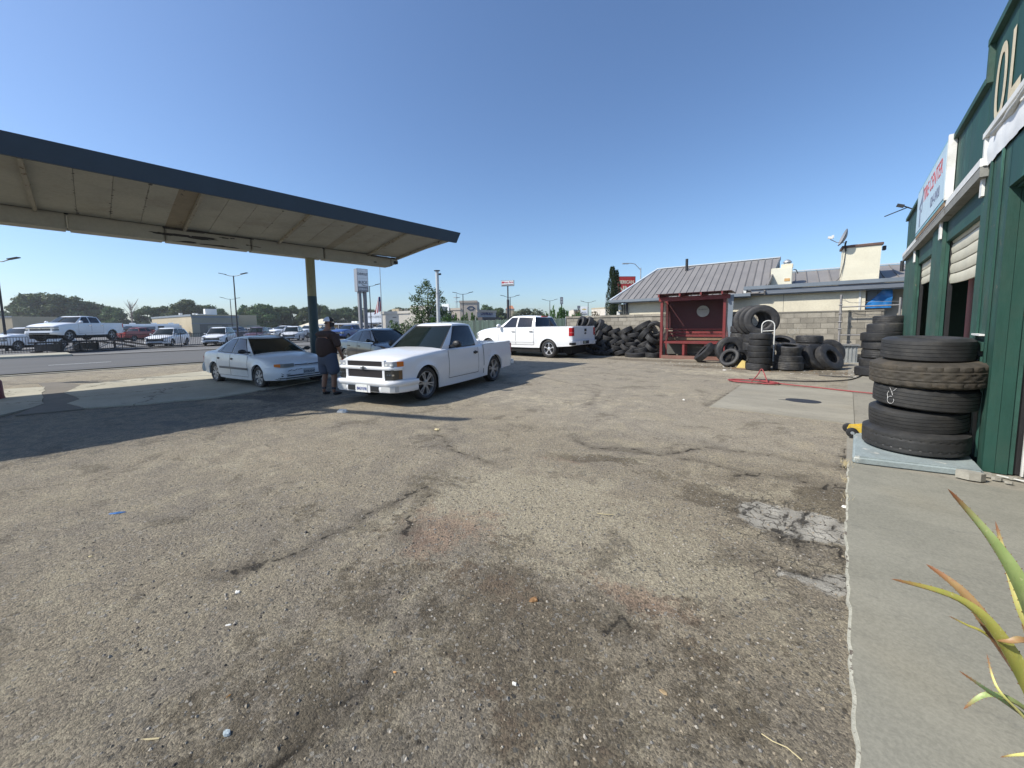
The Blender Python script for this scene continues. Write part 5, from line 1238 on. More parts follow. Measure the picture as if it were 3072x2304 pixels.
    def side_patch(s, c4, off, side, th=.004, nu=8, nv=6):
        """c4: (x,t) corners front-bottom, rear-bottom, rear-top, front-top"""
        rows = []
        for j in range(nv + 1):
            v = j / nv; row = []
            for i in range(nu + 1):
                u = i / nu
                xb = c4[0][0] + (c4[1][0] - c4[0][0]) * u; tb = c4[0][1] + (c4[1][1] - c4[0][1]) * u
                xt = c4[3][0] + (c4[2][0] - c4[3][0]) * u; tt = c4[3][1] + (c4[2][1] - c4[3][1]) * u
                x, t = xb + (xt - xb) * v, tb + (tt - tb) * v
                p = s.gh_side(x, t, off); row.append((p[0], p[1] * side, p[2]))
            rows.append(row)
        m_ = MB(); m_.grid(rows); return m_
    def wind_patch(s, y0, t0, t1, off, rear=False, y1=None):
        rows = []
        for j in range(9):
            t = t0 + (t1 - t0) * j / 8; w_ = s.gh_w(t) * .95; row = []
            for i in range(13): row.append(s.gh_front(w_ * y0 * (2 * i / 12 - 1), t, off, rear))
            rows.append(row)
        m_ = MB(); m_.grid(rows); return m_
    def plan(s, q, front=True, z=None):
        """walk round the nose (or tail) in plan: q = arc length from the centre line, + to the left"""
        if not hasattr(s, '_pl'): s._pl = {}
        k = front
        if k not in s._pl:
            pts = []; N = 60
            x0 = s.nose if front else s.tail; sg = -1 if front else 1
            pts.append((x0, 0.0)); pts.append((x0, s.w(x0)))
            for i in range(1, N): x = x0 + sg * 1.1 * i / N; pts.append((x, s.w(x)))
            L = [0]
            for a, b_ in zip(pts[:-1], pts[1:]): L.append(L[-1] + math.hypot(a[0] - b_[0], a[1] - b_[1]))
            s._pl[k] = (pts, L)
        pts, L = s._pl[k]; a = abs(q); i = max(0, min(len(L) - 2, next((j for j in range(len(L) - 1) if L[j + 1] >= a), len(L) - 2)))
        t = (a - L[i]) / (L[i + 1] - L[i]); p0, p1 = pts[i], pts[i + 1]
        x, y = p0[0] + (p1[0] - p0[0]) * t, p0[1] + (p1[1] - p0[1]) * t
        tx, ty = p1[0] - p0[0], p1[1] - p0[1]; l_ = math.hypot(tx, ty) or 1; nx_, ny_ = (ty / l_, -tx / l_) if front else (-ty / l_, tx / l_)
        if i == 0: nx_, ny_ = (1, 0) if front else (-1, 0)
        if q < 0: y, ny_ = -y, -ny_
        return x, y, nx_, ny_
    def strip(s, q0, q1, z00, z01, z10, z11, off, th=.03, front=True, n_=14, bulge=0.0):
        """solid band round the nose: from q0 to q1, bottom/top heights at both ends"""
        m_ = MB(); outr = []; rows = []
        V = 4
        for j in range(V + 1):
            v = j / V; row = []
            for i in range(n_ + 1):
                u = i / n_; q = q0 + (q1 - q0) * u; x, y, a, b_ = s.plan(q, front)
                lo = z00 + (z10 - z00) * u; hi = z01 + (z11 - z01) * u; o = off + bulge * sin(pi * v)
                row.append((x + a * o, y + b_ * o, lo + (hi - lo) * v))
            rows.append(row)
        inner = [[(s.plan(q0 + (q1 - q0) * i / n_, front)[0] + s.plan(q0 + (q1 - q0) * i / n_, front)[2] * (off - th), s.plan(q0 + (q1 - q0) * i / n_, front)[1] + s.plan(q0 + (q1 - q0) * i / n_, front)[3] * (off - th), r_[i][2]) for i in range(n_ + 1)] for r_ in (rows[0], rows[-1])]
        allr = [inner[0]] + rows + [inner[1]]
        m_.grid(allr); m_.add([r_[0] for r_ in allr], [tuple(range(len(allr)))]); m_.add([r_[-1] for r_ in allr], [tuple(range(len(allr)))])
        return m_
    def panel(s, x0, x1, z0, z1, side, off=.003, nx_=14, nz=8):
        """skin panel on the body side; z0 and z1 may be functions of x"""
        rows = []
        for j in range(nz + 1):
            row = []
            for i in range(nx_ + 1):
                x = x0 + (x1 - x0) * i / nx_; a = z0(x) if callable(z0) else z0; b_ = z1(x) if callable(z1) else z1; z = a + (b_ - a) * j / nz
                row.append((x, (s.side_y(x, z) + off) * side, z))
            rows.append(row)
        m_ = MB(); m_.grid(rows); return m_
    def seam(s, x0, x1, z0, z1, side, wd=.011, off=.002):
        m_ = MB()
        for (a, b_, c_, d) in ((x0 - wd / 2, x0 + wd / 2, z0, z1), (x1 - wd / 2, x1 + wd / 2, z0, z1)):
            rows = [[(x, (s.side_y(x, z) + off + .003) * side, z) for x in (a, b_)] for z in [c_ + (d - c_) * k / 10 for k in range(11)]]
            m_.grid(rows)
        rows = [[(x, (s.side_y(x, z) + off + .003) * side, z) for x in [x0 + (x1 - x0) * k / 10 for k in range(11)]] for z in (z0 - wd / 2, z0 + wd / 2)]
        m_.grid(rows); return m_

WH = {}
def wheel_meshes(r_, rim, wd, style, face):
    k = (r_, rim, wd, style)
    if k in WH: return WH[k]
    t = MB(); h = wd / 2
    t.lathe([(rim - .01, -h * .8), (rim + .005, -h * .95), (rim + (r_ - rim) * .5, -h * 1.03), (r_ - .03, -h * .92), (r_ - .008, -h * .78), (r_, -h * .6), (r_, -h * .2), (r_ - .008, -h * .18), (r_ - .008, -h * .12), (r_, -h * .1), (r_, h * .1), (r_ - .008, h * .12), (r_ - .008, h * .18), (r_, h * .2), (r_, h * .6), (r_ - .008, h * .78), (r_ - .03, h * .92), (rim + (r_ - rim) * .5, h * 1.03), (rim + .005, h * .95), (rim - .01, h * .8)], 40, 'y', close=True)
    tm = t.mesh('tyre', m_rubber, smooth=35)
    b = MB(); b.lathe([(rim, h * .8), (rim - .018, h * .82), (rim - .022, h * .55), (rim - .03, -h * .7), (rim - .01, -h * .8), (rim, -h * .7)], 36, 'y', close=True)
    if style == 'split6' or style == 'twin5':
        k_ = 6 if style == 'split6' else 5
        for i in range(k_):
            for d in (-.17, .17):
                a = 2 * pi * i / k_ + .2; a1 = a + d * .9; a0 = a + d * .75
                p0 = Vector((rim * .22 * cos(a0), h * .66, rim * .22 * sin(a0))); p1 = Vector((rim * .95 * cos(a1), h * .70, rim * .95 * sin(a1)))
                b.beam(p0, p1, .019, .022)
            a = 2 * pi * i / k_ + .2; b.beam((rim * .86 * cos(a - .14), h * .68, rim * .86 * sin(a - .14)), (rim * .86 * cos(a + .14), h * .68, rim * .86 * sin(a + .14)), .016, .018)
        b.lathe([(.001, h * .8), (.04, h * .8), (rim * .30, h * .68), (rim * .30, h * .5)], 20, 'y')
    elif style == 'five':
        for i in range(5):
            a = 2 * pi * i / 5 + .3
            V = []
            for rr_, hw, yy_ in ((rim * .20, .30, .62), (rim * .55, .17, .68), (rim * .97, .26, .74)):
                for sg in (-1, 1): V.append((rr_ * cos(a + sg * hw * (.62 if rr_ > rim * .3 else 1)), h * yy_, rr_ * sin(a + sg * hw * (.62 if rr_ > rim * .3 else 1))))
            V += [(x, y - .02, z) for x, y, z in V]
            b.add(V, [(0, 2, 3, 1), (2, 4, 5, 3), (6, 7, 9, 8), (8, 9, 11, 10), (0, 6, 8, 2), (2, 8, 10, 4), (1, 3, 9, 7), (3, 5, 11, 9)])
        b.lathe([(.001, h * .76), (.035, h * .76), (rim * .27, h * .64), (rim * .27, h * .45)], 20, 'y')
    elif style == 'cover':   # steel wheel with slotted cover
        for i in range(7):
            a = 2 * pi * i / 7
            V = []
            for rr_, yy_ in ((rim * .25, .78), (rim * .75, .72), (rim * .98, .80)):
                for sg in (-1, 1): V.append((rr_ * cos(a + sg * .27), h * yy_, rr_ * sin(a + sg * .27)))
            V += [(x, y - .015, z) for x, y, z in V]
            b.add(V, [(0, 2, 3, 1), (2, 4, 5, 3), (6, 7, 9, 8), (8, 9, 11, 10), (0, 6, 8, 2), (2, 8, 10, 4), (1, 3, 9, 7), (3, 5, 11, 9)])
        b.lathe([(.001, h * .84), (rim * .3, h * .78), (rim * .3, h * .6)], 20, 'y')
    else:
        for i in range(6): a = 2 * pi * i / 6; b.beam((0, h * .66, 0), (rim * .97 * cos(a), h * .70, rim * .97 * sin(a)), .06, .03)
        b.lathe([(.001, h * .76), (rim * .25, h * .66), (rim * .25, h * .5)], 16, 'y')
    rm = b.mesh('rim', face, smooth=40)
    d = MB(); d.lathe([(.001, h * .2), (rim - .02, h * .2), (rim - .02, h * .05), (.001, h * .05)], 28, 'y'); d.lathe([(.001, h * .42), (rim * .62, h * .42), (rim * .62, h * .3)], 24, 'y')
    dm = d.mesh('brake', m_blk)
    WH[k] = (tm, rm, dm); return WH[k]
def add_wheels(root, car, style, rim, wd, face=None, steer=0.0):
    P = car.P; tm, rm, dm = wheel_meshes(P['wr'], rim, wd, style, face or m_alloy)
    for x, st_ in ((car.xf, steer), (car.xr, 0)):
        for sd in (1, -1):
            o = inst(dm, 'wheel', root, (x, sd * (car.W - wd / 2 - P.get('inset', .02)), P['wr']), (0, 0, (0 if sd > 0 else pi) + st_))
            inst(tm, 'tyre', o); inst(rm, 'rim', o)
def mirror_mb(car, x, z, side, size, col_b, parent, y0=None):
    m_ = MB(); y = (y0 or car.P['gh']['w0']) ; sx, sy, sz = size
    rows = []
    for (k, f) in ((-1, .35), (-.85, .8), (-.4, 1), (.4, 1), (.85, .75), (1, .3)):
        rows.append([(x + k * sx / 2, side * (y + .06 + sy / 2 + sy / 2 * f * cos(a)), z + sz / 2 + sz / 2 * f * sin(a)) for a in [2 * pi * i / 12 for i in range(13)]])
    m_.grid(rows); m_.add(rows[0][:-1], [tuple(range(12))]); m_.add(rows[-1][:-1], [tuple(range(12))])
    m_.beam((x, side * (y - .03), z + sz * .2), (x, side * (y + .10), z + sz * .35), .07, .05)
    return m_.build('mirror', col_b, parent, smooth=50)
def plate(root, pos, rot, txt, w_=.30, h_=.15, col=(.75, .76, .72), tc=(.05, .07, .25)):
    m_ = MB(); m_.b2((-w_ / 2, -h_ / 2, 0), (w_ / 2, h_ / 2, .006)); o = m_.build('number_plate', M('plate', col, .5, 0, .03, 5, fine=0), root, loc=pos, rot=rot)
    if txt: text_obj('number', txt, .085, M('plate_ink', tc, .5, 0, 0, 5, fine=0), o, (0, -.01, .0075), (0, 0, 0), .001, bold=.002, sx=.85)
    return o
def common(name, label, P, paint, loc, rz, group=None, cat='car', scale=1.0, bed=None, frame=None):
    car = Car(P); root = thing(name, label, cat, loc, rz, group); root.scale = (scale,) * 3
    car.body(bed).build('body', [paint, m_dark], root, smooth=48)
    ch = MB(); ch.b2((car.tail + .25, -car.W + .42, .2), (car.nose - .25, car.W - .42, .55)); ch.b2((car.xf + P['arch'] + .02, -car.W + .15, .22), (car.nose - .18, car.W - .15, .5)); ch.b2((car.xr + P['arch'] + .03, -car.W + .1, .24), (car.xf - P['arch'] - .03, car.W - .1, .5)); [ch.b2((c_ - P['arch'] - .03, -car.W + .33, .25), (c_ + P['arch'] + .03, car.W - .33, P['wr'] + P['arch'] * .8)) for c_ in (car.xf, car.xr)]; ch.build('underbody', m_dark, root)
    car.greenhouse().build('cabin', paint, root, smooth=38)
    for r_, nme in ((False, 'windscreen'), (True, 'rear_window')):
        o = car.wind_patch(.97, .02, .95, .004, r_).build(nme + '_trim', m_blk, root, smooth=180); car.wind_patch(.92, .06, .90, .009, r_).build(nme, m_wind if not r_ else m_glass, root, smooth=180)
    return car, root
def windows(car, root, wins, trim=True, tw=.018):
    for sd in (1, -1):
        for c4 in wins:
            cx_ = sum(p[0] for p in c4) / 4; ct = sum(p[1] for p in c4) / 4
            if trim: car.side_patch([(p[0] + (tw if p[0] > cx_ else -tw), p[1] + (.045 if p[1] > ct else -.045)) for p in c4], .004, sd).build('window_trim', m_blk, root, smooth=180)
            car.side_patch(c4, .009, sd).build('side_window', m_glass, root, smooth=180)

# ---- white regular-cab pickup with the mesh grille
P1 = dict(wb=2.825, fo=.84, ro=1.10, W=1.72, wr=.345, arch=.392, sill=.22, cf=.42, tf=.16, cr=.2, tr=.06, tum=.055,
          zb=[(-3, .34), (-1.9, .32), (-1.0, .22), (1.0, .20), (1.9, .26), (2.3, .30)],
          sh=[(-2.6, 1.045), (-.95, 1.03), (-.2, 1.02), (.75, 1.00), (1.5, .955), (2.0, .90), (2.26, .835)],
          top=[(-2.6, 1.05), (.6, 1.06), (.9, 1.06), (1.4, 1.03), (1.9, .985), (2.15, .93), (2.26, .865)],
          gh=dict(x0=.92, x1=.16, x2=-.62, x3=-.80, w0=.80, w1=.60, bow=.13, cfr=.03, crr=.0, crown=.035,
                  belt=[(-.9, 1.03), (1.0, .99)], roof=[(-.8, 1.53), (-.3, 1.575), (.2, 1.56), (1.0, 1.49)]))
def pickup1():
    car, root = common('pickup_truck', 'white regular-cab pickup with a black mesh grille parked nose towards the lot', P1, m_white, (-7.67, 5.84, 0), R(-75.5), cat='pickup truck', bed=(-.84, .62))
    windows(car, root, [[(.56, .05), (-.52, .05), (-.50, .88), (.13, .88)]], tw=.03)
    # bed rail caps, cab gap
    m_ = MB(); m_.b2((-.845, -.8, .5), (-.825, .8, 1.02)); m_.build('bed_gap', m_blk, root)
    for sd in (1, -1):
        m_ = MB(); rows = [[(x, sd * (car.side_y(x, 1.04) - d), 1.062 + .004 * (d > 0) * (d < .1)) for x in [-2.50 + 1.63 * k / 10 for k in range(11)]] for d in (-.004, .0, .08, .09)]; m_.grid(rows); m_.build('bed_rail', m_white, root)
        # door
        car.seam(-.58, .66, .36, .99, sd).build('door_seam', m_blk, root)
        d = car.panel(-.575, .655, .37, .985, sd).build('door', m_white, root, smooth=180)
        h_ = MB(); yy_ = car.side_y(-.42, .86) + .003; h_.box((-.44, sd * (yy_ + .014), .865), (.15, .03, .05)); h_.lathe([(.001, 0), (.042, 0), (.042, .014), (.001, .014)], 14, 'y', (-.44, sd * yy_ if sd > 0 else -yy_ - .014, .865)); o = h_.build('handle', m_blk, d)
        mirror_mb(car, .50, 1.03, sd, (.13, .22, .17), m_blk, root, .80)
        car.seam(-.84, -.835, .3, 1.03, sd, .014).build('bed_seam', m_blk, root)
        m_ = MB(); cx_, cz = -1.12, .80
        ring = [(cx_ + .075 * cos(a), cz + .085 * sin(a)) for a in [2 * pi * i / 20 for i in range(21)]]
        rows = [[(x + (x - cx_) * k, sd * (car.side_y(x, z) + .004), z + (z - cz) * k) for (x, z) in ring] for k in (0, .05)]; m_.grid(rows)
        if sd > 0: m_.build('fuel_door', M('seam_grey', (.35, .36, .37), .5), root)
        # tail lamp
        car.strip(sd * .70, sd * .90, .72, 1.0, .72, 1.0, .004, .02, False).build('tail_light', m_redlens, root, smooth=40)
        car.strip(sd * .52, sd * .80, .745, .86, .755, .865, .012, .03).build('headlight', m_lens, root, smooth=40)
        for q_ in (.58, .70):
            car.strip(sd * (q_ - .03), sd * (q_ + .03), .785, .815, .785, .815, .018, .02).build('lamp_element', m_trim, root)
        car.strip(sd * .80, sd * .93, .755, .865, .77, .86, .013, .03).build('turn_signal', m_amber, root, smooth=40)
        car.strip(sd * .50, sd * .90, .50, .71, .52, .70, .010, .03).build('lower_lamp', M('smoked_lens', (.035, .035, .033), .12, 0, .05, 5, fine=0, coat=.8), root, smooth=40)
        for q_ in (.60, .66, .72): car.strip(sd * (q_ - .022), sd * (q_ + .022), .595, .625, .595, .625, .016, .02).build('lamp_element', m_chrome, root)
        car.strip(sd * .83, sd * .90, .53, .69, .53, .69, .013, .02).build('side_marker', M('dim_amber', (.10, .05, .02), .2, 0, 0, 5, fine=0, coat=.8), root)
        car.strip(sd * .48, sd * .80, .285, .40, .29, .40, .078, .02, True).build('fog_lens', M('pale_fog_panel', (.52, .53, .52), .35, 0, .05, 5, fine=0), root)
    # grilles
    m_mesh = M('grille_mesh', (.018, .015, .016), .5, 0, .1, 20, fine=.03)
    for (z0, z1, q) in ((.765, .865, .49), (.545, .70, .46)):
        car.strip(-q, q, z0, z1, z0, z1, .004, .02).build('grille', m_mesh, root)
        m_ = MB(); k = 0
        z = z0 + .01
        while z < z1:
            y = -q + (.025 if k % 2 else 0)
            while y < q - .03:
                for (dy, dz) in ((.025, .014), (.025, -.014)):
                    x_, y_, a, b_ = car.plan(y + .0); x2, y2, _, _ = car.plan(y + .025)
                    if z0 < z + dz < z1: m_.beam((x_ + .012, y_, z), (x2 + .012, y2, z + dz), .005, .005)
                y += .05
            z += .028; k += 1
        o = m_.build('grille_mesh', M('grille_wire', (.10, .085, .085), .4, .2, .1, 9), root); o['kind'] = 'stuff'
    car.strip(-.90, .90, .70, .765, .70, .765, .028, .05, bulge=.012).build('grille_bar', m_white, root, smooth=60)
    car.strip(-.53, .53, .865, .885, .865, .885, .02, .05).build('grille_frame', m_white, root, smooth=60)
    for sd in (1, -1): car.strip(sd * .47, sd * .525, .50, .88, .50, .88, .018, .05).build('grille_frame', m_white, root, smooth=60)
    car.strip(-.53, .53, .505, .545, .505, .545, .02, .05).build('grille_frame', m_white, root, smooth=60)
    car.strip(-1.22, 1.22, .40, .50, .40, .50, .085, .12, bulge=.02, n_=28).build('bumper', m_white, root, smooth=60)
    car.strip(-1.22, 1.22, .255, .40, .28, .40, .062, .12, bulge=.015, n_=28).build('bumper', m_white, root, smooth=60)
    car.strip(-.42, .42, .285, .385, .285, .385, .080, .02).build('bumper_opening', m_blk, root)
    car.strip(-.20, .20, .26, .40, .26, .40, .084, .02).build('bumper_centre', m_white, root)
    # bow-tie shaped badge
    m_ = MB(); pts = [(-.085, -.014), (-.025, -.014), (-.03, -.03), (.03, -.03), (.025, -.014), (.085, -.014), (.07, .014), (.025, .014), (.03, .03), (-.03, .03), (-.025, .014), (-.075, .014)]
    x_ = car.nose + .045; m_.add([(x_, y, z + .732) for y, z in pts] + [(x_ + .012, y * .9, z * .9 + .732) for y, z in pts], [tuple(range(12)), tuple(range(12, 24))] + [(i, (i + 1) % 12, 12 + (i + 1) % 12, 12 + i) for i in range(12)])
    m_.build('badge', m_chrome, root)
    plate(root, (car.nose + .086, -.02, .335), (R(90), 0, R(90)), '8M39398')
    car.strip(-.86, .86, .40, .52, .40, .52, .07, .1, False).build('rear_bumper', m_white, root, smooth=60)
    for y0, y1 in ((.58, .02), (.05, -.50)):
        m_ = MB(); p0 = car.gh_front(y0, .03, .02); p1 = car.gh_front(y1, .10, .022); m_.beam(p0, p1, .018, .012); m_.build('wiper', m_blk, root)
    m_ = MB(); m_.b2((-.80, -.55, 1.05), (-.79, .55, 1.06)); m_.beam((-.9, -.75, .98), (-2.4, -.75, .98), .03, .03); m_.beam((-.9, .75, .98), (-2.4, .75, .98), .03, .03); m_.build('bed_liner', m_blk, root)
    add_wheels(root, car, 'split6', .262, .23)
pickup1()

# ---- white compact saloon with the cracked bumper
P2 = dict(wb=2.465, fo=.87, ro=.98, W=1.69, wr=.295, arch=.335, sill=.2, cf=.55, tf=.26, cr=.5, tr=.2, tum=.07, flare=.012,
          zb=[(-2.3, .30), (-1.8, .28), (-.9, .19), (.9, .19), (1.6, .22), (2.1, .24)],
          sh=[(-2.21, .74), (-2.1, .84), (-1.6, .90), (-.6, .88), (.6, .85), (1.2, .79), (1.7, .70), (1.95, .62), (2.10, .50)],
          top=[(-2.21, .78), (-2.1, .90), (-1.6, .96), (-.6, .93), (.6, .92), (.95, .905), (1.4, .86), (1.8, .76), (2.0, .67), (2.10, .55)],
          gh=dict(x0=.98, x1=.16, x2=-.72, x3=-1.50, w0=.755, w1=.52, bow=.18, cfr=.06, crr=.09, crown=.04,
                  belt=[(-1.6, .93), (-.5, .88), (1.0, .855)], roof=[(-1.5, 1.20), (-.9, 1.28), (-.3, 1.32), (.2, 1.30), (1.0, 1.17)]))
def saloon_white():
    car, root = common('saloon_car', 'aged white saloon with a cracked front bumper parked under the canopy', P2, m_white_old, (-12.595, 3.491, 0), R(10.6), cat='car', scale=.975)
    windows(car, root, [[(.62, .06), (-.20, .06), (-.22, .90), (.12, .90)], [(-.27, .06), (-.90, .06), (-.72, .86), (-.29, .90)], [(-.94, .06), (-1.16, .06), (-.84, .70), (-.77, .80)]], tw=.016)
    for sd in (1, -1):
        for (x0, x1) in ((-.235, .72), (-1.02, -.245)):
            zl = .27; car.seam(x0, x1, zl, .86, sd, .009).build('door_seam', m_blk, root)
            d = car.panel(x0 + .005, x1 - .005, zl + .005, lambda x: sinterp(P2['sh'], x) - .005, sd).build('door', m_white_old, root, smooth=180)
            h_ = MB(); xh = x0 + .10; h_.box((xh, sd * (car.side_y(xh, .73) + .008), .735), (.10, .02, .05)); h_.build('handle', m_blk, d)
        m_ = MB(); rows = [[(x, sd * (car.side_y(x, z) + .012), z) for x in [-.86 + 1.62 * k / 14 for k in range(15)]] for z in (.455, .475, .50, .515)]; m_.grid(rows); m_.build('rubbing_strip', M('grey_strip', (.10, .11, .12), .5, 0, .05, 5, fine=0), root)
        mirror_mb(car, .63, .90, sd, (.11, .19, .115), m_blk, root, .74)
        car.strip(sd * .36, sd * .70, .575, .655, .57, .66, .006, .02).build('headlight', m_lens_dim, root, smooth=40); car.strip(sd * .70, sd * .86, .57, .66, .585, .65, .008, .02).build('turn_signal', m_amber, root, smooth=40)
        car.strip(sd * .55, sd * .88, .62, .76, .62, .76, .004, .02, False).build('tail_light', m_redlens, root)
    car.strip(-.34, .34, .60, .622, .60, .622, .008, .02).build('grille', m_blk, root)
    m_ = MB(); m_.lathe([(.001, .02), (.022, .018), (.026, 0)], 16, 'x', (car.nose + .005, 0, .615)); m_.build('badge', m_chrome, root)
    car.strip(-1.15, 1.15, .24, .55, .26, .55, .035, .06, bulge=.03, n_=30).build('bumper', m_white_old, root, smooth=60)
    car.strip(-.66, .66, .335, .365, .335, .365, .062, .02, bulge=.003).build('bumper_slot', m_blk, root); car.strip(-.70, .70, .275, .30, .275, .30, .058, .02).build('bumper_slot', m_blk, root)
    cr_ = MB()
    for (q, z, l_, a) in ((-.55, .47, .10, .3), (-.44, .485, .07, -.2), (-.36, .49, .05, .4), (-.66, .42, .07, -.5), (-.60, .38, .1, .15), (-.30, .495, .12, .1), (-.74, .30, .18, .12), (-.80, .28, .12, -.2)):
        x_, y_, a_, b_ = car.plan(q); x2, y2, _, _ = car.plan(q + l_ * cos(a)); o_ = .068 if z > .35 else .064; cr_.beam((x_ + a_ * o_, y_ + b_ * o_, z), (x2 + a_ * o_, y2 + b_ * o_, z + l_ * sin(a)), .008, .010)
    o = cr_.build('bumper_crack', m_blk, root); o['kind'] = 'stuff'
    plate(root, (car.nose + .068, 0, .425), (R(90), 0, R(90)), '5WRA547', .31, .15, (.40, .42, .42), (.04, .05, .08))
    car.strip(-.95, .95, .30, .55, .30, .55, .03, .06, False, bulge=.03).build('rear_bumper', m_white_old, root, smooth=60)
    m_ = MB(); m_.tube([(-1.75, .5, .95), (-1.85, .5, 1.12)], .004, 4); m_.build('aerial', m_blk, root)
    add_wheels(root, car, 'cover', .20, .19, M('dull_wheel_cover', (.34, .35, .36), .45, .5, .1, 5, fine=.05))
saloon_white()

# ---- dark saloon, nose to the right
P3 = dict(wb=2.776, fo=.96, ro=1.07, W=1.82, wr=.328, arch=.365, sill=.2, cf=.6, tf=.26, cr=.6, tr=.22, tum=.07, flare=.012,
          zb=[(-2.5, .32), (-1.9, .28), (-1, .2), (1, .2), (1.8, .22), (2.4, .25)],
          sh=[(-2.46, .84), (-2.3, .93), (-1.7, .98), (-.6, .95), (.6, .91), (1.3, .85), (1.9, .74), (2.2, .65), (2.35, .54)],
          top=[(-2.46, .88), (-2.3, 1.01), (-1.7, 1.06), (-.6, 1.0), (.7, .99), (1.0, .97), (1.5, .92), (2.0, .81), (2.25, .69), (2.35, .58)],
          gh=dict(x0=1.15, x1=.28, x2=-.80, x3=-1.72, w0=.80, w1=.56, bow=.18, cfr=.07, crr=.10, crown=.045,
                  belt=[(-1.8, 1.02), (-.5, .95), (1.2, .915)], roof=[(-1.7, 1.26), (-1.0, 1.36), (-.3, 1.42), (.3, 1.40), (1.2, 1.25)]))
def saloon_dark():
    car, root = common('saloon_car', 'shiny black saloon with silver wheels parked behind the man', P3, m_black_car, (-14.05, 7.98, 0), R(-2.0), cat='car')
    windows(car, root, [[(.80, .06), (-.22, .06), (-.22, .88), (.22, .88)], [(-.29, .06), (-1.02, .06), (-.82, .84), (-.31, .88)], [(-1.07, .06), (-1.38, .06), (-.98, .66), (-.88, .78)]], tw=.016)
    for sd in (1, -1):
        for (x0, x1) in ((-.255, .88), (-1.15, -.265)):
            car.seam(x0, x1, .28, .93, sd, .008).build('door_seam', m_dark, root)
            d = car.panel(x0 + .005, x1 - .005, .285, lambda x: sinterp(P3['sh'], x) - .005, sd).build('door', m_black_car, root, smooth=180)
            h_ = MB(); xh = x0 + .14; h_.box((xh, sd * (car.side_y(xh, .80) + .014), .80), (.16, .028, .035)); h_.build('handle', m_black_car, d)
        m_ = MB(); rows = [[(lambda p: (p[0], p[1] * sd, p[2]))(car.gh_side(x, t, .012)) for x in [-1.42 + 2.26 * k / 14 for k in range(15)]] for t in (-.01, .03)]; m_.grid(rows); m_.build('chrome_strip', m_chrome, root)
        mirror_mb(car, .80, .96, sd, (.12, .19, .13), m_black_car, root, .79)
        car.strip(sd * .42, sd * .92, .60, .72, .62, .74, .006, .02).build('headlight', m_lens, root); car.strip(sd * .5, sd * .95, .72, .88, .72, .88, .004, .02, False).build('tail_light', m_redlens, root)
    car.strip(-.4, .4, .55, .66, .55, .66, .006, .02).build('grille', m_blk, root)
    car.strip(-1.2, 1.2, .25, .52, .27, .52, .03, .06, bulge=.02, n_=28).build('bumper', m_black_car, root, smooth=60)
    add_wheels(root, car, 'five', .225, .215)
saloon_dark()

# ---- large crew-cab pickup (built once, used twice and, simplified, further off)
P4 = dict(wb=3.645, fo=.98, ro=1.20, W=2.03, wr=.405, arch=.475, sill=.40, cf=.5, tf=.14, cr=.2, tr=.05, tum=.045, flare=.035, archk=.95,
          zb=[(-3.1, .56), (-2.5, .52), (-1.2, .44), (1.2, .44), (2.4, .46), (2.8, .50)],
          sh=[(-3.03, 1.37), (-1.1, 1.365), (.4, 1.35), (1.2, 1.33), (1.8, 1.29), (2.4, 1.20), (2.8, 1.10)],
          top=[(-3.03, 1.37), (.9, 1.40), (1.3, 1.40), (2.0, 1.37), (2.5, 1.30), (2.72, 1.20), (2.8, 1.12)],
          gh=dict(x0=1.38, x1=.52, x2=-.93, x3=-1.10, w0=.93, w1=.72, bow=.16, cfr=.04, crr=.0, crown=.04,
                  belt=[(-1.2, 1.36), (1.4, 1.31)], roof=[(-1.1, 1.80), (-.6, 1.86), (.2, 1.88), (.6, 1.86), (1.4, 1.72)]))
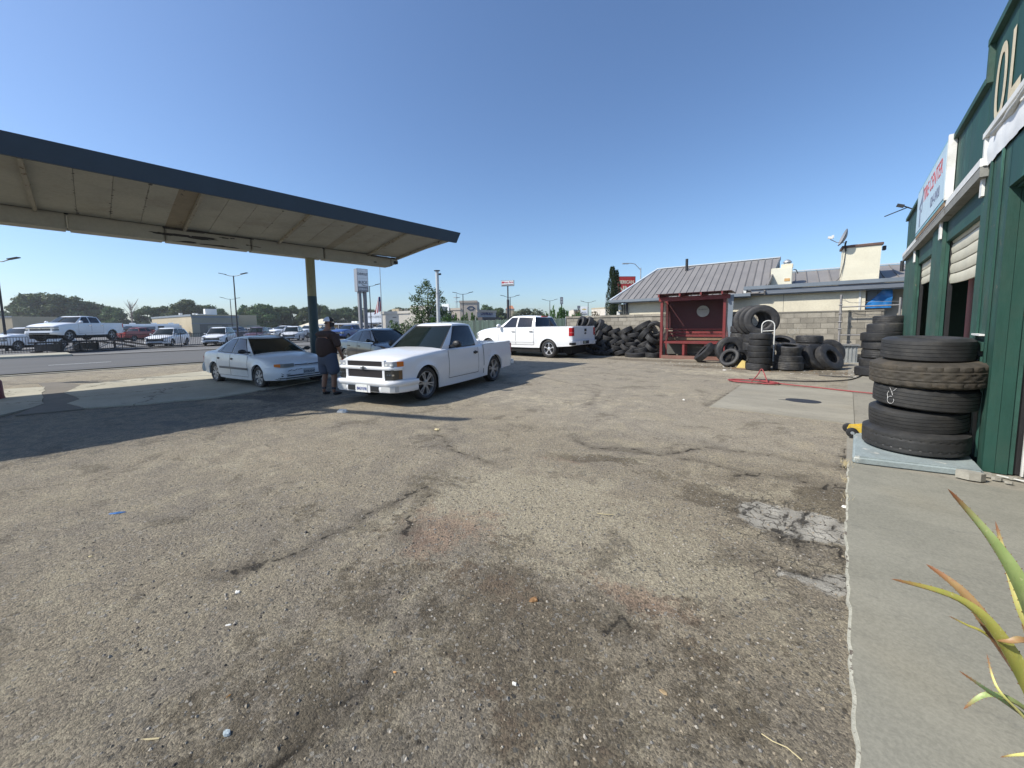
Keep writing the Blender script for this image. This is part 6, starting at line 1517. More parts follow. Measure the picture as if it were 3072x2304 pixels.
def crew(label, loc, rz, paint=m_white, scale=1.0, face='mesh', group=None, detail=True, wheels='five', cat='pickup truck'):
    car, root = common('pickup_truck', label, P4, paint, loc, rz, cat=cat, bed=(-1.16, .80), scale=scale, group=group)
    windows(car, root, [[(.98, .05), (.10, .05), (.10, .86), (.45, .86)], [(-.02, .05), (-.82, .05), (-.80, .86), (-.02, .86)]], tw=.02)
    m_ = MB(); m_.b2((-1.165, -.92, .6), (-1.145, .92, 1.33)); m_.build('bed_gap', m_blk, root)
    for sd in (1, -1):
        m_ = MB(); rows = [[(x, sd * (car.side_y(x, 1.36) - d), 1.39) for x in [-2.97 + 1.8 * k / 10 for k in range(11)]] for d in (.0, .09)]; m_.grid(rows); m_.build('bed_rail', m_blk if detail else paint, root)
        for (x0, x1) in ((.045, 1.12), (-1.02, .035)):
            car.seam(x0, x1, .56, 1.31, sd, .012).build('door_seam', M('seam', (.12, .12, .12), .6), root)
            d = car.panel(x0 + .006, x1 - .006, .57, lambda x: sinterp(P4['sh'], x) - .006, sd).build('door', paint, root, smooth=180)
            h_ = MB(); xh = x0 + .14; h_.box((xh, sd * (car.side_y(xh, 1.16) + .018), 1.165), (.2, .035, .04)); h_.build('handle', m_chrome if paint is m_white else paint, d)
        mirror_mb(car, 1.02, 1.33, sd, (.15, .24, .20), m_white if paint is m_white else m_blk, root, .94)
        m_ = MB(); rows = [[(x, sd * (car.side_y(x, z) + .014), z) for x in [-1.0 + 2.1 * k / 14 for k in range(15)]] for z in (.68, .695, .72, .73)]; m_.grid(rows); m_.build('body_moulding', paint, root)
        m_ = MB(); m_.beam((-1.3, sd * .93, .47), (1.25, sd * .93, .47), .05, .08); m_.build('sill', m_chrome if detail else paint, root)
        car.strip(sd * .82, sd * 1.10, .98, 1.32, .98, 1.32, .012, .03, False).build('tail_light', m_redlens, root, smooth=40)
        car.strip(sd * .84, sd * 1.07, 1.10, 1.14, 1.10, 1.14, .016, .02, False).build('lamp_element', M('pink_lens', (.5, .12, .12), .2), root)
        car.strip(sd * .62, sd * 1.10, .96, 1.05, .99, 1.09, .014, .03).build('headlight', m_lens, root, smooth=40)
        car.strip(sd * .74, sd * 1.1, .78, .90, .80, .93, .012, .03).build('lower_lamp', m_lens_dim, root, smooth=40)
        # tail bumper corner step
        car.strip(sd * .55, sd * 1.02, .58, .76, .60, .76, .10, .14, False).build('rear_bumper', paint, root, smooth=60); car.strip(sd * .84, sd * 1.05, .60, .70, .60, .70, .108, .03, False).build('bumper_step', m_blk, root)
    car.strip(-.62, .62, .80, 1.04, .80, 1.04, .010, .04).build('grille', m_blk, root)
    car.strip(-1.05, 1.05, .925, .975, .945, .985, .024, .04).build('grille_bar', m_chrome if face == 'mesh' else paint, root, smooth=60); car.strip(-.60, .60, .85, .865, .85, .865, .018, .03).build('grille_bar', m_steel, root)
    car.strip(-1.2, 1.2, .52, .78, .54, .78, .06, .12, bulge=.03, n_=28).build('bumper', paint, root, smooth=60); car.strip(-.62, .62, .54, .64, .54, .64, .09, .03).build('bumper_opening', m_blk, root)
    m_ = MB(); m_.b2((car.tail - .008, -.74, .84), (car.tail - .001, .74, 1.36)); o = m_.build('tailgate', paint, root); bevel(o, .004, 1)
    m_ = MB(); m_.b2((car.tail - .035, -.16, 1.16), (car.tail - .010, -.02, 1.27)); m_.build('tailgate_handle', m_blk, root)
    m_ = MB(); pts = [(-.09, -.02), (-.03, -.02), (-.03, -.045), (.03, -.045), (.03, -.02), (.09, -.02), (.09, .02), (.03, .02), (.03, .045), (-.03, .045), (-.03, .02), (-.09, .02)]
    m_.add([(car.tail - .014, y - .09, z + 1.07) for y, z in pts], [tuple(range(12))]); m_.add([(car.nose + .04, y, z + .955) for y, z in pts], [tuple(range(12))]); m_.build('badge', m_blk if detail else m_chrome, root)
    m_ = MB(); m_.b2((car.tail - .12, -.55, .60), (car.tail - .03, .55, .76)); m_.build('rear_bumper', paint, root); m_ = MB(); m_.b2((car.tail - .126, -.22, .62), (car.tail - .121, .28, .755)); m_.build('plate_recess', M('deep_blue_shade', (.03, .035, .06), .5), root)
    if detail: plate(root, (car.tail - .128, .14, .69), (R(90), 0, R(-90)), '', .18, .12, (.30, .33, .27))
    xr0 = car.gh_x(1.0)[1]; m_ = MB(); m_.b2((xr0 - .02, -.22, 1.835), (xr0 + .05, .22, 1.875)); m_.build('high_brake_light', m_redlens, root)
    add_wheels(root, car, wheels, .275, .27, M('bright_wheel', (.72, .73, .75), .2, .55, .05, 5, fine=0) if wheels == 'five' else None)
    return root
r1 = crew('white crew-cab pickup seen from behind parked beside the tyre pile', (-12.03, 14.96, 0), R(180.6), scale=1.03)
# ------------------------------------------------------------------ the dealer lot across the street
def ramp_truck():
    r = crew('white crew-cab pickup displayed high on a steel ramp across the street', (-45.7, -.15, .80), R(-39), wheels='twin5', detail=False)
    t = thing('display_ramp', 'black steel display ramp holding up the white pickup across the street', 'ramp', (-45.7, -.15, 0), R(-39))
    for y in (-.8, .8):
        m_ = MB(); m_.beam((2.6, y, .72), (-2.4, y, .72), .45, .10); m_.build('track', m_pole, t)
        m_ = MB(); m_.beam((-2.4, y, .70), (-6.4, y, .04), .42, .08); m_.build('ramp_plate', m_pole, t)
        for x in (2.3, .9, -.6, -2.2):
            m_ = MB(); m_.beam((x, y, 0), (x + .05, y, .70), .10, .10); m_.box((x, y, .05), (.5, .35, .08)); m_.build('leg', m_pole, t)
        m_ = MB(); m_.beam((2.3, y, .1), (.95, y, .65), .05, .05); m_.beam((-.6, y, .1), (-2.1, y, .65), .05, .05); m_.beam((-2.2, y, .1), (-3.6, y, .5), .05, .05); m_.build('brace', m_steel, t)
    for x in (2.3, -.6): m_ = MB(); m_.beam((x, -.8, .35), (x, .8, .35), .3, .5); m_.build('cross_frame', m_pole, t)
ramp_truck()
# ---- sport utility vehicles facing the street
P5 = dict(wb=2.72, fo=.92, ro=1.0, W=1.84, wr=.345, arch=.40, sill=.25, cf=.6, tf=.24, cr=.5, tr=.16, tum=.06, flare=.02,
          zb=[(-2.4, .36), (-1.9, .32), (-1, .24), (1, .24), (1.8, .26), (2.3, .3)],
          sh=[(-2.36, 1.0), (-1.7, 1.06), (-.6, 1.03), (.6, 1.0), (1.3, .95), (1.9, .85), (2.15, .76), (2.28, .64)],
          top=[(-2.36, 1.02), (-1.7, 1.10), (-.6, 1.08), (.7, 1.10), (1.1, 1.08), (1.6, 1.02), (2.0, .92), (2.2, .80), (2.28, .68)],
          gh=dict(x0=1.18, x1=.36, x2=-1.75, x3=-2.22, w0=.82, w1=.64, bow=.16, cfr=.05, crr=.06, crown=.04,
                  belt=[(-2.3, 1.10), (-.5, 1.04), (1.2, 1.0)], roof=[(-2.2, 1.50), (-1.6, 1.63), (-.6, 1.69), (.4, 1.66), (1.2, 1.45)]))
def suv(label, loc, rz, paint=m_white, group=None, scale=1.0):
    car, root = common('suv', label, P5, paint, loc, rz, cat='SUV', group=group, scale=scale)
    windows(car, root, [[(.82, .06), (-.18, .06), (-.18, .88), (.30, .88)], [(-.26, .06), (-1.15, .06), (-1.1, .86), (-.28, .88)], [(-1.22, .08), (-1.85, .25), (-1.62, .78), (-1.18, .84)]], tw=.02)
    for sd in (1, -1):
        for (x0, x1) in ((-.21, .92), (-1.2, -.22)): car.seam(x0, x1, .34, 1.02, sd, .01).build('door_seam', m_blk, root)
        mirror_mb(car, .80, 1.06, sd, (.13, .2, .14), paint, root, .80)
        car.strip(sd * .45, sd * .98, .70, .80, .76, .86, .010, .03).build('headlight', m_lens, root); car.strip(sd * .55, sd * .9, .38, .50, .40, .5, .03, .03).build('fog_lamp', m_blk, root)
        car.strip(sd * .62, sd * 1.0, .86, 1.02, .88, 1.02, .006, .02, False).build('tail_light', m_redlens, root)
        m_ = MB(); m_.beam((.3, sd * .60, 1.72), (-1.5, sd * .60, 1.71), .04, .03); m_.build('roof_rail', m_steel, root)
    car.strip(-.60, .60, .50, .72, .50, .72, .012, .04).build('grille', m_blk, root); car.strip(-.7, .7, .70, .73, .70, .73, .03, .04).build('grille_bar', m_chrome, root)
    for z in (.54, .60, .66): car.strip(-.52, .52, z, z + .012, z, z + .012, .018, .03).build('grille_bar', m_steel, root)
    car.strip(-1.15, 1.15, .27, .47, .3, .47, .035, .06, bulge=.02, n_=28).build('bumper', paint, root, smooth=60); car.strip(-.55, .55, .30, .40, .30, .40, .06, .03).build('bumper_opening', m_blk, root)
    m_ = MB(); x_ = car.nose + .04; m_.b2((x_, -.09, .60), (x_ + .01, .09, .64)); m_.build('badge', m_chrome, root)
    add_wheels(root, car, 'five', .235, .22, m_alloy)
    return root
G_ = 'vehicles lined up on the dealer lot'
def S(px, d, z=0): return tuple(spot(px, d, z))
v1 = suv('white SUV facing the street right of the display ramp', S(508, 36.5), R(-30), m_white, G_)
v2 = suv('white SUV on the dealer lot just left of the parked saloon roof', S(662, 38), R(-27), m_white, G_)
v3 = suv('white SUV on the dealer lot seen above the saloon windscreen left of the column', S(882, 47), R(-30), m_white, G_, 1.02)
v4 = suv('maroon SUV on the dealer lot behind the saloon roof', S(776, 46), R(-30), m_maroon, G_)
# the truck left of the ramp and the ones in the second row
cw = crew('white crew-cab pickup on the lot behind the ramp at the left edge', S(88, 33), R(-40), wheels='twin5', detail=False, group=G_)
def more(src, label, px, d, rz, sc_=1.0, paint=None, z=0):
    r = dup(src, S(px, d, z), R(rz), label, G_, (sc_,) * 3)
    if paint:
        for ch in r.children:
            if ch.name.split('.')[0] in ('body', 'cabin', 'door', 'bumper', 'rear_bumper', 'mirror', 'tailgate', 'body_moulding', 'sill') and ch.data.materials:
                me_ = ch.data.copy(); me_.materials[0] = paint; ch.data = me_
    return r
more(cw, 'white pickup in the second row half hidden by the canopy column', 935, 58, -58)
more(cw, 'white pickup in the second row behind the maroon SUV', 858, 60, -62)
more(cw, 'blue pickup facing the street between the man and the black saloon', 1052, 47, -60, .95, m_blue_car)
more(cw, 'white pickup behind the blue pickup near the tall dealer sign', 1100, 66, -66)
more(cw, 'white pickup right of the dealer sign posts', 1155, 68, -66)
more(cw, 'dark blue pickup behind the second white SUV', 712, 56, -40, .95, M('navy_paint', (.02, .04, .10), .3, 0, .05, 2, fine=0, coat=.6))
more(cw, 'teal grey pickup directly behind the man and the column', 985, 60, -60, .9, M('teal_grey_paint', (.06, .11, .14), .3, 0, .05, 2, fine=0, coat=.6))
more(cw, 'red pickup on the back of the lot behind the ramp', 425, 55, 130, 1.0, m_red_car)
cols = [m_silver, m_white, m_blue_car, m_white, m_black_car, m_silver, m_white, m_maroon, m_white, m_silver]
rr_ = random.Random(12)
spots_ = [(690, 75, 'silver'), (735, 82, 'white'), (770, 90, 'blue'), (803, 84, 'white'), (838, 96, 'black'), (690, 100, 'silver'), (726, 112, 'white'), (865, 105, 'maroon'), (760, 120, 'white'), (800, 130, 'silver')]
for i, (px, d, cn) in enumerate(spots_):
    more(v1, 'distant %s car %s on the dealer lot' % (cn, ['far left', 'left of the pole', 'right of the pole', 'above the saloon windscreen', 'near the trees', 'left in the farthest row', 'in the farthest row by the poles', 'close to the tan shed', 'in the farthest row below the trees', 'in the last row, middle'][i]), px, d, rr_.choice((-40, -130, 140)), 1.0, cols[i])
# ---- iron fence along the lot
ff_ = thing('iron_fence', 'thin black iron picket fence along the dealer lot', 'fence', (-46, 0, 0))
poly_ = [(-41.4, -8.5), (-43.2, -1.7), (-44.9, 2.2), (-45.6, 6.0), (-45.8, 12), (-46.2, 22), (-47, 34)]
bars = MB(); L_ = 0
for (x0, y0), (x1, y1) in zip(poly_[:-1], poly_[1:]):
    Ls = math.hypot(x1 - x0, y1 - y0); k = int(Ls / .13)
    for i in range(k):
        t = i / k; x, y = x0 + (x1 - x0) * t + 46, y0 + (y1 - y0) * t; bars.box((x, y, .62), (.022, .022, 1.10))
    np_ = max(1, round(Ls / 2.6))
    for i in range(np_):
        t = i / np_; m_ = MB(); m_.box((x0 + (x1 - x0) * t + 46, y0 + (y1 - y0) * t, .63), (.06, .06, 1.3)); m_.build('post', m_pole, ff_)
    for z in (1.18, .14):
        m_ = MB(); m_.beam((x0 + 46, y0, z), (x1 + 46, y1, z), .035, .04); m_.build('rail', m_pole, ff_)
o = bars.build('pickets', m_pole, ff_); o['kind'] = 'stuff'
# ---- light poles
def lamp(label, px, top, d, az=0, double=True, base=0):
    h_ = hgt(px, top, d); t = thing('light_pole', label, 'light pole', S(px, d), az, 'light poles of the dealer lot')
    m_ = MB(); m_.tube([(0, 0, 0), (0, 0, h_)], [.09, .06], 8); m_.build('pole', m_pole, t, smooth=50)
    for sd in ((1, -1) if double else (1,)):
        m_ = MB(); m_.tube([(0, 0, h_ - .05), (sd * .5, 0, h_ + .0), (sd * 1.0, 0, h_ + .15)], .035, 6); m_.build('arm', m_pole, t)
        m_ = MB(); m_.box((sd * 1.3, 0, h_ + .25), (.75, .30, .07), ry=-sd * .2); m_.build('lamp_head', m_pole, t)
    return t
lamp('tall dark light pole at the left edge with one arm to the right', 22, 784, 31, HEAD * 1 + .1, False)
lamp('tall dark light pole with two arms left of the canopy column', 717, 827, 46, HEAD)
lamp('shorter distant light pole left of the two-armed pole', 702, 897, 78, HEAD + .7)
lamp('dark light pole crossing the dealer sign posts', 1117, 858, 60, HEAD)
lamp('dark light pole in front of the beige sign tower', 1393, 882, 62, HEAD)
lamp('dark light pole beside the auto parts sign pole', 1533, 891, 66, HEAD)
lamp('dark light pole above the green hedge', 1651, 902, 82, HEAD)
lamp('dark light pole right of the white trucks sign', 1765, 907, 84, HEAD)
lamp('tiny far light pole left of the green hedge', 1609, 928, 130, HEAD)
def street_light(label, px, top, d, reach, az):
    h_ = hgt(px, top, d); t = thing('street_light', label, 'street light', S(px, d), az)
    m_ = MB(); m_.tube([(0, 0, 0), (0, 0, h_)], [.11, .06], 10); m_.build('pole', m_steel, t, smooth=50)
    m_ = MB(); m_.tube([(0, 0, h_ - .3), (-reach * .45, 0, h_ + .45), (-reach * .75, 0, h_ + .55), (-reach, 0, h_ + .55)], .045, 8); m_.build('arm', m_steel, t, smooth=50)
    m_ = MB(); m_.box((-reach - .3, 0, h_ + .52), (.75, .28, .12)); m_.build('lamp_head', m_steel, t)
street_light('grey street light arching left behind the restaurant roof', 1920, 803, 48, 1.6, HEAD)
street_light('grey street light half hidden left of the cypress', 1818, 887, 60, -1.3, HEAD)
# ---- signs
m_sw = M('white_sign_face', (.78, .80, .80), .5, 0, .02, 2, fine=0); m_sg = M('grey_sign_case', (.24, .25, .27), .5, .2, .05, 2); m_ink = M('dark_sign_ink', (.03, .03, .035), .6, 0, 0, 2, fine=0)
def face_az(px, turn=0): return HEAD - atan((px - CX) / F) + turn     # rotation that turns a -Y facing board towards the viewer
def board(name, label, cat, px, y0, y1, wpx, d, turn, case=m_sg, face=m_sw, depth=.4):
    zt, zb = hgt(px, y0, d), hgt(px, y1, d); W = wpx * d / F
    t = thing(name, label, cat, S(px, d), face_az(px, turn))
    m_ = MB(); m_.b2((-W / 2, 0, zb), (W / 2, depth, zt)); m_.build('case', case, t)
    m_ = MB(); m_.b2((-W / 2 + .06, -.02, zb + .06), (W / 2 - .06, -.003, zt - .06)); m_.build('face', face, t)
    return t, W, zb, zt
t, W, zb, zt = board('dealer_sign', 'tall white dealer sign lettered CHEVROLET and BUICK on grey twin posts', 'sign', 1098, 806, 875, 33, 60, R(24), depth=1.1)
text_obj('lettering', 'CHEVROLET', .50, m_ink, t, (0, -.03, zb + (zt - zb) * .76), (R(90), 0, 0), .01, sx=.60, bold=.008); text_obj('lettering', 'BUICK', .62, m_ink, t, (0, -.03, zb + (zt - zb) * .40), (R(90), 0, 0), .01, sx=.80, bold=.006)
m_ = MB(); m_.b2((-W / 2, -.035, zb), (W / 2, -.005, zb + (zt - zb) * .22)); m_.build('name_panel', m_sg, t); text_obj('lettering', 'CORNING', .34, m_sw, t, (0, -.045, zb + (zt - zb) * .11), (R(90), 0, 0), .01, sx=.85, bold=.008)
m_ = MB(); m_.b2((-W / 2 + .1, -.03, zb + (zt - zb) * .58), (W / 2 - .1, -.021, zb + (zt - zb) * .585)); m_.build('divider', m_sg, t)
for x in (-.42, .42): m_ = MB(); m_.b2((x - .20, .2, 0), (x + .20, .8, zb)); m_.build('post', M('grey_post', (.20, .20, .21), .6, .2, .08, 2), t)
for z in (zb * .62, zb * .97): m_ = MB(); m_.b2((-.3, .3, z), (.3, .6, z + .12)); m_.build('crossbar', m_sg, t)
# flag pole
fp = thing('flagpole', 'slim white flagpole with a limp striped flag right of the dealer sign', 'flagpole', S(1150, 56))
h_ = hgt(1145, 770, 56); m_ = MB(); m_.tube([(0, 0, 0), (0, 0, h_)], [.09, .04], 8); m_.build('pole', m_steel, fp, smooth=50)
zf = hgt(1150, 890, 56); rows = []
az = HEAD
for j in range(14):
    t_ = j / 13; row = []
    for i in range(6):
        u = i / 5; xx = -.1 - 1.05 * u * (.25 + .75 * t_) ; row.append((xx * cos(az) - .1 * sin(6 * u + 3 * t_) * sin(az), xx * sin(az) + .1 * sin(6 * u + 3 * t_) * cos(az), zf - 2.1 * t_ - .5 * u * t_))
    rows.append(row)
m_f = [M('flag_red', (.30, .03, .05), .8), M('flag_white', (.55, .55, .55), .8), M('flag_blue', (.03, .05, .18), .8)]
m_ = MB(); c_ = 6
for i in range(13):
    for j in range(5): m_.add([rows[i][j], rows[i][j + 1], rows[i + 1][j + 1], rows[i + 1][j]], [(0, 1, 2, 3)], 2 if i < 4 and j < 3 else j % 2)
m_.build('flag', m_f, fp, fix=False)
t, W, zb, zt = board('parts_sign', 'white and red auto parts sign on a tall dark pole', 'sign', 1526, 841, 858, 38, 95, R(-12), case=m_pole, depth=.5)
m_ar = M('sign_red', (.50, .03, .04), .5, 0, .03, 2, fine=0)
text_obj('lettering', 'Auto Parts', .62, m_ar, t, (.25, -.03, zb + (zt - zb) * .64), (R(90), 0, 0), .01, sx=.85, shear=.2, bold=.012); m_ = MB(); m_.b2((-W / 2 + .15, -.03, zb + .14), (W / 2 - .15, -.022, zb + .38)); m_.build('stripe', m_ink, t)
m_ = MB(); m_.box((-W / 2 + .42, -.026, zb + (zt - zb) * .64), (.55, .01, .45)); m_.build('emblem', m_ar, t)
m_ = MB(); m_.tube([(0, .25, 0), (0, .25, zb * .70)], .32, 10); m_.tube([(0, .25, zb * .70), (0, .25, zb)], .17, 8); m_.build('pole', m_pole, t, smooth=50)
t, W, zb, zt = board('inn_sign', 'red AMERICAN INN sign between the cypress and the grey roof', 'sign', 1876, 829, 884, 60, 62, R(22), case=M('brown_sign_case', (.09, .05, .045), .6), face=M('red_sign_face', (.52, .035, .03), .5, 0, .05, 2, fine=.01), depth=.9)
m_ct = M('cream_sign_letter', (.75, .68, .50), .6, 0, .03, 2, fine=0)
text_obj('lettering', 'AMERICAN', .72, m_ct, t, (W / 2 - .25, -.03, zb + (zt - zb) * .68), (R(90), 0, 0), .02, align='RIGHT', bold=.025, sx=.86); text_obj('lettering', 'INN', 1.35, m_ct, t, (W / 2 - .75, -.03, zb + (zt - zb) * .28), (R(90), 0, 0), .02, align='RIGHT', bold=.05, sx=1.0)
m_ = MB(); m_.b2((-W / 2, 0, zb - .9), (W / 2 - .6, .3, zb - .08)); m_.build('lower_board', m_sw, t); m_ = MB(); m_.b2((-.2, .1, 0), (.2, .5, zb)); m_.build('post', m_sg, t)
t, W, zb, zt = board('trucks_sign', 'white TRUCKS sign with a gold emblem above the block wall', 'sign', 1753, 920, 945, 21, 70, R(0), case=m_sw, depth=.3)
text_obj('lettering', 'TRUCKS', .28, M('blue_ink', (.10, .14, .30), .6), t, (0, -.03, zb + .48), (R(90), 0, 0), .01, sx=.8); m_ = MB(); m_.b2((-.55, -.03, zb + .10), (.55, -.021, zb + .26)); m_.build('stripe', m_ink, t)
m_ = MB(); pts = [(-.42, -.08), (-.12, -.08), (-.14, -.15), (.14, -.15), (.12, -.08), (.42, -.08), (.36, .08), (.12, .08), (.14, .15), (-.14, .15), (-.12, .08), (-.36, .08)]; m_.add([(x, -.028, zb + 1.02 + z) for x, z in pts], [tuple(range(12))]); m_.build('emblem', M('gold_emblem', (.60, .45, .18), .5), t)
m_ = MB(); m_.b2((-.1, .1, 0), (.1, .3, zb)); m_.build('post', m_sw, t)
t, W, zb, zt = board('pole_sign', 'narrow dark grey pole sign above the hedge', 'sign', 1686, 891, 912, 9, 120, 0, face=M('slate_face', (.15, .17, .20), .5), depth=.3); m_ = MB(); m_.tube([(0, .1, 0), (0, .1, zb)], .2, 8); m_.build('pole', m_pole, t)
for z in (.3, .7): m_ = MB(); m_.b2((-.3, -.03, zb + (zt - zb) * z - .2), (.3, -.024, zb + (zt - zb) * z + .2)); m_.build('panel', m_steel, t)
t, W, zb, zt = board('small_sign', 'small dark square sign far behind the trucks sign', 'sign', 1737, 917, 926, 9, 120, 0, face=M('slate_face_b', (.12, .14, .17), .5), depth=.3); m_ = MB(); m_.tube([(0, .1, 0), (0, .1, zb)], .15, 8); m_.build('pole', m_pole, t)
# ---- far buildings
def house(name, label, px0, px1, top, d0, d1, mat, base=0, roof=None, depth=12, top2=None):
    """front wall from bearing px0 at depth d0 to bearing px1 at depth d1"""
    a = spot(px0, d0); b_ = spot(px1, d1); z = hgt(px0, top, d0); z2 = hgt(px1, top2 or top, d1) if top2 else z
    t = thing(name, label, 'building', tuple(a), atan2((b_ - a).y, (b_ - a).x)); L = (b_ - a).length
    m_ = MB(); m_.b2((0, 0, base), (L, depth, z)); m_.build('wall', mat, t)
    m_ = MB(); m_.b2((-.1, -.12, z - .35), (L + .1, .0, z + .06)); m_.build('parapet', roof or m_eave, t)
    return t, L, z
m_tan = M('tan_stucco', (.42, .36, .25), .9, 0, .06, .5, fine=.03); m_grn = M('grey_green_wall', (.27, .27, .225), .9, 0, .06, .5, fine=.03); m_wb = M('whitewashed_wall', (.56, .52, .45), .9, 0, .08, .6, fine=.04); m_pk = M('beige_stucco', (.46, .40, .33), .9, 0, .05, .5, fine=.03)
t, L, z = house('warehouse', 'tan low warehouse side wall behind the lot', 464, 582, 952, 92, 78, m_tan, top2=None)
for s, h_, r_ in ((.35, .8, .35), (.7, .5, .5)): m_ = MB(); m_.tube([(L * s, 3, z), (L * s, 3, z + h_)], r_, 8); m_.build('roof_vent', m_sw, t)
t, L, z = house('warehouse', 'grey green warehouse with rooftop cooler boxes left of the light poles', 583, 722, 948, 78, 84, m_grn)
for s, w_, h_ in ((.02, 1.4, .35), (.16, 1.6, .5), (.33, 2.0, 1.6), (.9, 1, .3)): m_ = MB(); m_.b2((L * s, 2, z), (L * s + w_, 3.5, z + h_)); m_.build('roof_box', m_sw, t)
m_ = MB(); m_.b2((1.2, -.03, 0), (L - 1, -.005, 2.6)); m_.build('garage_band', M('dark_band', (.14, .14, .13), .8), t)
m_ = MB(); m_.b2((-.1, -.06, z * .62), (L, -.01, z * .66)); m_.build('wall_band', m_sg, t)
for x in (2.5, 6, 9.5): m_ = MB(); m_.b2((x, -.05, .1), (x + 2.4, -.031, 2.3)); m_.build('garage_door', m_grn, t)
t, L, z = house('shed', 'pale yellow gabled shed behind the second row of pickups', 878, 962, 985, 105, 95, M('pale_yellow_wall', (.55, .47, .30), .9, 0, .05, .6)); m_ = MB(); m_.add([(0, -.2, z), (L, -.2, z), (L * .95, 4, z + 2.4), (L * .55, 4, z + 2.4)], [(0, 1, 2, 3)]); m_.build('roof', M('pale_roof', (.52, .47, .36), .8, 0, .05, 1), t)
m_ = MB(); m_.b2((L * .55, -.06, 0), (L * .68, -.01, 2.2)); m_.build('door', m_sg, t)
t, L, z = house('service_building', 'long dealer service building with a grey flat roof behind the man', 958, 1140, 972, 95, 82, M('cream_panel_wall', (.52, .47, .37), .9, 0, .05, .6), roof=M('pale_grey_edge', (.38, .40, .43), .6))
m_ = MB(); m_.b2((L * .12, -3.0, z - .3), (L * .98, .0, z - .05)); m_.build('canopy_roof', M('pale_grey_roof', (.36, .38, .41), .6), t)
for k, (s, w_, c_) in enumerate(((.30, .10, 0), (.45, .02, 1), (.52, .02, 1), (.62, .18, 1), (.84, .12, 1))):
    m_ = MB(); m_.b2((L * s, -.08, 0), (L * (s + w_), -.02, z - .5)); m_.build('bay_opening' if c_ else 'bay_door', M('dim_bay', (.10, .09, .085), .9) if c_ else M('cream_bay_door', (.62, .50, .30), .8), t)
for s in (.28, .44, .56, .82): m_ = MB(); m_.b2((L * s, -2.9, 0), (L * s + .25, -2.65, z - .3)); m_.build('column', m_sg, t)
m_ = MB(); m_.b2((L * .80, -.3, z + .0), (L * 1.12, .1, z + 2.2)); m_.build('sign_panel', M('pale_sign_panel', (.42, .46, .52), .6), t); text_obj('lettering', 'PARTS & SERVICE', .7, m_sg, t, (L * .96, -.33, z + 1.2), (R(90), 0, 0), .01, sx=.8)
for s in (.05, .4, .45): m_ = MB(); m_.b2((L * s, 3, z), (L * s + .9, 3.8, z + .5)); m_.build('roof_vent', m_sw, t)
t, L, z = house('white_building', 'whitewashed flat-roofed building behind the leafy tree', 1148, 1240, 936, 62, 60, m_wb, roof=m_wb); m_ = MB(); m_.b2((L * .96, -.1, 0), (L * 1.5, 6, z + .8)); m_.build('raised_wall', m_wb, t)
for s in (.10, .22, .52, .66): m_ = MB(); m_.b2((L * s, 2, z), (L * s + .65, 3, z + .55)); m_.build('roof_box', m_tan, t)
m_ = MB(); m_.b2((L * .50, -.05, .1), (L * .60, -.01, 1.9)); m_.build('door', m_sg, t); m_ = MB(); m_.b2((L * .38, -.04, z - .95), (L * .50, -.01, z - .85)); m_.build('wall_mark', m_ink, t)
t, L, z = house('showroom_tower', 'beige square showroom tower with a blue emblem', 1383, 1434, 903, 74, 74, m_pk, roof=m_pk, depth=6); m_ = MB(); r0 = .62
m_ = MB(); m_.add([(L * .65 + x, -.04, hgt(1412, 925, 74) + zz) for x, zz in ((-.85, 0), (-.35, .42), (.35, .42), (.85, 0), (.35, -.42), (-.35, -.42))] + [(L * .65 + x * .6, -.05, hgt(1412, 925, 74) + zz * .5) for x, zz in ((-.85, 0), (-.35, .42), (.35, .42), (.85, 0), (.35, -.42), (-.35, -.42))], [(i, (i + 1) % 6, 6 + (i + 1) % 6, 6 + i) for i in range(6)]); m_.build('emblem', M('navy_emblem', (.03, .05, .10), .5), t, fix=False)
t, L, z = house('showroom', 'beige showroom wall lettered CHEVROLET over the slat fence', 1434, 1490, 931, 74, 78, M('pale_showroom_wall', (.44, .42, .42), .9, 0, .05, .5), roof=m_pk); text_obj('lettering', 'CHEVROLET', 1.0, M('blue_letter', (.04, .04, .13), .5), t, (L * .5, -.08, hgt(1460, 940, 75)), (R(90), 0, 0), .04, sx=.62, bold=.02)
m_ = MB(); m_.b2((0, -1.4, .0), (L, -.1, hgt(1460, 952, 75))); m_.build('entrance_canopy', M('dark_awning', (.07, .06, .06), .8), t)
t, L, z = house('showroom', 'beige low showroom wing with a white panel left of the square tower', 1310, 1384, 927, 76, 74, m_pk, roof=m_pk); m_ = MB(); m_.b2((L * .30, -.3, z - 2.6), (L * .58, -.05, z + .9)); m_.build('white_panel', m_sw, t); text_obj('lettering', 'G', 1.0, M('blue_letter_b', (.04, .04, .13), .5), t, (L * .72, -.1, z - 1.6), (R(90), 0, 0), .04, bold=.02)
house('distant_store', 'pale distant store building right of the white trucks sign', 1775, 1840, 925, 150, 140, m_wb, roof=m_tan)
house('distant_store', 'low pale distant store just left of the white trucks sign', 1722, 1745, 929, 150, 150, m_wb)
t, L, z = house('distant_house', 'distant house with an orange roof behind the parts sign pole', 1519, 1545, 927, 170, 170, m_tan); m_ = MB(); m_.add([(0, 0, z), (L, 0, z), (L * .8, 3, z + 1.6), (L * .3, 3, z + 1.6)], [(0, 1, 2, 3)]); m_.build('roof', M('orange_roof', (.42, .18, .09), .8), t)
house('distant_house', 'pale wall at the far left edge behind the pickup', -60, 48, 950, 120, 120, m_tan)
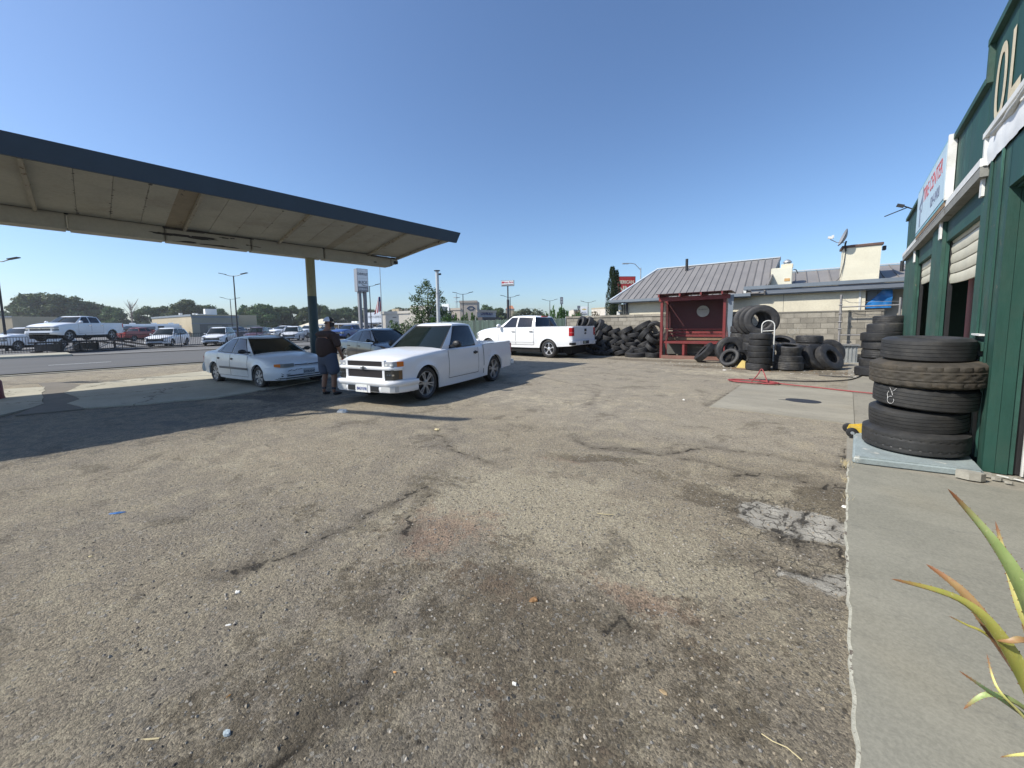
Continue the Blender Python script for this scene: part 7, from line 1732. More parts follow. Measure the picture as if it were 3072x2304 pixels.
# mast, roller wall and trailer
ms = thing('radio_mast', 'thin lattice radio mast beside the beige tower', 'mast', S(1374, 110)); hm = hgt(1374, 882, 110)
m_ = MB()
for a in (0, 2.1, 4.2): m_.tube([(.4 * cos(a), .4 * sin(a), 0), (.12 * cos(a), .12 * sin(a), hm)], .05, 4)
m_.build('lattice', m_steel, ms); m_ = MB(); m_.box((0, 0, hm - 1), (1.4, 1.4, .12)); m_.box((0, 0, hm - 2.2), (1.1, 1.1, .12)); m_.build('platform', m_steel, ms)
tr = thing('travel_trailer', 'white travel trailer behind a brown wall left of the warehouse', 'trailer', S(352, 72), HEAD + .7)
m_ = MB(); m_.b2((0, -1.2, .6), (9.5, 1.2, 2.75)); o = m_.build('body', m_sw, tr); bevel(o, .35, 3); 
for x in (1.5, 6.0): m_ = MB(); m_.b2((x, -1.23, 1.7), (x + .9, -1.205, 2.3)); m_.build('window', m_glass, tr)
for x in (2, 5, 7.5): m_ = MB(); m_.b2((x, -.4, 2.75), (x + .8, .4, 2.95)); m_.build('roof_vent', m_sw, tr)
bw = house('boundary_wall', 'low brown wall in front of the travel trailer', 330, 470, 982, 62, 66, M('brown_wall', (.13, .09, .07), .9), depth=.3)
bw[0]['category'] = 'wall'
rd = thing('red_box_truck', 'red flatbed truck parked in front of the warehouse end wall', 'truck', S(415, 60), HEAD + .5)
m_ = MB(); m_.b2((0, -1, .7), (2.2, 1, 1.5)); o = m_.build('cab', m_red_car, rd); m_ = MB(); m_.b2((2.2, -1, .8), (5.8, 1, 1.15)); m_.build('bed', m_red_car, rd)
for x in (.9, 4.6):
    for y in (-.95, .95): m_ = MB(); m_.tube([(x, y - .12, .42), (x, y + .12, .42)], .42, 14); m_.build('wheel', m_rubber, rd)
# tall galvanised vent pole behind the pickup
vp = thing('vent_pole', 'tall pale steel pole with a cap plate behind the white pickup', 'pole', S(1318.5, 24)); hv = hgt(1315, 813, 24)
m_ = MB(); m_.tube([(0, 0, 0), (0, 0, hv * .72)], .115, 12); m_.tube([(0, 0, hv * .72), (0, 0, hv)], .10, 12); m_.build('pole', M('pale_grey_pole', (.50, .52, .52), .5, .2, .06, 4, col2=(.3, .25, .2), t2=.66), vp, smooth=50)
m_ = MB(); m_.tube([(0, 0, hv), (0, 0, hv + .04)], .19, 12); m_.build('cap', m_pole, vp); m_ = MB(); m_.box((.15, .1, hv - .2), (.16, .08, .10)); m_.build('bracket', m_pole, vp)
for z in (hv * .72, hv * .35): m_ = MB(); m_.tube([(0, 0, z - .03), (0, 0, z + .03)], .125, 12); m_.build('band', m_steel, vp)
# ------------------------------------------------------------------ trees
def leaf_mat(name, a, b_):
    m, n, bs = mk(name); oi = nd(n, 'ShaderNodeObjectInfo'); g = nd(n, 'ShaderNodeNewGeometry')
    tc = nd(n, 'ShaderNodeTexCoord'); f = noise_n(n, tc.outputs['Object'], .8, 3, .6)
    c = mixc(n, sstep(n, mth(n, 'ADD', mth(n, 'MULTIPLY', g.outputs['Random Per Island'], .6), mth(n, 'MULTIPLY', f, .5)), .2, .8), a, b_)
    hv = nd(n, 'ShaderNodeHueSaturation'); n.links.new(mth(n, 'MULTIPLY_ADD', oi.outputs['Random'], .05, .475), hv.inputs[0]); n.links.new(mth(n, 'MULTIPLY_ADD', oi.outputs['Random'], .5, .75), hv.inputs['Value']); n.links.new(c, hv.inputs['Color'])
    n.links.new(hv.outputs[0], bs.inputs['Base Color']); bs.inputs['Roughness'].default_value = .6; bs.inputs['Specular IOR Level'].default_value = .3
    tr_ = nd(n, 'ShaderNodeBsdfTranslucent'); n.links.new(hv.outputs[0], tr_.inputs[0]); ad = nd(n, 'ShaderNodeMixShader', inp={0: .25}); n.links.new(bs.outputs[0], ad.inputs[1]); n.links.new(tr_.outputs[0], ad.inputs[2])
    n.links.new(ad.outputs[0], n.nodes['Material Output'].inputs[0]); return m
lf_far = leaf_mat('dark_tree_leaves', (.045, .076, .030), (.11, .155, .058)); lf_mid = leaf_mat('leaves', (.035, .07, .022), (.10, .15, .045)); lf_cyp = leaf_mat('cypress_foliage', (.016, .036, .014), (.042, .075, .028)); lf_hedge = leaf_mat('hedge_foliage', (.045, .10, .018), (.12, .20, .045)); lf_oliv = leaf_mat('grey_green_leaves', (.06, .075, .045), (.13, .14, .085)); lf_dry = leaf_mat('dry_leaves', (.10, .08, .045), (.16, .13, .07))
m_bark = M('bark', (.10, .08, .06), .9, 0, .2, 4, fine=.1)
def crown_mesh(name, mat, N, leaf, blobs, seed, flat=1.0, shell=.55):
    r = np.random.default_rng(seed); B = np.array(blobs); vol = B[:, 3] * B[:, 4] * B[:, 5]; idx = r.choice(len(B), N, p=vol ** .75 / (vol ** .75).sum())
    d = r.normal(size=(N, 3)); d /= np.linalg.norm(d, axis=1)[:, None]; rad = shell + (1 - shell) * r.random(N) ** .5; rad *= 1 + .20 * r.normal(size=N)
    P = B[idx, :3] + d * B[idx, 3:6] * rad[:, None]
    nrm = d + r.normal(size=(N, 3)) * .7; nrm /= np.linalg.norm(nrm, axis=1)[:, None]
    a = np.cross(nrm, r.normal(size=(N, 3))); a /= np.linalg.norm(a, axis=1)[:, None]; b_ = np.cross(nrm, a); s = leaf * (.5 + r.random(N))[:, None]
    V = np.stack([P - a * s, P - b_ * s * .55 * flat, P + a * s, P + b_ * s * .55 * flat], 1).reshape(-1, 3)
    me_ = bpy.data.meshes.new(name); me_.vertices.add(len(V)); me_.vertices.foreach_set('co', V.ravel().astype(np.float32)); k = N * 4
    me_.loops.add(k); me_.loops.foreach_set('vertex_index', np.arange(k, dtype=np.int32)); me_.polygons.add(N); me_.polygons.foreach_set('loop_start', np.arange(0, k, 4, dtype=np.int32)); me_.polygons.foreach_set('loop_total', np.full(N, 4, np.int32)); me_.update(calc_edges=True); me_.materials.append(mat); return me_
def rblobs(seed, n, R_, H, z0, s=.45):
    r = random.Random(seed); out_ = []
    for i in range(n):
        t = r.random(); a = r.uniform(0, 6.28); q = R_ * (.75 * sqrt(r.random())) * (1 - .55 * abs(2 * t - .8) ** 1.5); k = r.uniform(.65, 1.1) * s * R_
        out_.append((q * cos(a), q * sin(a), z0 + (H - z0) * (.12 + .76 * t), k, k, k * .8))
    return out_
def trunk_mesh(name, h_, r_, seed, limbs=5, top=.8):
    rr = random.Random(seed); m_ = MB(); pts = [(0, 0, 0), (.1 * r_, .1, h_ * .3), (-.05, .05, h_ * .6), (.05, 0, h_ * top)]; m_.tube(pts, [r_, r_ * .8, r_ * .5, r_ * .15], 8)
    for i in range(limbs):
        a = rr.uniform(0, 6.28); z = h_ * rr.uniform(.25, .6); L = h_ * rr.uniform(.25, .4)
        m_.tube([(0, 0, z), (L * .5 * cos(a), L * .5 * sin(a), z + L * .5), (L * cos(a), L * sin(a), z + L * 1.0)], [r_ * .45, r_ * .3, r_ * .08], 6)
    return m_.mesh(name, m_bark, smooth=60)
BASE = [(crown_mesh('crown', lf_far, 7500, .24, rblobs(k, 34, 4.3, 9.2, 1.0, .27), k), trunk_mesh('trunk', 8, .28, k)) for k in (1, 2, 3)]
tall = (crown_mesh('crown', lf_far, 4200, .28, rblobs(9, 24, 2.7, 10, 2.0, .34), 9), trunk_mesh('trunk', 9, .22, 9)); oliv = (crown_mesh('crown', lf_oliv, 4200, .30, rblobs(21, 16, 4.5, 8, 1.0, .4), 21), trunk_mesh('trunk', 7, .25, 21))
def tree(kind, label, px, top, d, w_=1.0, group='trees beyond the dealer lot', name='tree', href=9.6):
    cm, tm = kind; h_ = hgt(px, top, d); s = h_ / href; p = spot(px, d)
    t = thing(name, label, 'tree', tuple(p), random.uniform(0, 6.28), group); t.scale = (s * w_, s * w_, s)
    inst(cm, 'crown', t); inst(tm, 'trunk', t); return t
hz = [(15, 925, 160, 0, 1.2, 'tree at the far left edge'), (75, 885, 165, 3, 1.1, 'tall tree left of the display pickup'), (128, 868, 150, 1, 1.25, 'tallest bushy tree above the display pickup hood'), (190, 872, 152, 2, 1.3, 'broad tree above the display pickup cab'), (248, 880, 155, 0, 1.25, 'broad tree above the display pickup bed'), (300, 905, 160, 1, 1.2, 'tree sloping down right of the display pickup'),
      (350, 912, 150, 2, 1.0, 'lighter tree above the travel trailer'), (452, 912, 155, 0, 1.2, 'tree over the left end of the warehouse'), (498, 912, 158, 1, 1.1, 'tree above the roof vents of the warehouse'), (570, 888, 150, 2, 1.2, 'tall dark tree behind the warehouse'), (530, 905, 160, 0, 1.0, 'tree left of the tall dark tree behind the warehouse'), (628, 908, 158, 1, 1.2, 'round tree above the grey green warehouse'), (668, 918, 160, 2, .9, 'small tree left of the two-armed light pole'),
      (740, 908, 150, 3, 1.0, 'narrow tree right of the two-armed light pole'), (775, 910, 145, 0, 1.1, 'tree above the back rows of cars'), (800, 905, 142, 1, 1.25, 'dark oak above the saloon windscreen'), (850, 912, 150, 2, 1.25, 'tree right of the dark oak'), (885, 910, 155, 0, 1.1, 'broad tree above the yellow shed'), (925, 916, 150, 1, 1.1, 'tree left of the canopy column'), (965, 905, 150, 2, 1.0, 'tree touching the canopy column'),
      (1000, 922, 175, 0, 1.3, 'tree right of the canopy column'), (1040, 917, 180, 1, 1.4, 'tree left of the dealer sign posts'), (1075, 914, 175, 3, 1.0, 'pointed tree at the dealer sign posts'), (1110, 920, 185, 2, 1.2, 'tree behind the dealer sign posts'), (1175, 925, 190, 0, 1.3, 'tree above the rooftop boxes of the white building'), (1205, 917, 170, 1, 1.2, 'dark round tree behind the white building'), (1240, 916, 180, 2, 1.2, 'tree behind the right end of the white building'),
      (1455, 908, 130, 0, 1.2, 'tree behind the CHEVROLET wall'), (1500, 918, 120, 1, 1.1, 'dark tree left of the auto parts pole'), (1476, 922, 150, 2, 1.0, 'tree right of the CHEVROLET wall'), (1625, 937, 140, 1, 1.1, 'low tree left of the green hedge')]
for (px, top, d, k, w_, lb) in hz: tree(BASE[k] if k < 3 else tall, lb, px, top, d, w_)
tree(oliv, 'large pale grey-green tree above the crew-cab pickup roof', 1582, 912, 110, 1.55, None)
tree(oliv, 'small grey-green tree beside the auto parts sign pole', 1545, 935, 100, 1.0, None)
for px, lb in ((1737, 'sparse reddish shrub left of the white trucks sign'), (1790, 'sparse reddish shrub right of the white trucks sign'), (1782, 'second sparse shrub behind the wall left of the cypress')):
    tree((crown_mesh('crown', lf_dry, 500, .16, rblobs(px, 8, 2.2, 5, .8, .4), px), trunk_mesh('trunk', 5, .08, px, 7)), lb, px, 926 if px != 1782 else 932, 60 if px != 1782 else 66, .9, None, 'shrub', 5.2)
# bare tree
bt = thing('bare_tree', 'leafless grey tree rising above the travel trailer', 'tree', S(405, 120)); hb = hgt(405, 887, 120); m_ = MB(); rr2 = random.Random(5)
m_.tube([(0, 0, 0), (0, 0, hb * .6)], [.3, .15], 6)
for i in range(26):
    a = rr2.uniform(0, 6.28); z = hb * rr2.uniform(.35, .7); L = hb * rr2.uniform(.15, .3); m_.tube([(0, 0, z), (L * .4 * cos(a), L * .4 * sin(a), z + L * .6), (L * .6 * cos(a), L * .6 * sin(a), z + L)], [.07, .05, .02], 4)
m_.build('branches', M('grey_bark', (.22, .19, .17), .9), bt)
# the leafy tree and bush behind the pickup cab
def leafy(name, label, px, top, d, blobs, N, leaf, mat=lf_mid, seed=4, base_z=0, href=6.0, trunk=True):
    h_ = hgt(px, top, d); t = thing(name, label, 'tree' if 'tree' in name else 'bush', S(px, d)); s = h_ / href; t.scale = (s, s, s); t.rotation_euler = (0, 0, HEAD)
    inst(crown_mesh('crown', mat, N, leaf, blobs, seed, .8, .3), 'crown', t)
    if trunk: inst(trunk_mesh('trunk', 5.2, .12, seed, 8, .95), 'trunk', t)
leafy('leafy_tree', 'loose leafy green tree behind the white pickup cab', 1288, 834, 36, [(-.1, 0, 5.4, .45, .45, .55), (-.7, .2, 4.9, .6, .5, .5), (-1.0, 0, 4.1, .8, .6, .45), (-1.2, 0, 3.3, .5, .6, .35), (.4, 0, 4.5, .7, .6, .6), (.9, .1, 4.6, .45, .5, .5), (1.3, 0, 3.9, .6, .5, .4), (.2, 0, 3.6, 1.0, .8, .5), (-.5, 0, 2.8, 1.0, .8, .5), (.8, 0, 2.9, 1.0, .8, .5), (1.7, 0, 2.6, .7, .6, .4), (-1.0, 0, 2.1, .9, .7, .5), (0, 0, 2.0, 1.2, .9, .6), (1.4, 0, 1.9, 1.1, .8, .5), (2.2, 0, 2.0, .6, .6, .4), (-.8, 0, 1.3, 1.1, .8, .5), (.6, 0, 1.2, 1.4, .9, .5), (-1.3, 0, 2.9, .4, .5, .25)], 4600, .105)
leafy('low_bush', 'low leafy bush left of the leafy tree over the black saloon', 1205, 957, 33, [(-.6, 0, 1.8, .7, .5, .35), (.2, 0, 1.7, .6, .5, .4), (.9, 0, 1.6, .6, .5, .4), (-.2, 0, 1.2, 1.0, .6, .4), (-.9, 0, 2.2, .25, .3, .25), (.5, 0, 2.2, .3, .3, .2)], 900, .10, seed=6, href=2.5, trunk=False)
# cypress
cy = thing('cypress', 'tall dark twin-tipped cypress behind the block wall', 'tree', S(1841, 27), HEAD); hc = hgt(1840, 802, 27)
r = np.random.default_rng(3); N = 9000; tt = r.random(N) ** .8; off = np.where(r.random(N) < .55, -.12, .17); topz = np.where(off < 0, hc, hc * .955)
rad = .42 * np.sin(np.clip((1 - tt) * 2.2 + .12, 0, pi / 2)) * (.55 + .45 * tt.clip(0, .25) / .25) + .05; rad *= (1 + .13 * np.sin(tt * 40 + r.random(N) * 2)); a = r.random(N) * 2 * pi; q = rad * (.6 + .45 * r.random(N) ** .5)
Pc = np.stack([off * (.4 + .6 * tt) + q * np.cos(a), q * np.sin(a), tt * topz], -1); Vc = []
dv = np.stack([np.cos(a) * .35, np.sin(a) * .35, np.ones(N)], -1) + r.normal(size=(N, 3)) * .22; dv /= np.linalg.norm(dv, axis=1)[:, None]; sd_ = np.cross(dv, r.normal(size=(N, 3))); sd_ /= np.linalg.norm(sd_, axis=1)[:, None]; ln = (.07 + .10 * r.random(N))[:, None]
Vc = np.stack([Pc - sd_ * .018, Pc + sd_ * .018, Pc + dv * ln], 1).reshape(-1, 3); m_ = MB(); m_.v = [tuple(p) for p in Vc]; m_.f = [(3 * i, 3 * i + 1, 3 * i + 2) for i in range(N)]; m_.mi = [0] * N; m_.build('foliage', lf_cyp, cy, fix=False)
m_ = MB(); m_.tube([(-.05, 0, 0), (-.05, 0, hc * .3), (-.12, 0, hc * .97)], [.22, .25, .03], 9); m_.tube([(.12, 0, 0), (.15, 0, hc * .3), (.17, 0, hc * .93)], [.2, .22, .03], 9); m_.build('trunk', M('cypress_core', (.012, .02, .010), .9), cy)
# upright green hedge tips behind the fence
def spires(name, label, items, d, seed, mat=lf_hedge):
    r = np.random.default_rng(seed); V = []; base = spot(items[0][0], d)
    for (px, top, wpx) in items:
        p = spot(px, d) - base; h_ = hgt(px, top, d); w_ = wpx * d / F; n_ = int(900 * w_)
        n_ = max(n_, 300); t = r.random(n_); a = r.random(n_) * 6.28; q = w_ * (.5 * (1 - t ** 1.6) + .03) * (.4 + .7 * r.random(n_) ** .5); lean = r.normal() * .06
        z = t * h_ * .95 + .0; P = np.stack([p.x + q * np.cos(a) + lean * z, p.y + q * np.sin(a), z], -1)
        dv = np.stack([np.cos(a) * .3, np.sin(a) * .3, np.ones(n_)], -1) + r.normal(size=(n_, 3)) * .25; dv /= np.linalg.norm(dv, axis=1)[:, None]; s_ = np.cross(dv, r.normal(size=(n_, 3))); s_ /= np.linalg.norm(s_, axis=1)[:, None]
        V.append(np.stack([P - s_ * .03, P + s_ * .03, P + dv * (.10 + .12 * r.random(n_))[:, None]], 1).reshape(-1, 3))
    V = np.concatenate(V); m_ = MB(); m_.v = [tuple(q) for q in V]; m_.f = [(3 * i, 3 * i + 1, 3 * i + 2) for i in range(len(V) // 3)]; m_.mi = [0] * len(m_.f)
    o = m_.build(name, mat, fix=False); o.location = tuple(base); props(o, label, 'hedge'); return o
rh = random.Random(8)
spires('upright_hedge', 'bright green upright hedge with pointed tips behind the crew-cab pickup', [(1628 + i * 7, 948 - 28 * max(0, 1 - abs(i - 8) / 8) + rh.uniform(-7, 7), 17) for i in range(17)] + [(1655, 913, 12), (1682, 917, 12), (1700, 921, 10)], 33, 4)
spires('upright_hedge', 'green upright hedge behind the slat fence right of the white pickup roof', [(1300 + i * 8, 955 + rh.uniform(-8, 4), 16) for i in range(12)] + [(1345, 940, 14), (1372, 938, 14), (1392, 946, 10), (1400, 944, 12), (1408, 935, 14), (1416, 936, 16), (1424, 942, 16), (1434, 950, 12)], 33, 9)
spires('dim_shrubs', 'dull olive shrubs behind the pickup roof and sign poles', [(1490 + i * 9, 958 + rh.uniform(-8, 5), 20) for i in range(16)], 45, 14, lf_oliv)

# ------------------------------------------------------------------ the man
def skin(name, nodes, edges, mat, parent, sub=2, smooth=True, extra=None):
    me_ = bpy.data.meshes.new(name); me_.from_pydata([n_[0] for n_ in nodes], edges, []); o = bpy.data.objects.new(name, me_); C.objects.link(o)
    md = o.modifiers.new('s', 'SKIN'); md.use_smooth_shade = True
    for i, n_ in enumerate(nodes): me_.skin_vertices[0].data[i].radius = n_[1] if isinstance(n_[1], tuple) else (n_[1], n_[1])
    me_.skin_vertices[0].data[0].use_root = True
    sb = o.modifiers.new('u', 'SUBSURF'); sb.levels = sub; sb.render_levels = sub
    bpy.context.view_layer.update(); ev = bpy.data.meshes.new_from_object(o.evaluated_get(bpy.context.evaluated_depsgraph_get())); o.modifiers.clear(); o.data = ev
    ev.materials.clear(); ev.materials.append(mat); ev.polygons.foreach_set('use_smooth', [True] * len(ev.polygons)); o.parent = parent; return o
man = thing('person', 'man seen from behind in a brown shirt, denim shorts and two-tone cap', 'person', (-8.83, 3.66, -.012), R(108)); man.scale = (1.0, 1.0, 1.0)
m_skin = M('skin', (.22, .11, .065), .55, 0, .06, 5, fine=.02); m_shirt = M('brown_shirt', (.034, .018, .014), .85, 0, .15, 3, fine=.05, bump=.006, bscale=14); m_jean = M('faded_denim', (.060, .075, .11), .85, 0, .18, 4, fine=.08, bump=.006, bscale=16); m_shoe = M('black_shoe', (.012, .012, .013), .7); m_sock = M('dark_sock', (.035, .035, .05), .9); m_blackc = M('black_mask', (.010, .010, .012), .8)
# x forward, y left
body = [((0, 0, .97), (.15, .17)), ((-.01, 0, 1.12), (.16, .18)), ((.0, 0, 1.28), (.15, .19)), ((.015, 0, 1.41), (.11, .17)), ((.035, 0, 1.475), (.062, .065)), ((.06, 0, 1.53), (.062, .065)), ((.085, 0, 1.60), (.088, .075)), ((.085, 0, 1.67), (.09, .078)), ((.08, 0, 1.715), (.06, .055)),
        ((.02, .20, 1.40), .062), ((.05, .265, 1.14), .048), ((.16, .26, .93), .036), ((.19, .255, .87), (.040, .022)),
        ((.02, -.20, 1.40), .062), ((.06, -.265, 1.14), .048), ((.17, -.25, .93), .036), ((.20, -.245, .87), (.040, .022)),
        ((0, .10, .90), .105), ((.03, .12, .50), .066), ((-.01, .13, .26), .056), ((-.035, .13, .09), .038), ((.06, .14, .045), (.042, .03)), ((.14, .15, .03), (.04, .022)),
        ((0, -.10, .90), .105), ((.06, -.12, .50), .066), ((.03, -.13, .26), .056), ((.01, -.13, .09), .038), ((.10, -.14, .045), (.042, .03)), ((.18, -.15, .03), (.04, .022))]
be = [(0, 1), (1, 2), (2, 3), (3, 4), (4, 5), (5, 6), (6, 7), (7, 8), (3, 9), (9, 10), (10, 11), (11, 12), (3, 13), (13, 14), (14, 15), (15, 16), (0, 17), (17, 18), (18, 19), (19, 20), (20, 21), (21, 22), (0, 23), (23, 24), (24, 25), (25, 26), (26, 27), (27, 28)]
nb_ = len(body)
for sd, h0 in ((1, 12), (-1, 16)):
    hx, hy, hz_ = body[h0][0]
    for k, (dx, L) in enumerate(((.024, .072), (.009, .080), (-.007, .075), (-.022, .058))):
        i = len(body); body.append(((hx + dx, hy, hz_ - .045), .0095)); body.append(((hx + dx + .012, hy - sd * .006, hz_ - .045 - L * .55), .0088)); body.append(((hx + dx + .006, hy - sd * .022, hz_ - .045 - L), .0075)); be += [(h0, i), (i, i + 1), (i + 1, i + 2)]
    i = len(body); body.append(((hx + .040, hy - sd * .012, hz_ - .012), .011)); body.append(((hx + .052, hy - sd * .024, hz_ - .048), .0095)); be += [(h0, i), (i, i + 1)]
skin('body', body, be, m_skin, man)
skin('shirt', [((0, 0, .84), (.215, .235)), ((-.005, 0, 1.05), (.235, .25)), ((-.01, 0, 1.2), (.225, .25)), ((.0, 0, 1.33), (.19, .215)), ((.015, 0, 1.42), (.135, .155)), ((.03, 0, 1.475), (.08, .09)), ((.02, .20, 1.37), .092), ((.045, .275, 1.18), .088), ((.055, .285, 1.09), .082), ((.02, -.20, 1.37), .092), ((.05, -.275, 1.18), .088), ((.06, -.285, 1.09), .082)],
     [(0, 1), (1, 2), (2, 3), (3, 4), (4, 5), (4, 6), (6, 7), (7, 8), (4, 9), (9, 10), (10, 11)], m_shirt, man)
skin('shorts', [((0, 0, 1.06), (.18, .20)), ((0, .01, .90), (.21, .225)), ((.01, .11, .78), (.155, .15)), ((.02, .125, .62), (.145, .14)), ((.035, .125, .46), (.145, .135)), ((.01, -.11, .78), (.155, .15)), ((.04, -.125, .62), (.145, .14)), ((.065, -.125, .46), (.145, .135))], [(0, 1), (1, 2), (2, 3), (3, 4), (1, 5), (5, 6), (6, 7)], m_jean, man)
for sd, dx in ((1, 0), (-1, .04)):
    skin('sock', [((-.03 + dx, sd * .13, .12), .045), ((-.015 + dx, sd * .13, .22), .056)], [(0, 1)], m_sock, man, 1)
    skin('shoe', [((-.055 + dx, sd * .13, .055), (.05, .045)), ((.03 + dx, sd * .14, .05), (.052, .04)), ((.12 + dx, sd * .148, .042), (.05, .03)), ((.175 + dx, sd * .152, .035), (.035, .024))], [(0, 1), (1, 2), (2, 3)], m_shoe, man)
# head turned slightly to the right: cap, mask, ear, hair
hd = Matrix.Translation((.085, 0, 1.66)) @ Matrix.Rotation(R(-42), 4, 'Z')
def hp(p): return tuple(hd @ Vector(p))
def dome(f0, f1, rx, ry, rz, z0, n_=20, rings=6):
    rows = []
    for j in range(rings + 1):
        e_ = j / rings * pi / 2; rows.append([hp((rx * cos(e_) * cos(a), ry * cos(e_) * sin(a), z0 + rz * sin(e_))) for a in [f0 + (f1 - f0) * i / n_ for i in range(n_ + 1)]])
    m_ = MB(); m_.grid(rows); return m_
dome(-pi * .42, pi * .42, .112, .098, .105, .020).build('cap_front', M('black_cap_cloth', (.012, .010, .010), .85), man, smooth=180); dome(pi * .42, 2 * pi - pi * .42, .112, .098, .105, .020).build('cap_back', M('white_cap_mesh', (.52, .55, .60), .85), man, smooth=180)
rows = [[hp((.09 + .105 * t * (1 - .5 * (u) ** 2), u * .085, .030 - .03 * t - .012 * u * u)) for u in [-1 + i / 5 for i in range(11)]] for t in (0, .5, 1)]
m_ = MB(); m_.grid(rows); m_.grid([[(x, y, z - .006) for x, y, z in r_] for r_ in rows]); m_.build('cap_peak', m_blackc, man, smooth=180)
rows = [[hp(((.100 + .022 * sin(pi * v)) * cos(a), (.086 + .006 * sin(pi * v)) * sin(a), -.105 + .10 * v)) for a in [-1.35 + 2.7 * i / 14 for i in range(15)]] for v in [j / 6 for j in range(7)]]
m_ = MB(); m_.grid(rows); m_.build('face_mask', m_blackc, man, smooth=180)
for sd in (1, -1):
    m_ = MB(); m_.lathe([(.001, .008), (.02, .014), (.03, .006), (.028, -.006)], 12, 'y', (0, 0, 0)); o = m_.build('ear', m_skin, man, smooth=180); o.location = hp((.0, sd * .086, -.02)); o.scale = (.75, sd * 1.0, 1.15)
    m_ = MB(); m_.tube([hp((.085, sd * .075, -.01)), hp((.04, sd * .09, -.005)), hp((.0, sd * .095, .01))], .0025, 4); m_.build('mask_strap', m_blackc, man)
    m_ = MB(); m_.lathe([(.001, .004), (.009, .002), (.012, -.003)], 10, 'x', (0, 0, 0)); o = m_.build('eye', M('eye', (.5, .5, .48), .3), man); o.location = hp((.088, sd * .032, .0))
dome(pi * .6, 2 * pi - pi * .6, .098, .086, .05, -.035).build('hair', M('dark_hair', (.03, .02, .015), .8), man, smooth=180)
m_ = MB(); m_.box(hp((.106, 0, -.022)), (.03, .028, .04)); m_.build('nose', m_skin, man)
# ------------------------------------------------------------------ small things
# yellow floor jack behind the near tyre stack
jk = thing('floor_jack', 'yellow trolley jack with black wheels behind the near tyre stack', 'jack', (.18, 6.62, .02), R(8))
my = M('yellow_jack_paint', (.55, .38, .05), .45, 0, .1, 6, fine=.05, col2=(.2, .15, .08), t2=.62)
for y in (-.09, .09): m_ = MB(); m_.add([(-.12, y - .012, .06), (.55, y - .012, .05), (.55, y - .012, .15), (.1, y - .012, .16), (-.1, y - .012, .12), (-.12, y + .012, .06), (.55, y + .012, .05), (.55, y + .012, .15), (.1, y + .012, .16), (-.1, y + .012, .12)], [(0, 1, 2, 3, 4), (9, 8, 7, 6, 5)] + [(i, (i + 1) % 5, 5 + (i + 1) % 5, 5 + i) for i in range(5)]); m_.build('side_plate', my, jk)
m_ = MB(); m_.b2((-.1, -.09, .10), (.4, .09, .115)); m_.beam((.0, 0, .14), (.4, 0, .16), .07, .04); m_.build('lift_arm', my, jk)
for x in (-.10, ):
    for y in (-.13, .13):
        m_ = MB(); m_.lathe([(.001, -.02), (.05, -.02), (.062, -.015), (.062, .015), (.05, .02), (.001, .02)], 18, 'y', (x, y, .062)); o = m_.build('wheel', m_blk, jk, smooth=40); m_ = MB(); m_.lathe([(.001, -.024), (.02, -.024), (.02, .024), (.001, .024)], 12, 'y', (x, y, .062)); m_.build('hub', m_steel, o)
# red jack handle by the shop post
rj = thing('red_jack', 'red workshop jack standing in the shop opening beside the near tyres', 'jack', (1.12, 6.95, .02), 0)
m_ = MB(); m_.beam((0, 0, 0), (.05, -.03, 1.22), .10, .05); m_.build('frame', M('red_jack_paint', (.42, .04, .03), .45, 0, .1, 6, fine=.05), rj); m_ = MB(); m_.beam((.03, -.06, .8), (.07, -.08, 1.3), .02, .03); m_.box((.06, -.06, 1.30), (.05, .05, .05)); m_.build('handle', m_trim, rj)
# hoses
def hose(label, pts, r_, mat, sub=6):
    P = [Vector(p) for p in pts]; out_ = []
    for i in range(len(P) - 1):
        p0, p1, p2, p3 = P[max(i - 1, 0)], P[i], P[i + 1], P[min(i + 2, len(P) - 1)]
        for k in range(sub):
            t = k / sub; out_.append(.5 * ((2 * p1) + (-p0 + p2) * t + (2 * p0 - 5 * p1 + 4 * p2 - p3) * t * t + (-p0 + 3 * p1 - 3 * p2 + p3) * t ** 3))
    out_.append(P[-1]); m_ = MB(); m_.tube(out_, r_, 8); o = m_.build('air_hose', mat, smooth=60); props(o, label, 'hose'); return o
mh = M('dusty_red_hose', (.26, .045, .045), .6, 0, .15, 5, fine=.05)
coil = []
for k in range(34):
    a = k * .62; coil.append((-1.72 + .55 * cos(a) * (1 - .004 * k) + .02 * sin(k), 11.05 + .24 * sin(a) + .03 * cos(k * 1.7), .022 + .0018 * (k % 8)))
hose('red air hose coiled flat and trailing right across the lot to the shop', coil + [(-1.0, 10.95, .03), (-.55, 10.85, .03), (.15, 10.60, .035), (.9, 10.45, .04), (1.2, 10.5, .05)], .014, mh)
hose('black hose curving from the red coil to the far tyre stack', [(-1.9, 11.55, .022), (-1.2, 11.65, .022), (-.5, 12.0, .022), (.0, 12.6, .022), (.22, 13.3, .022), (.32, 13.9, .03)], .014, m_blk)
hose('short black hose end lying straight before the gate', [(-.55, 13.4, .02), (-.2, 13.35, .02), (.15, 13.4, .02)], .012, m_blk)
o = hose('loop of red hose standing up over the coil', [(-1.75, 11.0, .03), (-1.66, 11.2, .18), (-1.60, 11.35, .32), (-1.5, 11.2, .17), (-1.42, 11.0, .03)], .013, mh)
wd = MB(); wd.add([(0, 0, 0), (.26, 0, 0), (.26, .16, 0), (0, .16, 0), (.16, 0, .26), (.26, 0, .22), (.26, .16, .22), (.16, .16, .26)], [(0, 3, 2, 1), (4, 5, 6, 7), (0, 1, 5, 4), (1, 2, 6, 5), (2, 3, 7, 6), (3, 0, 4, 7)])
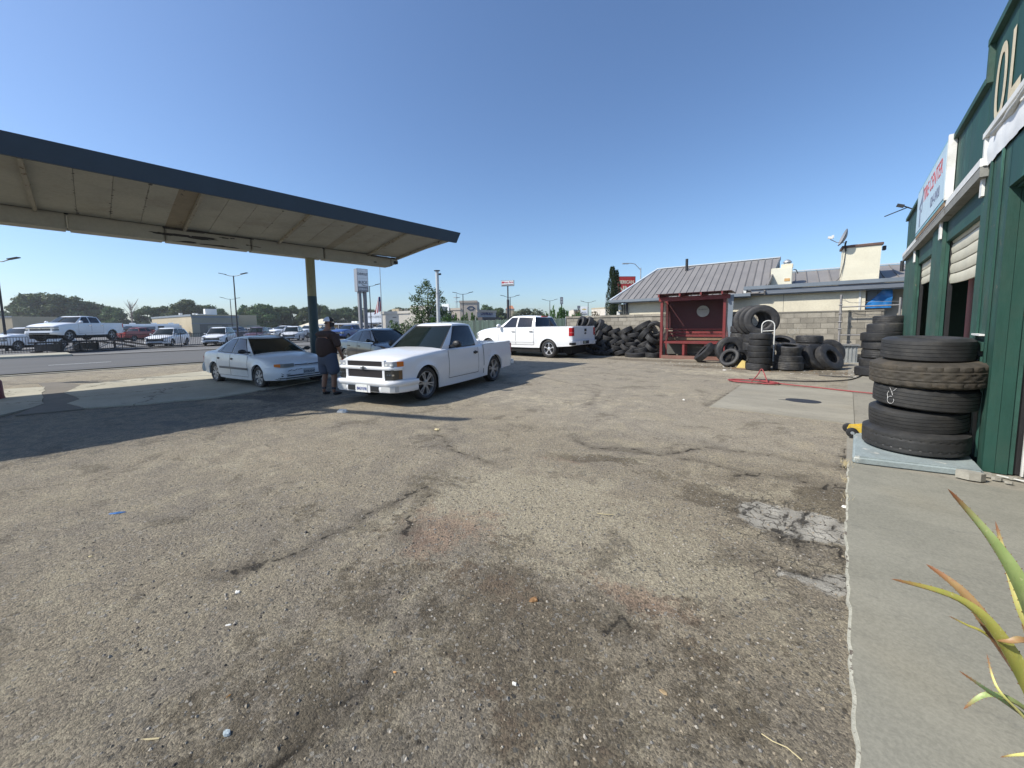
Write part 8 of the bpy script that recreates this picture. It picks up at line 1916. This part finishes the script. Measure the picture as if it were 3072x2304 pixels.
o = wd.build('wheel_chock', M('pale_yellow_block', (.62, .47, .16), .6, 0, .1, 5, fine=.05)); o.location = (-2.72, 14.2, .0); props(o, 'pale yellow wedge block on the ground between leaning tyre and tyre stack', 'wheel chock')
for (x, y, w_, L, rz, lb) in ((-2.55, 14.0, .5, .1, .1, 'flat brown board lying under the yellow wedge'), ):
    m_ = MB(); m_.b2((-w_ / 2, -L / 2, 0), (w_ / 2, L / 2, .03)); o = m_.build('board', m_wood); o.location = (x, y, .0); o.rotation_euler = (0, 0, rz); props(o, lb, 'board')
# litter: each piece where it lies
m_paper = M('paper', (.66, .65, .60), .8, 0, .05, 8); m_blueg = M('blue_rag', (.03, .14, .36), .7, 0, .2, 12); m_leafb = M('brown_leaf', (.26, .14, .055), .7, 0, .2, 12); m_straw = M('dry_straw', (.50, .42, .24), .8, 0, .1, 12); m_foil = M('pale_plastic', (.36, .42, .44), .4, 0, .1, 12)
def litter(name, label, cat, px, py, size, mat, h_=.01, rz=0.0, asp=.6, seed=0, lift=.002):
    p = gpt(px * 1.38875, py * 1.38875); r = random.Random(seed); n_ = 9; m_ = MB(); top_ = []
    ring = [(size * cos(2 * pi * i / n_) * r.uniform(.7, 1.15), size * asp * sin(2 * pi * i / n_) * r.uniform(.7, 1.15)) for i in range(n_)]
    vs = [(x, y, lift) for x, y in ring] + [(x * .8, y * .8, lift + h_ * r.uniform(.4, 1)) for x, y in ring] + [(0, 0, lift + h_)]
    m_.add(vs, [tuple(range(n_))[::-1]] + [(i, (i + 1) % n_, n_ + (i + 1) % n_, n_ + i) for i in range(n_)] + [(n_ + i, n_ + (i + 1) % n_, 2 * n_) for i in range(n_)])
    o = m_.build(name, mat); zi = int(np.clip(np.searchsorted(xs, p.x), 0, len(xs) - 1)); yi = int(np.clip(np.searchsorted(ys, p.y), 0, len(ys) - 1))
    o.location = (p.x, p.y, float(Z[zi, yi]) if p.x < SLAB else .022); o.rotation_euler = (0, 0, rz); props(o, label, cat); return o
litter('paper_cup', 'crushed white paper cup on the lot in front of the white pickup', 'cup', 741, 891, .11, m_paper, .06, .7, .45, 1)
litter('rag', 'small bright blue rag flattened on the asphalt at the left', 'rag', 252, 1108, .06, m_blueg, .008, 1.0, .35, 2)
litter('leaf', 'curled brown leaf on the gravel in the foreground', 'leaf', 1153, 1292, .028, m_leafb, .012, .9, .75, 3)
litter('leaf', 'flat tan leaf scrap on the gravel lower right of the centre', 'leaf', 1434, 1492, .020, M('tan_leaf', (.36, .26, .14), .7), .004, .2, .55, 4)
litter('paper_scrap', 'white paper scrap standing up left of the centre foreground', 'paper', 513, 1280, .016, m_paper, .01, .4, .7, 5)
litter('paper_scrap', 'torn whitish scrap below the blue rag on the left', 'paper', 196, 1204, .02, m_straw, .006, .8, .3, 6)
litter('paper_scrap', 'pale strip of paper left of centre in the foreground', 'paper', 493, 1352, .020, m_paper, .005, .9, .3, 7)
litter('cigarette_end', 'orange cigarette end near the bottom left', 'cigarette end', 495, 1508, .010, M('orange_filter', (.60, .30, .10), .7), .006, 1.6, .35, 8)
litter('cigarette_end', 'orange cigarette end near the bottom centre', 'cigarette end', 853, 1453, .010, M('orange_filter_b', (.55, .28, .10), .7), .005, .6, .4, 9)
litter('plastic_scrap', 'crumpled pale plastic scrap at the bottom left', 'plastic', 490, 1588, .020, m_foil, .010, .3, .6, 10)
litter('plastic_scrap', 'small shiny white plastic piece at the bottom centre', 'plastic', 1111, 1474, .012, m_paper, .010, .3, .7, 11)
litter('wood_chip', 'pale wooden chip standing in the reddish dirt', 'wood chip', 873, 1295, .018, m_straw, .004, 2.0, .25, 12)
litter('pebble', 'white pebble beside the slab edge on the brown dirt patch', 'pebble', 1825, 1096, .022, m_paper, .016, .3, .8, 13)
litter('pebble', 'pale pebble on the near edge of the concrete pad', 'pebble', 1477, 865, .03, m_paper, .022, .3, .8, 14)
litter('pebble', 'black lump of rubber on the open asphalt left of centre', 'rubber lump', 661, 1150, .015, m_blk, .012, .3, .7, 15)
litter('paper_scrap', 'scrap of white paper among the dirt before the leaning tyre', 'paper', 1588, 790, .12, m_paper, .03, .3, .5, 16)
litter('paper_scrap', 'pale scrap lying left of the red hose coil', 'paper', 1565, 800, .06, m_paper, .02, .3, .6, 17)
litter('rubble', 'small grey crumbs of rubble on the lot behind the tongue-shaped shadow', 'rubble', 945, 929, .05, m_straw, .02, .4, .6, 18)
def straw(label, pts, r_=.0022):
    m_ = MB(); m_.tube([tuple(Vector(gpt(x * 1.38875, y * 1.38875)) + Vector((0, 0, .006))) for x, y in pts], r_, 5); o = m_.build('straw', m_straw); props(o, label, 'straw')
straw('long pale curved twig on the gravel near the slab edge', [(1645, 1588), (1670, 1605), (1700, 1618), (1733, 1646)], .0022)
straw('pale broken stick at the bottom left corner', [(300, 1601), (322, 1600), (345, 1598)], .003)
straw('small light straw on the cream dust left of the white patch', [(1290, 1110), (1310, 1113), (1325, 1113)], .003)
g2 = MB(); rg = random.Random(31)     # dry leaf and paper crumbs near the tyre piles
for i in range(420):
    x = rg.uniform(-5.5, .3); y = rg.uniform(13.2, 15.0) + .1 * x * -.3; s = rg.uniform(.01, .035); a = rg.uniform(0, 6); g2.add([(x + s * cos(a), y + s * sin(a), .012), (x - s * sin(a), y + s * cos(a), .02), (x - s * cos(a), y - s * sin(a), .012), (x + s * .6 * sin(a), y - s * .6 * cos(a), .014)], [(0, 1, 2, 3)], rg.choice((0, 0, 1, 2)))
o = g2.build('leaf_litter', [m_leafb, m_paper, m_blk], fix=False); props(o, 'scattered dry leaves and crumbs in the dirt before the tyres', 'litter', kind='stuff')
w_ = MB(); rg = random.Random(3)
for (cx_, cy_, n_) in ((.05, 5.25, 60), (.06, 4.7, 16), (.055, 4.2, 10)):
    for i in range(n_):
        x = cx_ + rg.gauss(0, .02); y = cy_ + rg.gauss(0, .06); L = rg.uniform(.02, .07); a = rg.uniform(0, 6.28); w_.add([(x, y, 0), (x + .003, y, 0), (x + L * .5 * cos(a), y + L * .5 * sin(a), L)], [(0, 1, 2)])
o = w_.build('dry_weeds', m_straw, fix=False); props(o, 'tuft of dry weeds in the joint beside the blue step', 'weeds', kind='stuff')
# red thing that just enters on the left edge
fb = thing('red_post', 'dark red round bollard just inside the left edge by the street', 'bollard', tuple(gpt(-22, 1201)), 0)
m_ = MB(); m_.lathe([(.001, .55), (.10, .52), (.16, .42), (.17, .1), (.19, 0)], 20, 'z'); m_.build('bollard_body', M('dark_red_plastic', (.16, .02, .03), .5), fb, smooth=60)
# ------------------------------------------------------------------ aloe by the slab
def aloe_leaf(parent, pts, w0, col, tipw=.06, up=.35, teeth=True, seed=0):
    P = [Vector(p) for p in pts]; N_ = 22; cen = []
    for i in range(N_ + 1):
        t = i / N_ * (len(P) - 1); k = min(int(t), len(P) - 2); u = t - k; p0, p1, p2, p3 = P[max(k - 1, 0)], P[k], P[k + 1], P[min(k + 2, len(P) - 1)]
        cen.append(.5 * ((2 * p1) + (-p0 + p2) * u + (2 * p0 - 5 * p1 + 4 * p2 - p3) * u * u + (-p0 + 3 * p1 - 3 * p2 + p3) * u ** 3))
    rows = []; m_ = MB(); camd = Vector((0, 0, EYE)); edges_ = [[], []]
    for i, c_ in enumerate(cen):
        t = i / N_; d = (cen[min(i + 1, N_)] - cen[max(i - 1, 0)]).normalized(); toc = (Vector((0, 0, 1)) * .8 + Vector((-.35, -.45, .4))).normalized(); s = d.cross(toc).normalized(); nrm = s.cross(d)
        w_ = w0 * (1 - t) ** .62 * (1 if t > .1 else 1) + w0 * tipw * (1 - t); row = []
        for q in (-1, -.6, 0, .6, 1): row.append(c_ + s * (w_ * q) + nrm * (w_ * up * (abs(q) ** 1.6) ))
        for q in (.7, .25, -.25, -.7): row.append(c_ + s * (w_ * q * .95) - nrm * (w_ * .45 * (1 - q * q)))
        rows.append(row + [row[0]]); edges_[0].append((row[0], -s)); edges_[1].append((row[4], s))
    m_.grid(rows)
    if teeth:
        rr = random.Random(seed)
        for e_ in edges_:
            for i in range(1, N_ - 1):
                p, s = e_[i]; p2 = e_[i + 1][0]; q = p.lerp(p2, .3); d = (p2 - p); m_.add([q, q + d * .18, q + s * .0035 + d * .12], [(0, 1, 2)])
    o = m_.build('leaf', col, parent, smooth=50, fix=False); at_ = o.data.attributes.new('along', 'FLOAT', 'POINT'); W_ = len(rows[0]); at_.data.foreach_set('value', [min(1.0, (i // W_) / N_) for i in range(len(o.data.vertices))]); return o
def aloe_mat(name, a, b_, tip):
    m, n, bs = mk(name); tc = nd(n, 'ShaderNodeTexCoord'); f = noise_n(n, tc.outputs['Object'], 12, 4, .6); g = noise_n(n, tc.outputs['Object'], 90, 3, .6); c = mixc(n, sstep(n, f, .3, .7), a, b_); c = mixc(n, mth(n, 'MULTIPLY', sstep(n, g, .62, .7), .5), c, tip)
    tA = nd(n, 'ShaderNodeAttribute', attribute_name='along').outputs['Fac']; c = mixc(n, sstep(n, mth(n, 'ADD', tA, mth(n, 'MULTIPLY', f, .25)), .86, 1.08), c, (.20, .085, .035)); st_ = noise_n(n, tc.outputs['Object'], 45, 5, .7, 0, (1, 1, .3)); c = mixc(n, mth(n, 'MULTIPLY', sstep(n, st_, .55, .7), .45), c, (.30, .24, .10)); c = mixc(n, mth(n, 'MULTIPLY', sstep(n, st_, .42, .3), .35), c, (.10, .12, .05))
    n.links.new(c, bs.inputs['Base Color']); bs.inputs['Roughness'].default_value = .5; bs.inputs['Subsurface Weight'].default_value = .06; return m
am = [aloe_mat('aloe_green', (.26, .34, .11), (.36, .42, .17), (.5, .5, .25)), aloe_mat('aloe_olive', (.27, .27, .055), (.36, .33, .08), (.45, .42, .2)), aloe_mat('aloe_red', (.24, .09, .05), (.33, .22, .09), (.45, .2, .1)), aloe_mat('aloe_yellow', (.52, .50, .15), (.60, .52, .20), (.6, .35, .08)), aloe_mat('aloe_dark', (.075, .12, .05), (.11, .15, .07), (.2, .25, .12))]
al = thing('aloe_plant', 'spiky aloe plant with green, reddish and yellow leaves at the lower right corner', 'plant', (0, 0, 0))
al.location = (.80, .95, 0)
def dp(px, py, dep):
    d = ray(px, py); P = Vector((0, 0, EYE)) + d * (dep / d.dot(fwd)); return P - Vector((.80, .95, 0))
def leafp(pp, w_, mat, seed, teeth=True, up=.35): aloe_leaf(al, [dp(*q) for q in pp], w_ * .82, am[mat], up=up, teeth=teeth, seed=seed)
leafp([(3180, 2080, 1.02), (3075, 1790, 1.00), (2975, 1620, 1.02), (2842, 1465, 1.06)], .030, 0, 1)
leafp([(3230, 2150, 1.10), (3095, 1900, 1.10), (3035, 1740, 1.12), (2986, 1563, 1.16)], .018, 3, 2)
leafp([(3150, 2190, .98), (3010, 1930, 1.00), (2880, 1800, 1.04), (2672, 1736, 1.10)], .027, 1, 3)
leafp([(3110, 2090, 1.06), (2985, 1910, 1.08), (2885, 1775, 1.12), (2778, 1692, 1.18)], .030, 2, 4)
leafp([(3060, 2000, 1.10), (2960, 1905, 1.12), (2900, 1875, 1.14), (2846, 1848, 1.16)], .008, 1, 5)
leafp([(3150, 2210, .94), (3035, 2120, .95), (2960, 2070, .97), (2876, 2012, 1.0)], .012, 4, 6)
leafp([(3160, 2200, .96), (3050, 2110, .96), (2960, 2085, .97), (2890, 2128, .99)], .014, 0, 7)
leafp([(3180, 1990, .96), (3080, 1925, .97), (3030, 1925, .98), (2990, 1922, 1.0)], .014, 2, 8)
leafp([(3140, 2230, .92), (3060, 2140, .93), (2990, 2060, .95), (2960, 1960, 1.0)], .006, 3, 9)
leafp([(3200, 2320, .9), (3120, 2270, .9), (3060, 2265, .92), (3000, 2272, .95)], .008, 3, 10)
leafp([(3250, 2200, 1.0), (3200, 2050, 1.0), (3140, 1950, 1.0), (3100, 1850, 1.05)], .03, 4, 11)
m_ = MB(); c0 = dp(3190, 2230, 1.0); m_.tube([(c0.x, c0.y, 0), (c0.x, c0.y, c0.z * .5), c0], [.05, .045, .04], 10); m_.build('stem', m_wood, al, smooth=60)
for i in range(7):
    a = R(-60 + i * 25); tip_ = c0 + Vector((cos(a) * .35, sin(a) * .35, .12)); aloe_leaf(al, [c0, c0 + Vector((cos(a) * .12, sin(a) * .12, .10)), tip_], .03, am[(i % 2) * 4], seed=i)
hz_ = MB(); hz_.b2((-360, -120, -1.2), (220, 330, 16)); hzo = hz_.build('haze', mk('unused')[0]); props(hzo, kind='stuff'); hzo['label'] = 'thin pale summer haze'; hzo['category'] = 'haze'
hm_ = bpy.data.materials.new('haze_air'); hm_.use_nodes = True; hn = hm_.node_tree; hn.nodes.clear(); ho = hn.nodes.new('ShaderNodeOutputMaterial'); hv_ = hn.nodes.new('ShaderNodeVolumePrincipled')
hv_.inputs['Color'].default_value = (.90, .95, 1, 1); hv_.inputs['Density'].default_value = .0004; hv_.inputs['Anisotropy'].default_value = .3; hn.links.new(hv_.outputs[0], ho.inputs['Volume']); hzo.data.materials.clear(); hzo.data.materials.append(hm_)
print('objects', len(bpy.data.objects), 'polys', sum(len(o.data.polygons) for o in bpy.data.objects if o.type == 'MESH'))
